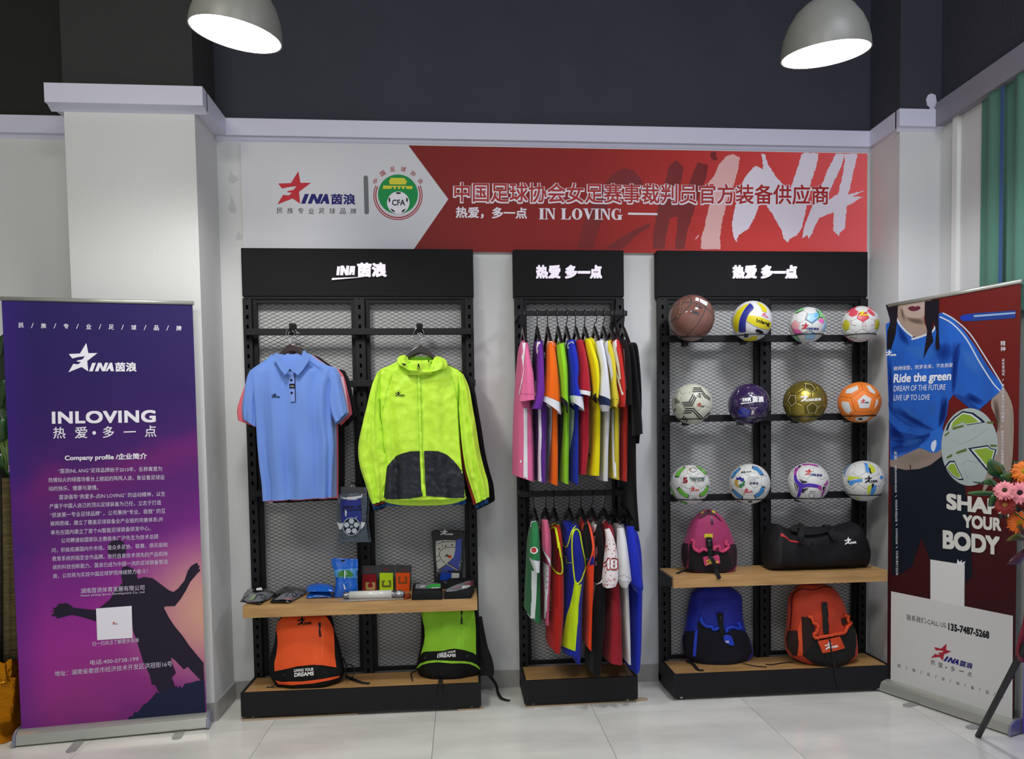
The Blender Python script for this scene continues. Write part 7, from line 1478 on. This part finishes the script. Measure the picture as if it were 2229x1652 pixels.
text('print_text', 'DREAM OF THE FUTURE', *Y1([(218, 832), (594, 820)]), 12, RP, P_RW, RB, shear=.18, off=.00322); text('print_text', 'LIVE UP TO LOVE', *Y1([(218, 898), (480, 893)]), 12, RP, P_RW, RB, shear=.18, off=.00322)
def vtext(s, x0, x1, y0, y1, m, off=.00335):
    k = len(s); h = (y1 - y0)/k
    for i, ch in enumerate(s):
        if ch == '—': decal('print_text', [[((x0+x1)/2 - .5, y0 + i*h), ((x0+x1)/2 + .5, y0 + i*h), ((x0+x1)/2 + .5, y0 + (i+1)*h), ((x0+x1)/2 - .5, y0 + (i+1)*h)]], RP, m, RB, off); continue
        text('print_text', ch, (x0, y0 + (i+.92)*h), (x1, y0 + (i+.92)*h), h*.86, RP, m, RB, off=off, res=1)
vtext('精神', 2179, 2189.5, 741, 766, P_RW); vtext('以热爱出发', 2182, 2188, 780, 818, P_RW); vtext('传递热爱为行动力的概念', 2181, 2187, 835, 919, P_RW); vtext('塑造生活活力的健康品牌', 2180, 2186, 937, 1012, P_RW)
vtext('热爱', 1947, 1954, 982, 1001, P_RW); vtext('—国家体育足球事业的热爱', 1948.5, 1953, 1012, 1072, P_RW); vtext('对足球事业的热爱', 1949.5, 1954.5, 1087, 1136, P_RW); vtext('对生活的热爱', 1950.5, 1955, 1149, 1185, P_RW); vtext('对梦想不懈努力的热爱', 1951, 1956, 1198, 1252, P_RW)
for x, y in ((2184, 827), (2182, 928), (1951, 1080), (1952.5, 1142), (1953, 1191)): decal('print_text', stroke([(x - 1.5, y + 2), (x + 1.8, y - 2)], 1), RP, P_RW, RB, .00335)
P_CR = flat('#d6d4ca', .5)
text('print_text', 'SHAPE', *Y2([(497, 160), (872, 205)]), 35, RP, P_CR, RB, bold=.045, off=.00322, up=(0, -1)); text('print_text', 'YOUR', *Y2([(595, 270), (825, 292)]), 29, RP, P_CR, RB, bold=.045, off=.00322, up=(0, -1)); text('print_text', 'BODY', *Y2([(475, 395), (815, 436)]), 41, RP, P_CR, RB, bold=.045, off=.00322, up=(0, -1))
decal('print_white', [Y2([(165,650),(893,797),(890,1425),(650,1350),(400,1270),(162,1200)])], RP, flat('#cfcfcb', .5), RB, .00161)
decal('white_square', [Y2([(400,460),(605,492),(603,746),(400,702)])], RP, flat('#d8d8d4', .5), RB, .00186); decal('print_star_tip', [Y2([(558,490),(562,458),(575,475),(590,462),(585,480),(610,470),(602,490)])], RP, P_RW, RB, .00211)
P_DK = flat('#1a1a1e', .5)
text('print_text', '联系我们-CALL US:', *Y2([(258, 822), (497, 872)]), 13, RP, P_DK, RB, off=.00211, up=(0, -1)); text('print_text', '135-7487-5268', *Y2([(507, 882), (752, 934)]), 16, RP, P_DK, RB, bold=.04, off=.00211, up=(0, -1))
logo(*Y2([(403, 1048), (648, 1116)]), RP, flat('#a8283a', .5), flat('#1d1a6e'), RB, off=.00211)
for ch, x, y in (('热', 402, 1088), ('爱', 447, 1104), ('多', 521, 1126), ('点', 621, 1158)): text('print_text', ch, *Y2([(x, y), (x + 27, y + 6)]), 11, RP, P_DK, RB, off=.00211, up=(0, -1))
decal('print_text', [circ(*Y2([(495, 1106)])[0], 1.6, 1.6)], RP, P_DK, RB, .00211); decal('print_text', [Y2([(572,1122),(600,1129),(600,1133),(572,1126)])], RP, P_DK, RB, .00211)
for i, ch in enumerate('民/族/足/球/装/备/品/牌'):
    x = 205 + i*(838 - 225)/14; y = 1104 + i*(1285 - 1104)/14; w = 6.5 if ch != '/' else 2.2
    a = Y2([(x, y)])[0]; 
    if ch == '/': decal('print_text', stroke([(a[0]+2, a[1]), (a[0]+4.4, a[1]-7)], .8), RP, P_DK, RB, .00211)
    else: text('print_text', ch, a, (a[0]+w, a[1]+2), 7.5, RP, P_DK, RB, off=.00211, up=(0, -1), res=1)
# purple sheet standing in for purple light on the right wall, past the banner
pb_ = empty('purple_light_sheet', (3.72, -1.4, 0), 'purple sheet standing in for purple light on the wall, at the right edge behind the flower stand', 'cloth')
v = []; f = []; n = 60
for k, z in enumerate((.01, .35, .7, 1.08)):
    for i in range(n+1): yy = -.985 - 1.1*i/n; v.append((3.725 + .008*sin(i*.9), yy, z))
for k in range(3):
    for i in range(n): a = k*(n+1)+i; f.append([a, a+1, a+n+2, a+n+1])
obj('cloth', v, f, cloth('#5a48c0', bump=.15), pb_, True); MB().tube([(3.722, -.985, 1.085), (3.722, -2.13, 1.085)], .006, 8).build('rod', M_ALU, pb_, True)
# ------------------------------------------------------------------ flower stand at the right edge
ZF = zoomer(2100, 960, 5.7)
YF = -1.42
fs = empty('flower_stand', at(2200, 1520, YF), 'flower arrangement of gerberas on a black tripod with dark red cloth, at the right edge', 'flower stand')
foot = atz(2129, 1604, .0); top = at(2216, 1436, YF); dirv = (top - foot)
MB().tube([foot + Vector((0, 0, .004)), foot + dirv, foot + dirv*1.75], .013, 14).build('leg', mat('tripod_black', '#0c0c0c', .6, bump=.2, bscale=80), fs, True)
hub = foot + dirv*1.75
for dx, dy in ((.42, -.10), (.22, -.38)): MB().tube([hub, Vector((hub.x + dx*.6, hub.y + dy, .006))], .013, 14).build('leg', mat('tripod_black', '#0c0c0c', .6), fs, True)
MB().lathe([(0, 0), (.05, .01), (.09, .05), (.10, .10), (.08, .13), (0, .14)], (hub.x + .02, hub.y, hub.z + .02), 20).build('flower_basket', mat('basket_dark', '#1c2414', .8, bump=.6, bscale=60), fs, True)
M_LEAF = mat('leaf_green', '#23541c', .35, var=.3, vscale=20, bump=.3, bscale=40, coat=.3); M_LEAFD = mat('leaf_dark', '#12300f', .4, var=.3, vscale=20, bump=.2, bscale=40); M_LEAFY = mat('leaf_olive', '#6a6a2a', .45)
def leafpx(q, Y, m, root, tilt=(0, 0), name='leaf', vein=None, Zf=ZF):
    P = Zf(q); cx_ = sum(p[0] for p in P)/len(P); cy_ = sum(p[1] for p in P)/len(P); P = curve2(P, 2, True); v = []; f = []
    R = max(abs(x-cx_) + abs(y-cy_) for x, y in P)
    for s, k_ in ((0, 0), (.55, 1), (1, 2)):
        for x, y in (P if s else [(cx_, cy_)]):
            X_, Y_ = cx_ + (x-cx_)*s, cy_ + (y-cy_)*s; dep = Y + (X_-cx_)/R*tilt[0] + (Y_-cy_)/R*tilt[1] + .012*s*s; v.append(at(X_, Y_, dep))
    n = len(P); f += [[0, 1+i, 1+(i+1) % n] for i in range(n)] + [[1+i, 1+n+i, 1+n+(i+1) % n, 1+(i+1) % n] for i in range(n)]
    o = obj(name, v, f, m, root, True); md = o.modifiers.new('th', 'SOLIDIFY'); md.thickness = .0012
    if vein:
        Pv = [at(x, y, Y - .003 + (x-cx_)/R*tilt[0] + (y-cy_)/R*tilt[1]) for x, y in Zf(vein)]; MB().tube(Pv, .0009, 5).build('vein', mat('vein_pale', '#6f8c50', .5), o, True)
    return o
leafpx([(600,240),(680,265),(735,235),(740,330),(660,340),(585,380),(590,300)], YF + .05, M_LEAFD, fs); leafpx([(580,500),(700,540),(760,640),(700,860),(640,870),(600,760),(560,640)], YF + .06, M_LEAFD, fs); leafpx([(430,560),(560,520),(640,600),(620,740),(520,760),(430,690)], YF + .05, M_LEAFD, fs)
leafpx([(285,400),(275,330),(282,265),(310,222),(400,252),(470,300),(503,370),(515,440),(500,520),(440,480),(350,440)], YF - .01, M_LEAF, fs, (.03, .02), vein=[(375,312),(410,370),(440,415)])
leafpx([(430,430),(520,395),(590,400),(612,470),(560,545),(480,490)], YF - .02, M_LEAF, fs, (.02, .0)); leafpx([(96,500),(150,512),(220,520),(290,465),(360,480),(440,575),(380,572),(300,545),(200,530),(120,515)], YF - .0, M_LEAF, fs, (.02, .0))
leafpx([(8,650),(100,625),(250,618),(385,635),(380,662),(250,677),(100,667)], YF + .01, mat('leaf_mid', '#3f6a34', .4, var=.2, vscale=20), fs, (.02, 0)); leafpx([(310,690),(370,650),(425,690),(455,745),(400,795),(290,808)], YF - .03, M_LEAF, fs, (0, .02))
leafpx([(420,905),(560,868),(602,858),(500,930),(430,965)], YF - .0, M_LEAFD, fs); leafpx([(505,1240),(560,1190),(640,1150),(700,1175),(735,1230),(620,1232)], YF - .0, M_LEAFY, fs)
def gerbera(x, y, rpx, Y, cp, cc, root, layers=2, n=20, seed=0, zf=ZF, tilt=(.25, .35)):
    rnd = random.Random(seed); (px_, py_), = zf([(x, y)]); c = at(px_, py_, Y); R = (at(px_ + rpx, py_, Y) - c).length
    nrm = (CAMP - c).normalized(); nrm = (nrm + Vector((tilt[0]*-.6, 0, tilt[1]))).normalized(); a = nrm.cross(Vector((0, 0, 1))).normalized(); b = a.cross(nrm)
    mb = MB()
    for L in range(layers):
        for i in range(n):
            th = 2*pi*(i + .5*L)/n + rnd.uniform(-.08, .08); ln = R*(1 - .18*L)*rnd.uniform(.88, 1.02); w = 2*pi*R/n*.42; d = a*cos(th) + b*sin(th); s = nrm.cross(d); up_ = nrm*(.006 + .006*L); bend = rnd.uniform(-.05, .12)*R
            k = len(mb.v)
            for t, ww, h in ((.18, .45, 0), (.5, .95, .10), (.82, .9, .05), (1, .25, -.05)):
                p = c + up_ + d*ln*t + nrm*(h*R*.6 + bend*t*t); mb.v += [p - s*w*ww - nrm*.0, p + nrm*.0035*ww, p + s*w*ww]
            for j in range(3): q = k + j*3; mb.f += [[q, q+1, q+4, q+3], [q+1, q+2, q+5, q+4]]
    g = obj('gerbera', mb.v, mb.f, mat('petal_' + cp.strip('#'), cp, .6, var=.18, vscale=60, sheen=.2), root, True)
    dk = MB(); F = Matrix((a, b, nrm)).transposed(); dk.lathe([(0, R*.16), (R*.14, R*.14), (R*.24, R*.05), (R*.26, 0)], c + nrm*.012, 16, F); dk.build('flower_disc', mat('disc_' + cc.strip('#'), cc, .8, bump=1, bscale=300), g, True)
    st = MB().tube([c, c - nrm*.05 + Vector((.02, .02, -.05)), Vector((hub.x + .02, hub.y + .0, hub.z + .12))], .003, 6).build('stem', mat('stem_green', '#3a5a20', .5), g, True); return g
gerbera(655, 475, 20, YF + .0, '#8e1008', '#1c0604', fs, 2, 22, 5); gerbera(745, 385, 26, YF - .03, '#ee7a14', '#d8b010', fs, 2, 24, 1); gerbera(500, 622, 22, YF - .06, '#ee9098', '#4a3a14', fs, 2, 22, 2); gerbera(688, 652, 25, YF - .07, '#ee8e9a', '#2a0c10', fs, 2, 22, 3)
gerbera(502, 803, 22, YF - .05, '#8a0c0a', '#c89038', fs, 2, 20, 4); gerbera(770, 770, 20, YF - .05, '#7e0a0c', '#2a0806', fs, 2, 20, 6); gerbera(678, 1008, 25, YF - .05, '#ee6e0c', '#c89a10', fs, 2, 24, 7, tilt=(-.2, -.1))
M_RIB = mat('dark_red_satin', '#4a0a1c', .35, bump=.2, bscale=20, sheen=.3)
for q, dY in (([(675,1050),(700,1030),(760,1020),(800,1100),(760,1180),(700,1150),(678,1100)], -.07), ([(520,1528),(580,1450),(650,1395),(735,1335),(790,1300),(790,1420),(735,1460),(695,1525),(600,1528)], -.05), ([(735,1150),(790,1150),(790,1340),(735,1350)], -.06)): leafpx(q, YF + dY, M_RIB, fs, (.02, 0), 'ribbon')
ZGp = zoomer(2080, 1150, 3.369)
leafpx([(505,600),(490,700),(460,800),(442,900),(450,940),(480,985),(540,960),(580,800),(580,620)], YF - .04, mat('red_satin', '#7a1428', .4, bump=.2, bscale=20), fs, (.03, 0), 'ribbon', Zf=ZGp)

# ------------------------------------------------------------------ potted plant at the left edge
pc = at(-2, 1570, -.50); YP = -.44; pcx = at(-8, 1500, YP).x - .02
pl = empty('potted_plant', (pcx, YP + .02, 0), 'tall leafy plant in a gold foil wrapped pot behind the left banner', 'plant')
M_GF = mat('gold_foil', '#c07a10', .22, metal=.9, bump=1.0, bscale=9, detail=6)
def crumple(mb, amp, fr):
    mb.v = [Vector(p) + Vector((noise.noise(Vector(p)*fr), noise.noise(Vector(p)*fr + Vector((5, 0, 0))), 0))*amp for p in mb.v]; return mb
cb = (pcx, YP + .02, .003); rr = at(52, 1500, YP).x - pcx
MB_ = crumple(MB().lathe([(rr*.80, 0), (rr*.9, .05), (rr*.98, .15), (rr, .25), (rr*.97, .31)], cb, 90), .016, 22); MB_.build('foil_wrap', M_GF, pl, True)
fr_ = MB(); n = 90; 
for k, (r_, z) in enumerate(((rr*.97, .30), (rr*.92, .315), (rr*.98, .34), (rr*1.0, .375), (rr*1.02, .40))):
    for j in range(n): a = 2*pi*j/n; r2 = r_*(1 + (.035*sin(a*26 + k) + .02*sin(a*41))*(k >= 1)); fr_.v.append(Vector((cb[0] + r2*cos(a), cb[1] + r2*sin(a), z + (.008*sin(a*19) if k == 4 else 0))))
for k in range(4):
    for j in range(n): fr_.f.append([k*n+j, k*n+(j+1) % n, (k+1)*n+(j+1) % n, (k+1)*n+j])
fr_.build('foil_ruffle', M_GF, pl, True)
MB().lathe([(0, .36), (rr*.9, .36)], (cb[0], cb[1], 0), 40).build('soil', mat('soil', '#2a2018', .9, bump=1, bscale=60), pl)
M_TR = mat('cane_bark', '#4e4226', .85, var=.35, vscale=12, bump=1, bscale=30, stretch=(1, 1, 6), two='#6e6038'); M_TRD = mat('dark_bark', '#1e1a16', .6, var=.3, vscale=10, bump=.6, bscale=20)
def cane(px0, y0, px1, y1, w, m, Y): MB().tube([at(px0, y0, Y), at((px0+px1)/2 + 1, (y0+y1)/2, Y), at(px1, y1, Y)], [w, w*.95, w*.9], 14).build('cane', m, pl, True)
cane(38, 1450, 30, 1040, .052, M_TR, YP + .02); cane(19, 1450, 15, 1040, .022, M_TR, YP - .02); cane(-6, 1450, -8, 1020, .045, M_TRD, YP + .0)
M_PL = mat('plant_leaf', '#1d4a12', .35, var=.35, vscale=14, bump=.3, bscale=25, coat=.3); M_PLD = mat('plant_leaf_dark', '#0d260b', .45, var=.3, vscale=14)
ZL0 = zoomer(0, 640, 3.757)
LV = [([(-40,420),(0,350),(40,320),(60,330),(80,420),(60,520),(0,560)], 0), ([(-60,600),(0,480),(60,470),(110,560),(100,700),(30,740),(-40,700)], 1), ([(-30,760),(20,690),(80,700),(120,800),(90,900),(0,940)], 0), ([(-60,900),(0,820),(70,850),(130,960),(110,1040),(0,1060)], 1), ([(-40,1060),(40,1000),(90,1040),(120,1130),(95,1225),(40,1235),(-20,1180)], 0), ([(-50,1390),(0,1320),(30,1360),(70,1450),(110,1500),(60,1525),(20,1525),(-20,1480)], 0), ([(-80,520),(-20,440),(30,520),(10,680),(-60,720)], 0), ([(-70,1150),(-10,1100),(30,1180),(10,1300),(-50,1320)], 1), ([(20,560),(70,540),(120,640),(110,760),(60,700)], 1), ([(-20,960),(30,930),(110,1010),(130,1080),(60,1090)], 0)]
for i, (q, k) in enumerate(LV): leafpx(q, YP + .03 + .03*(i % 4) - .06, (M_PL, M_PLD)[k], pl, (.05*((-1)**i), .04), Zf=ZL0)
leafpx([(-60,380),(0,340),(60,420),(110,640),(125,900),(120,1230),(40,1250),(-60,1200)], YP + .10, M_PLD, pl, Zf=ZL0)
for a, b in (((10,1170),(60,1440)), ((40,1180),(80,1400)), ((75,1200),(100,1360)), ((0,1200),(30,1380)), ((60,1160),(95,1460))): MB().tube([at(*ZL0([a])[0], YP), at(*ZL0([((a[0]+b[0])/2 + 6, (a[1]+b[1])/2)])[0], YP - .01), at(*ZL0([b])[0], YP)], .006, 8).build('leaf_stalk', mat('stalk', '#5c7a34', .5), pl, True)
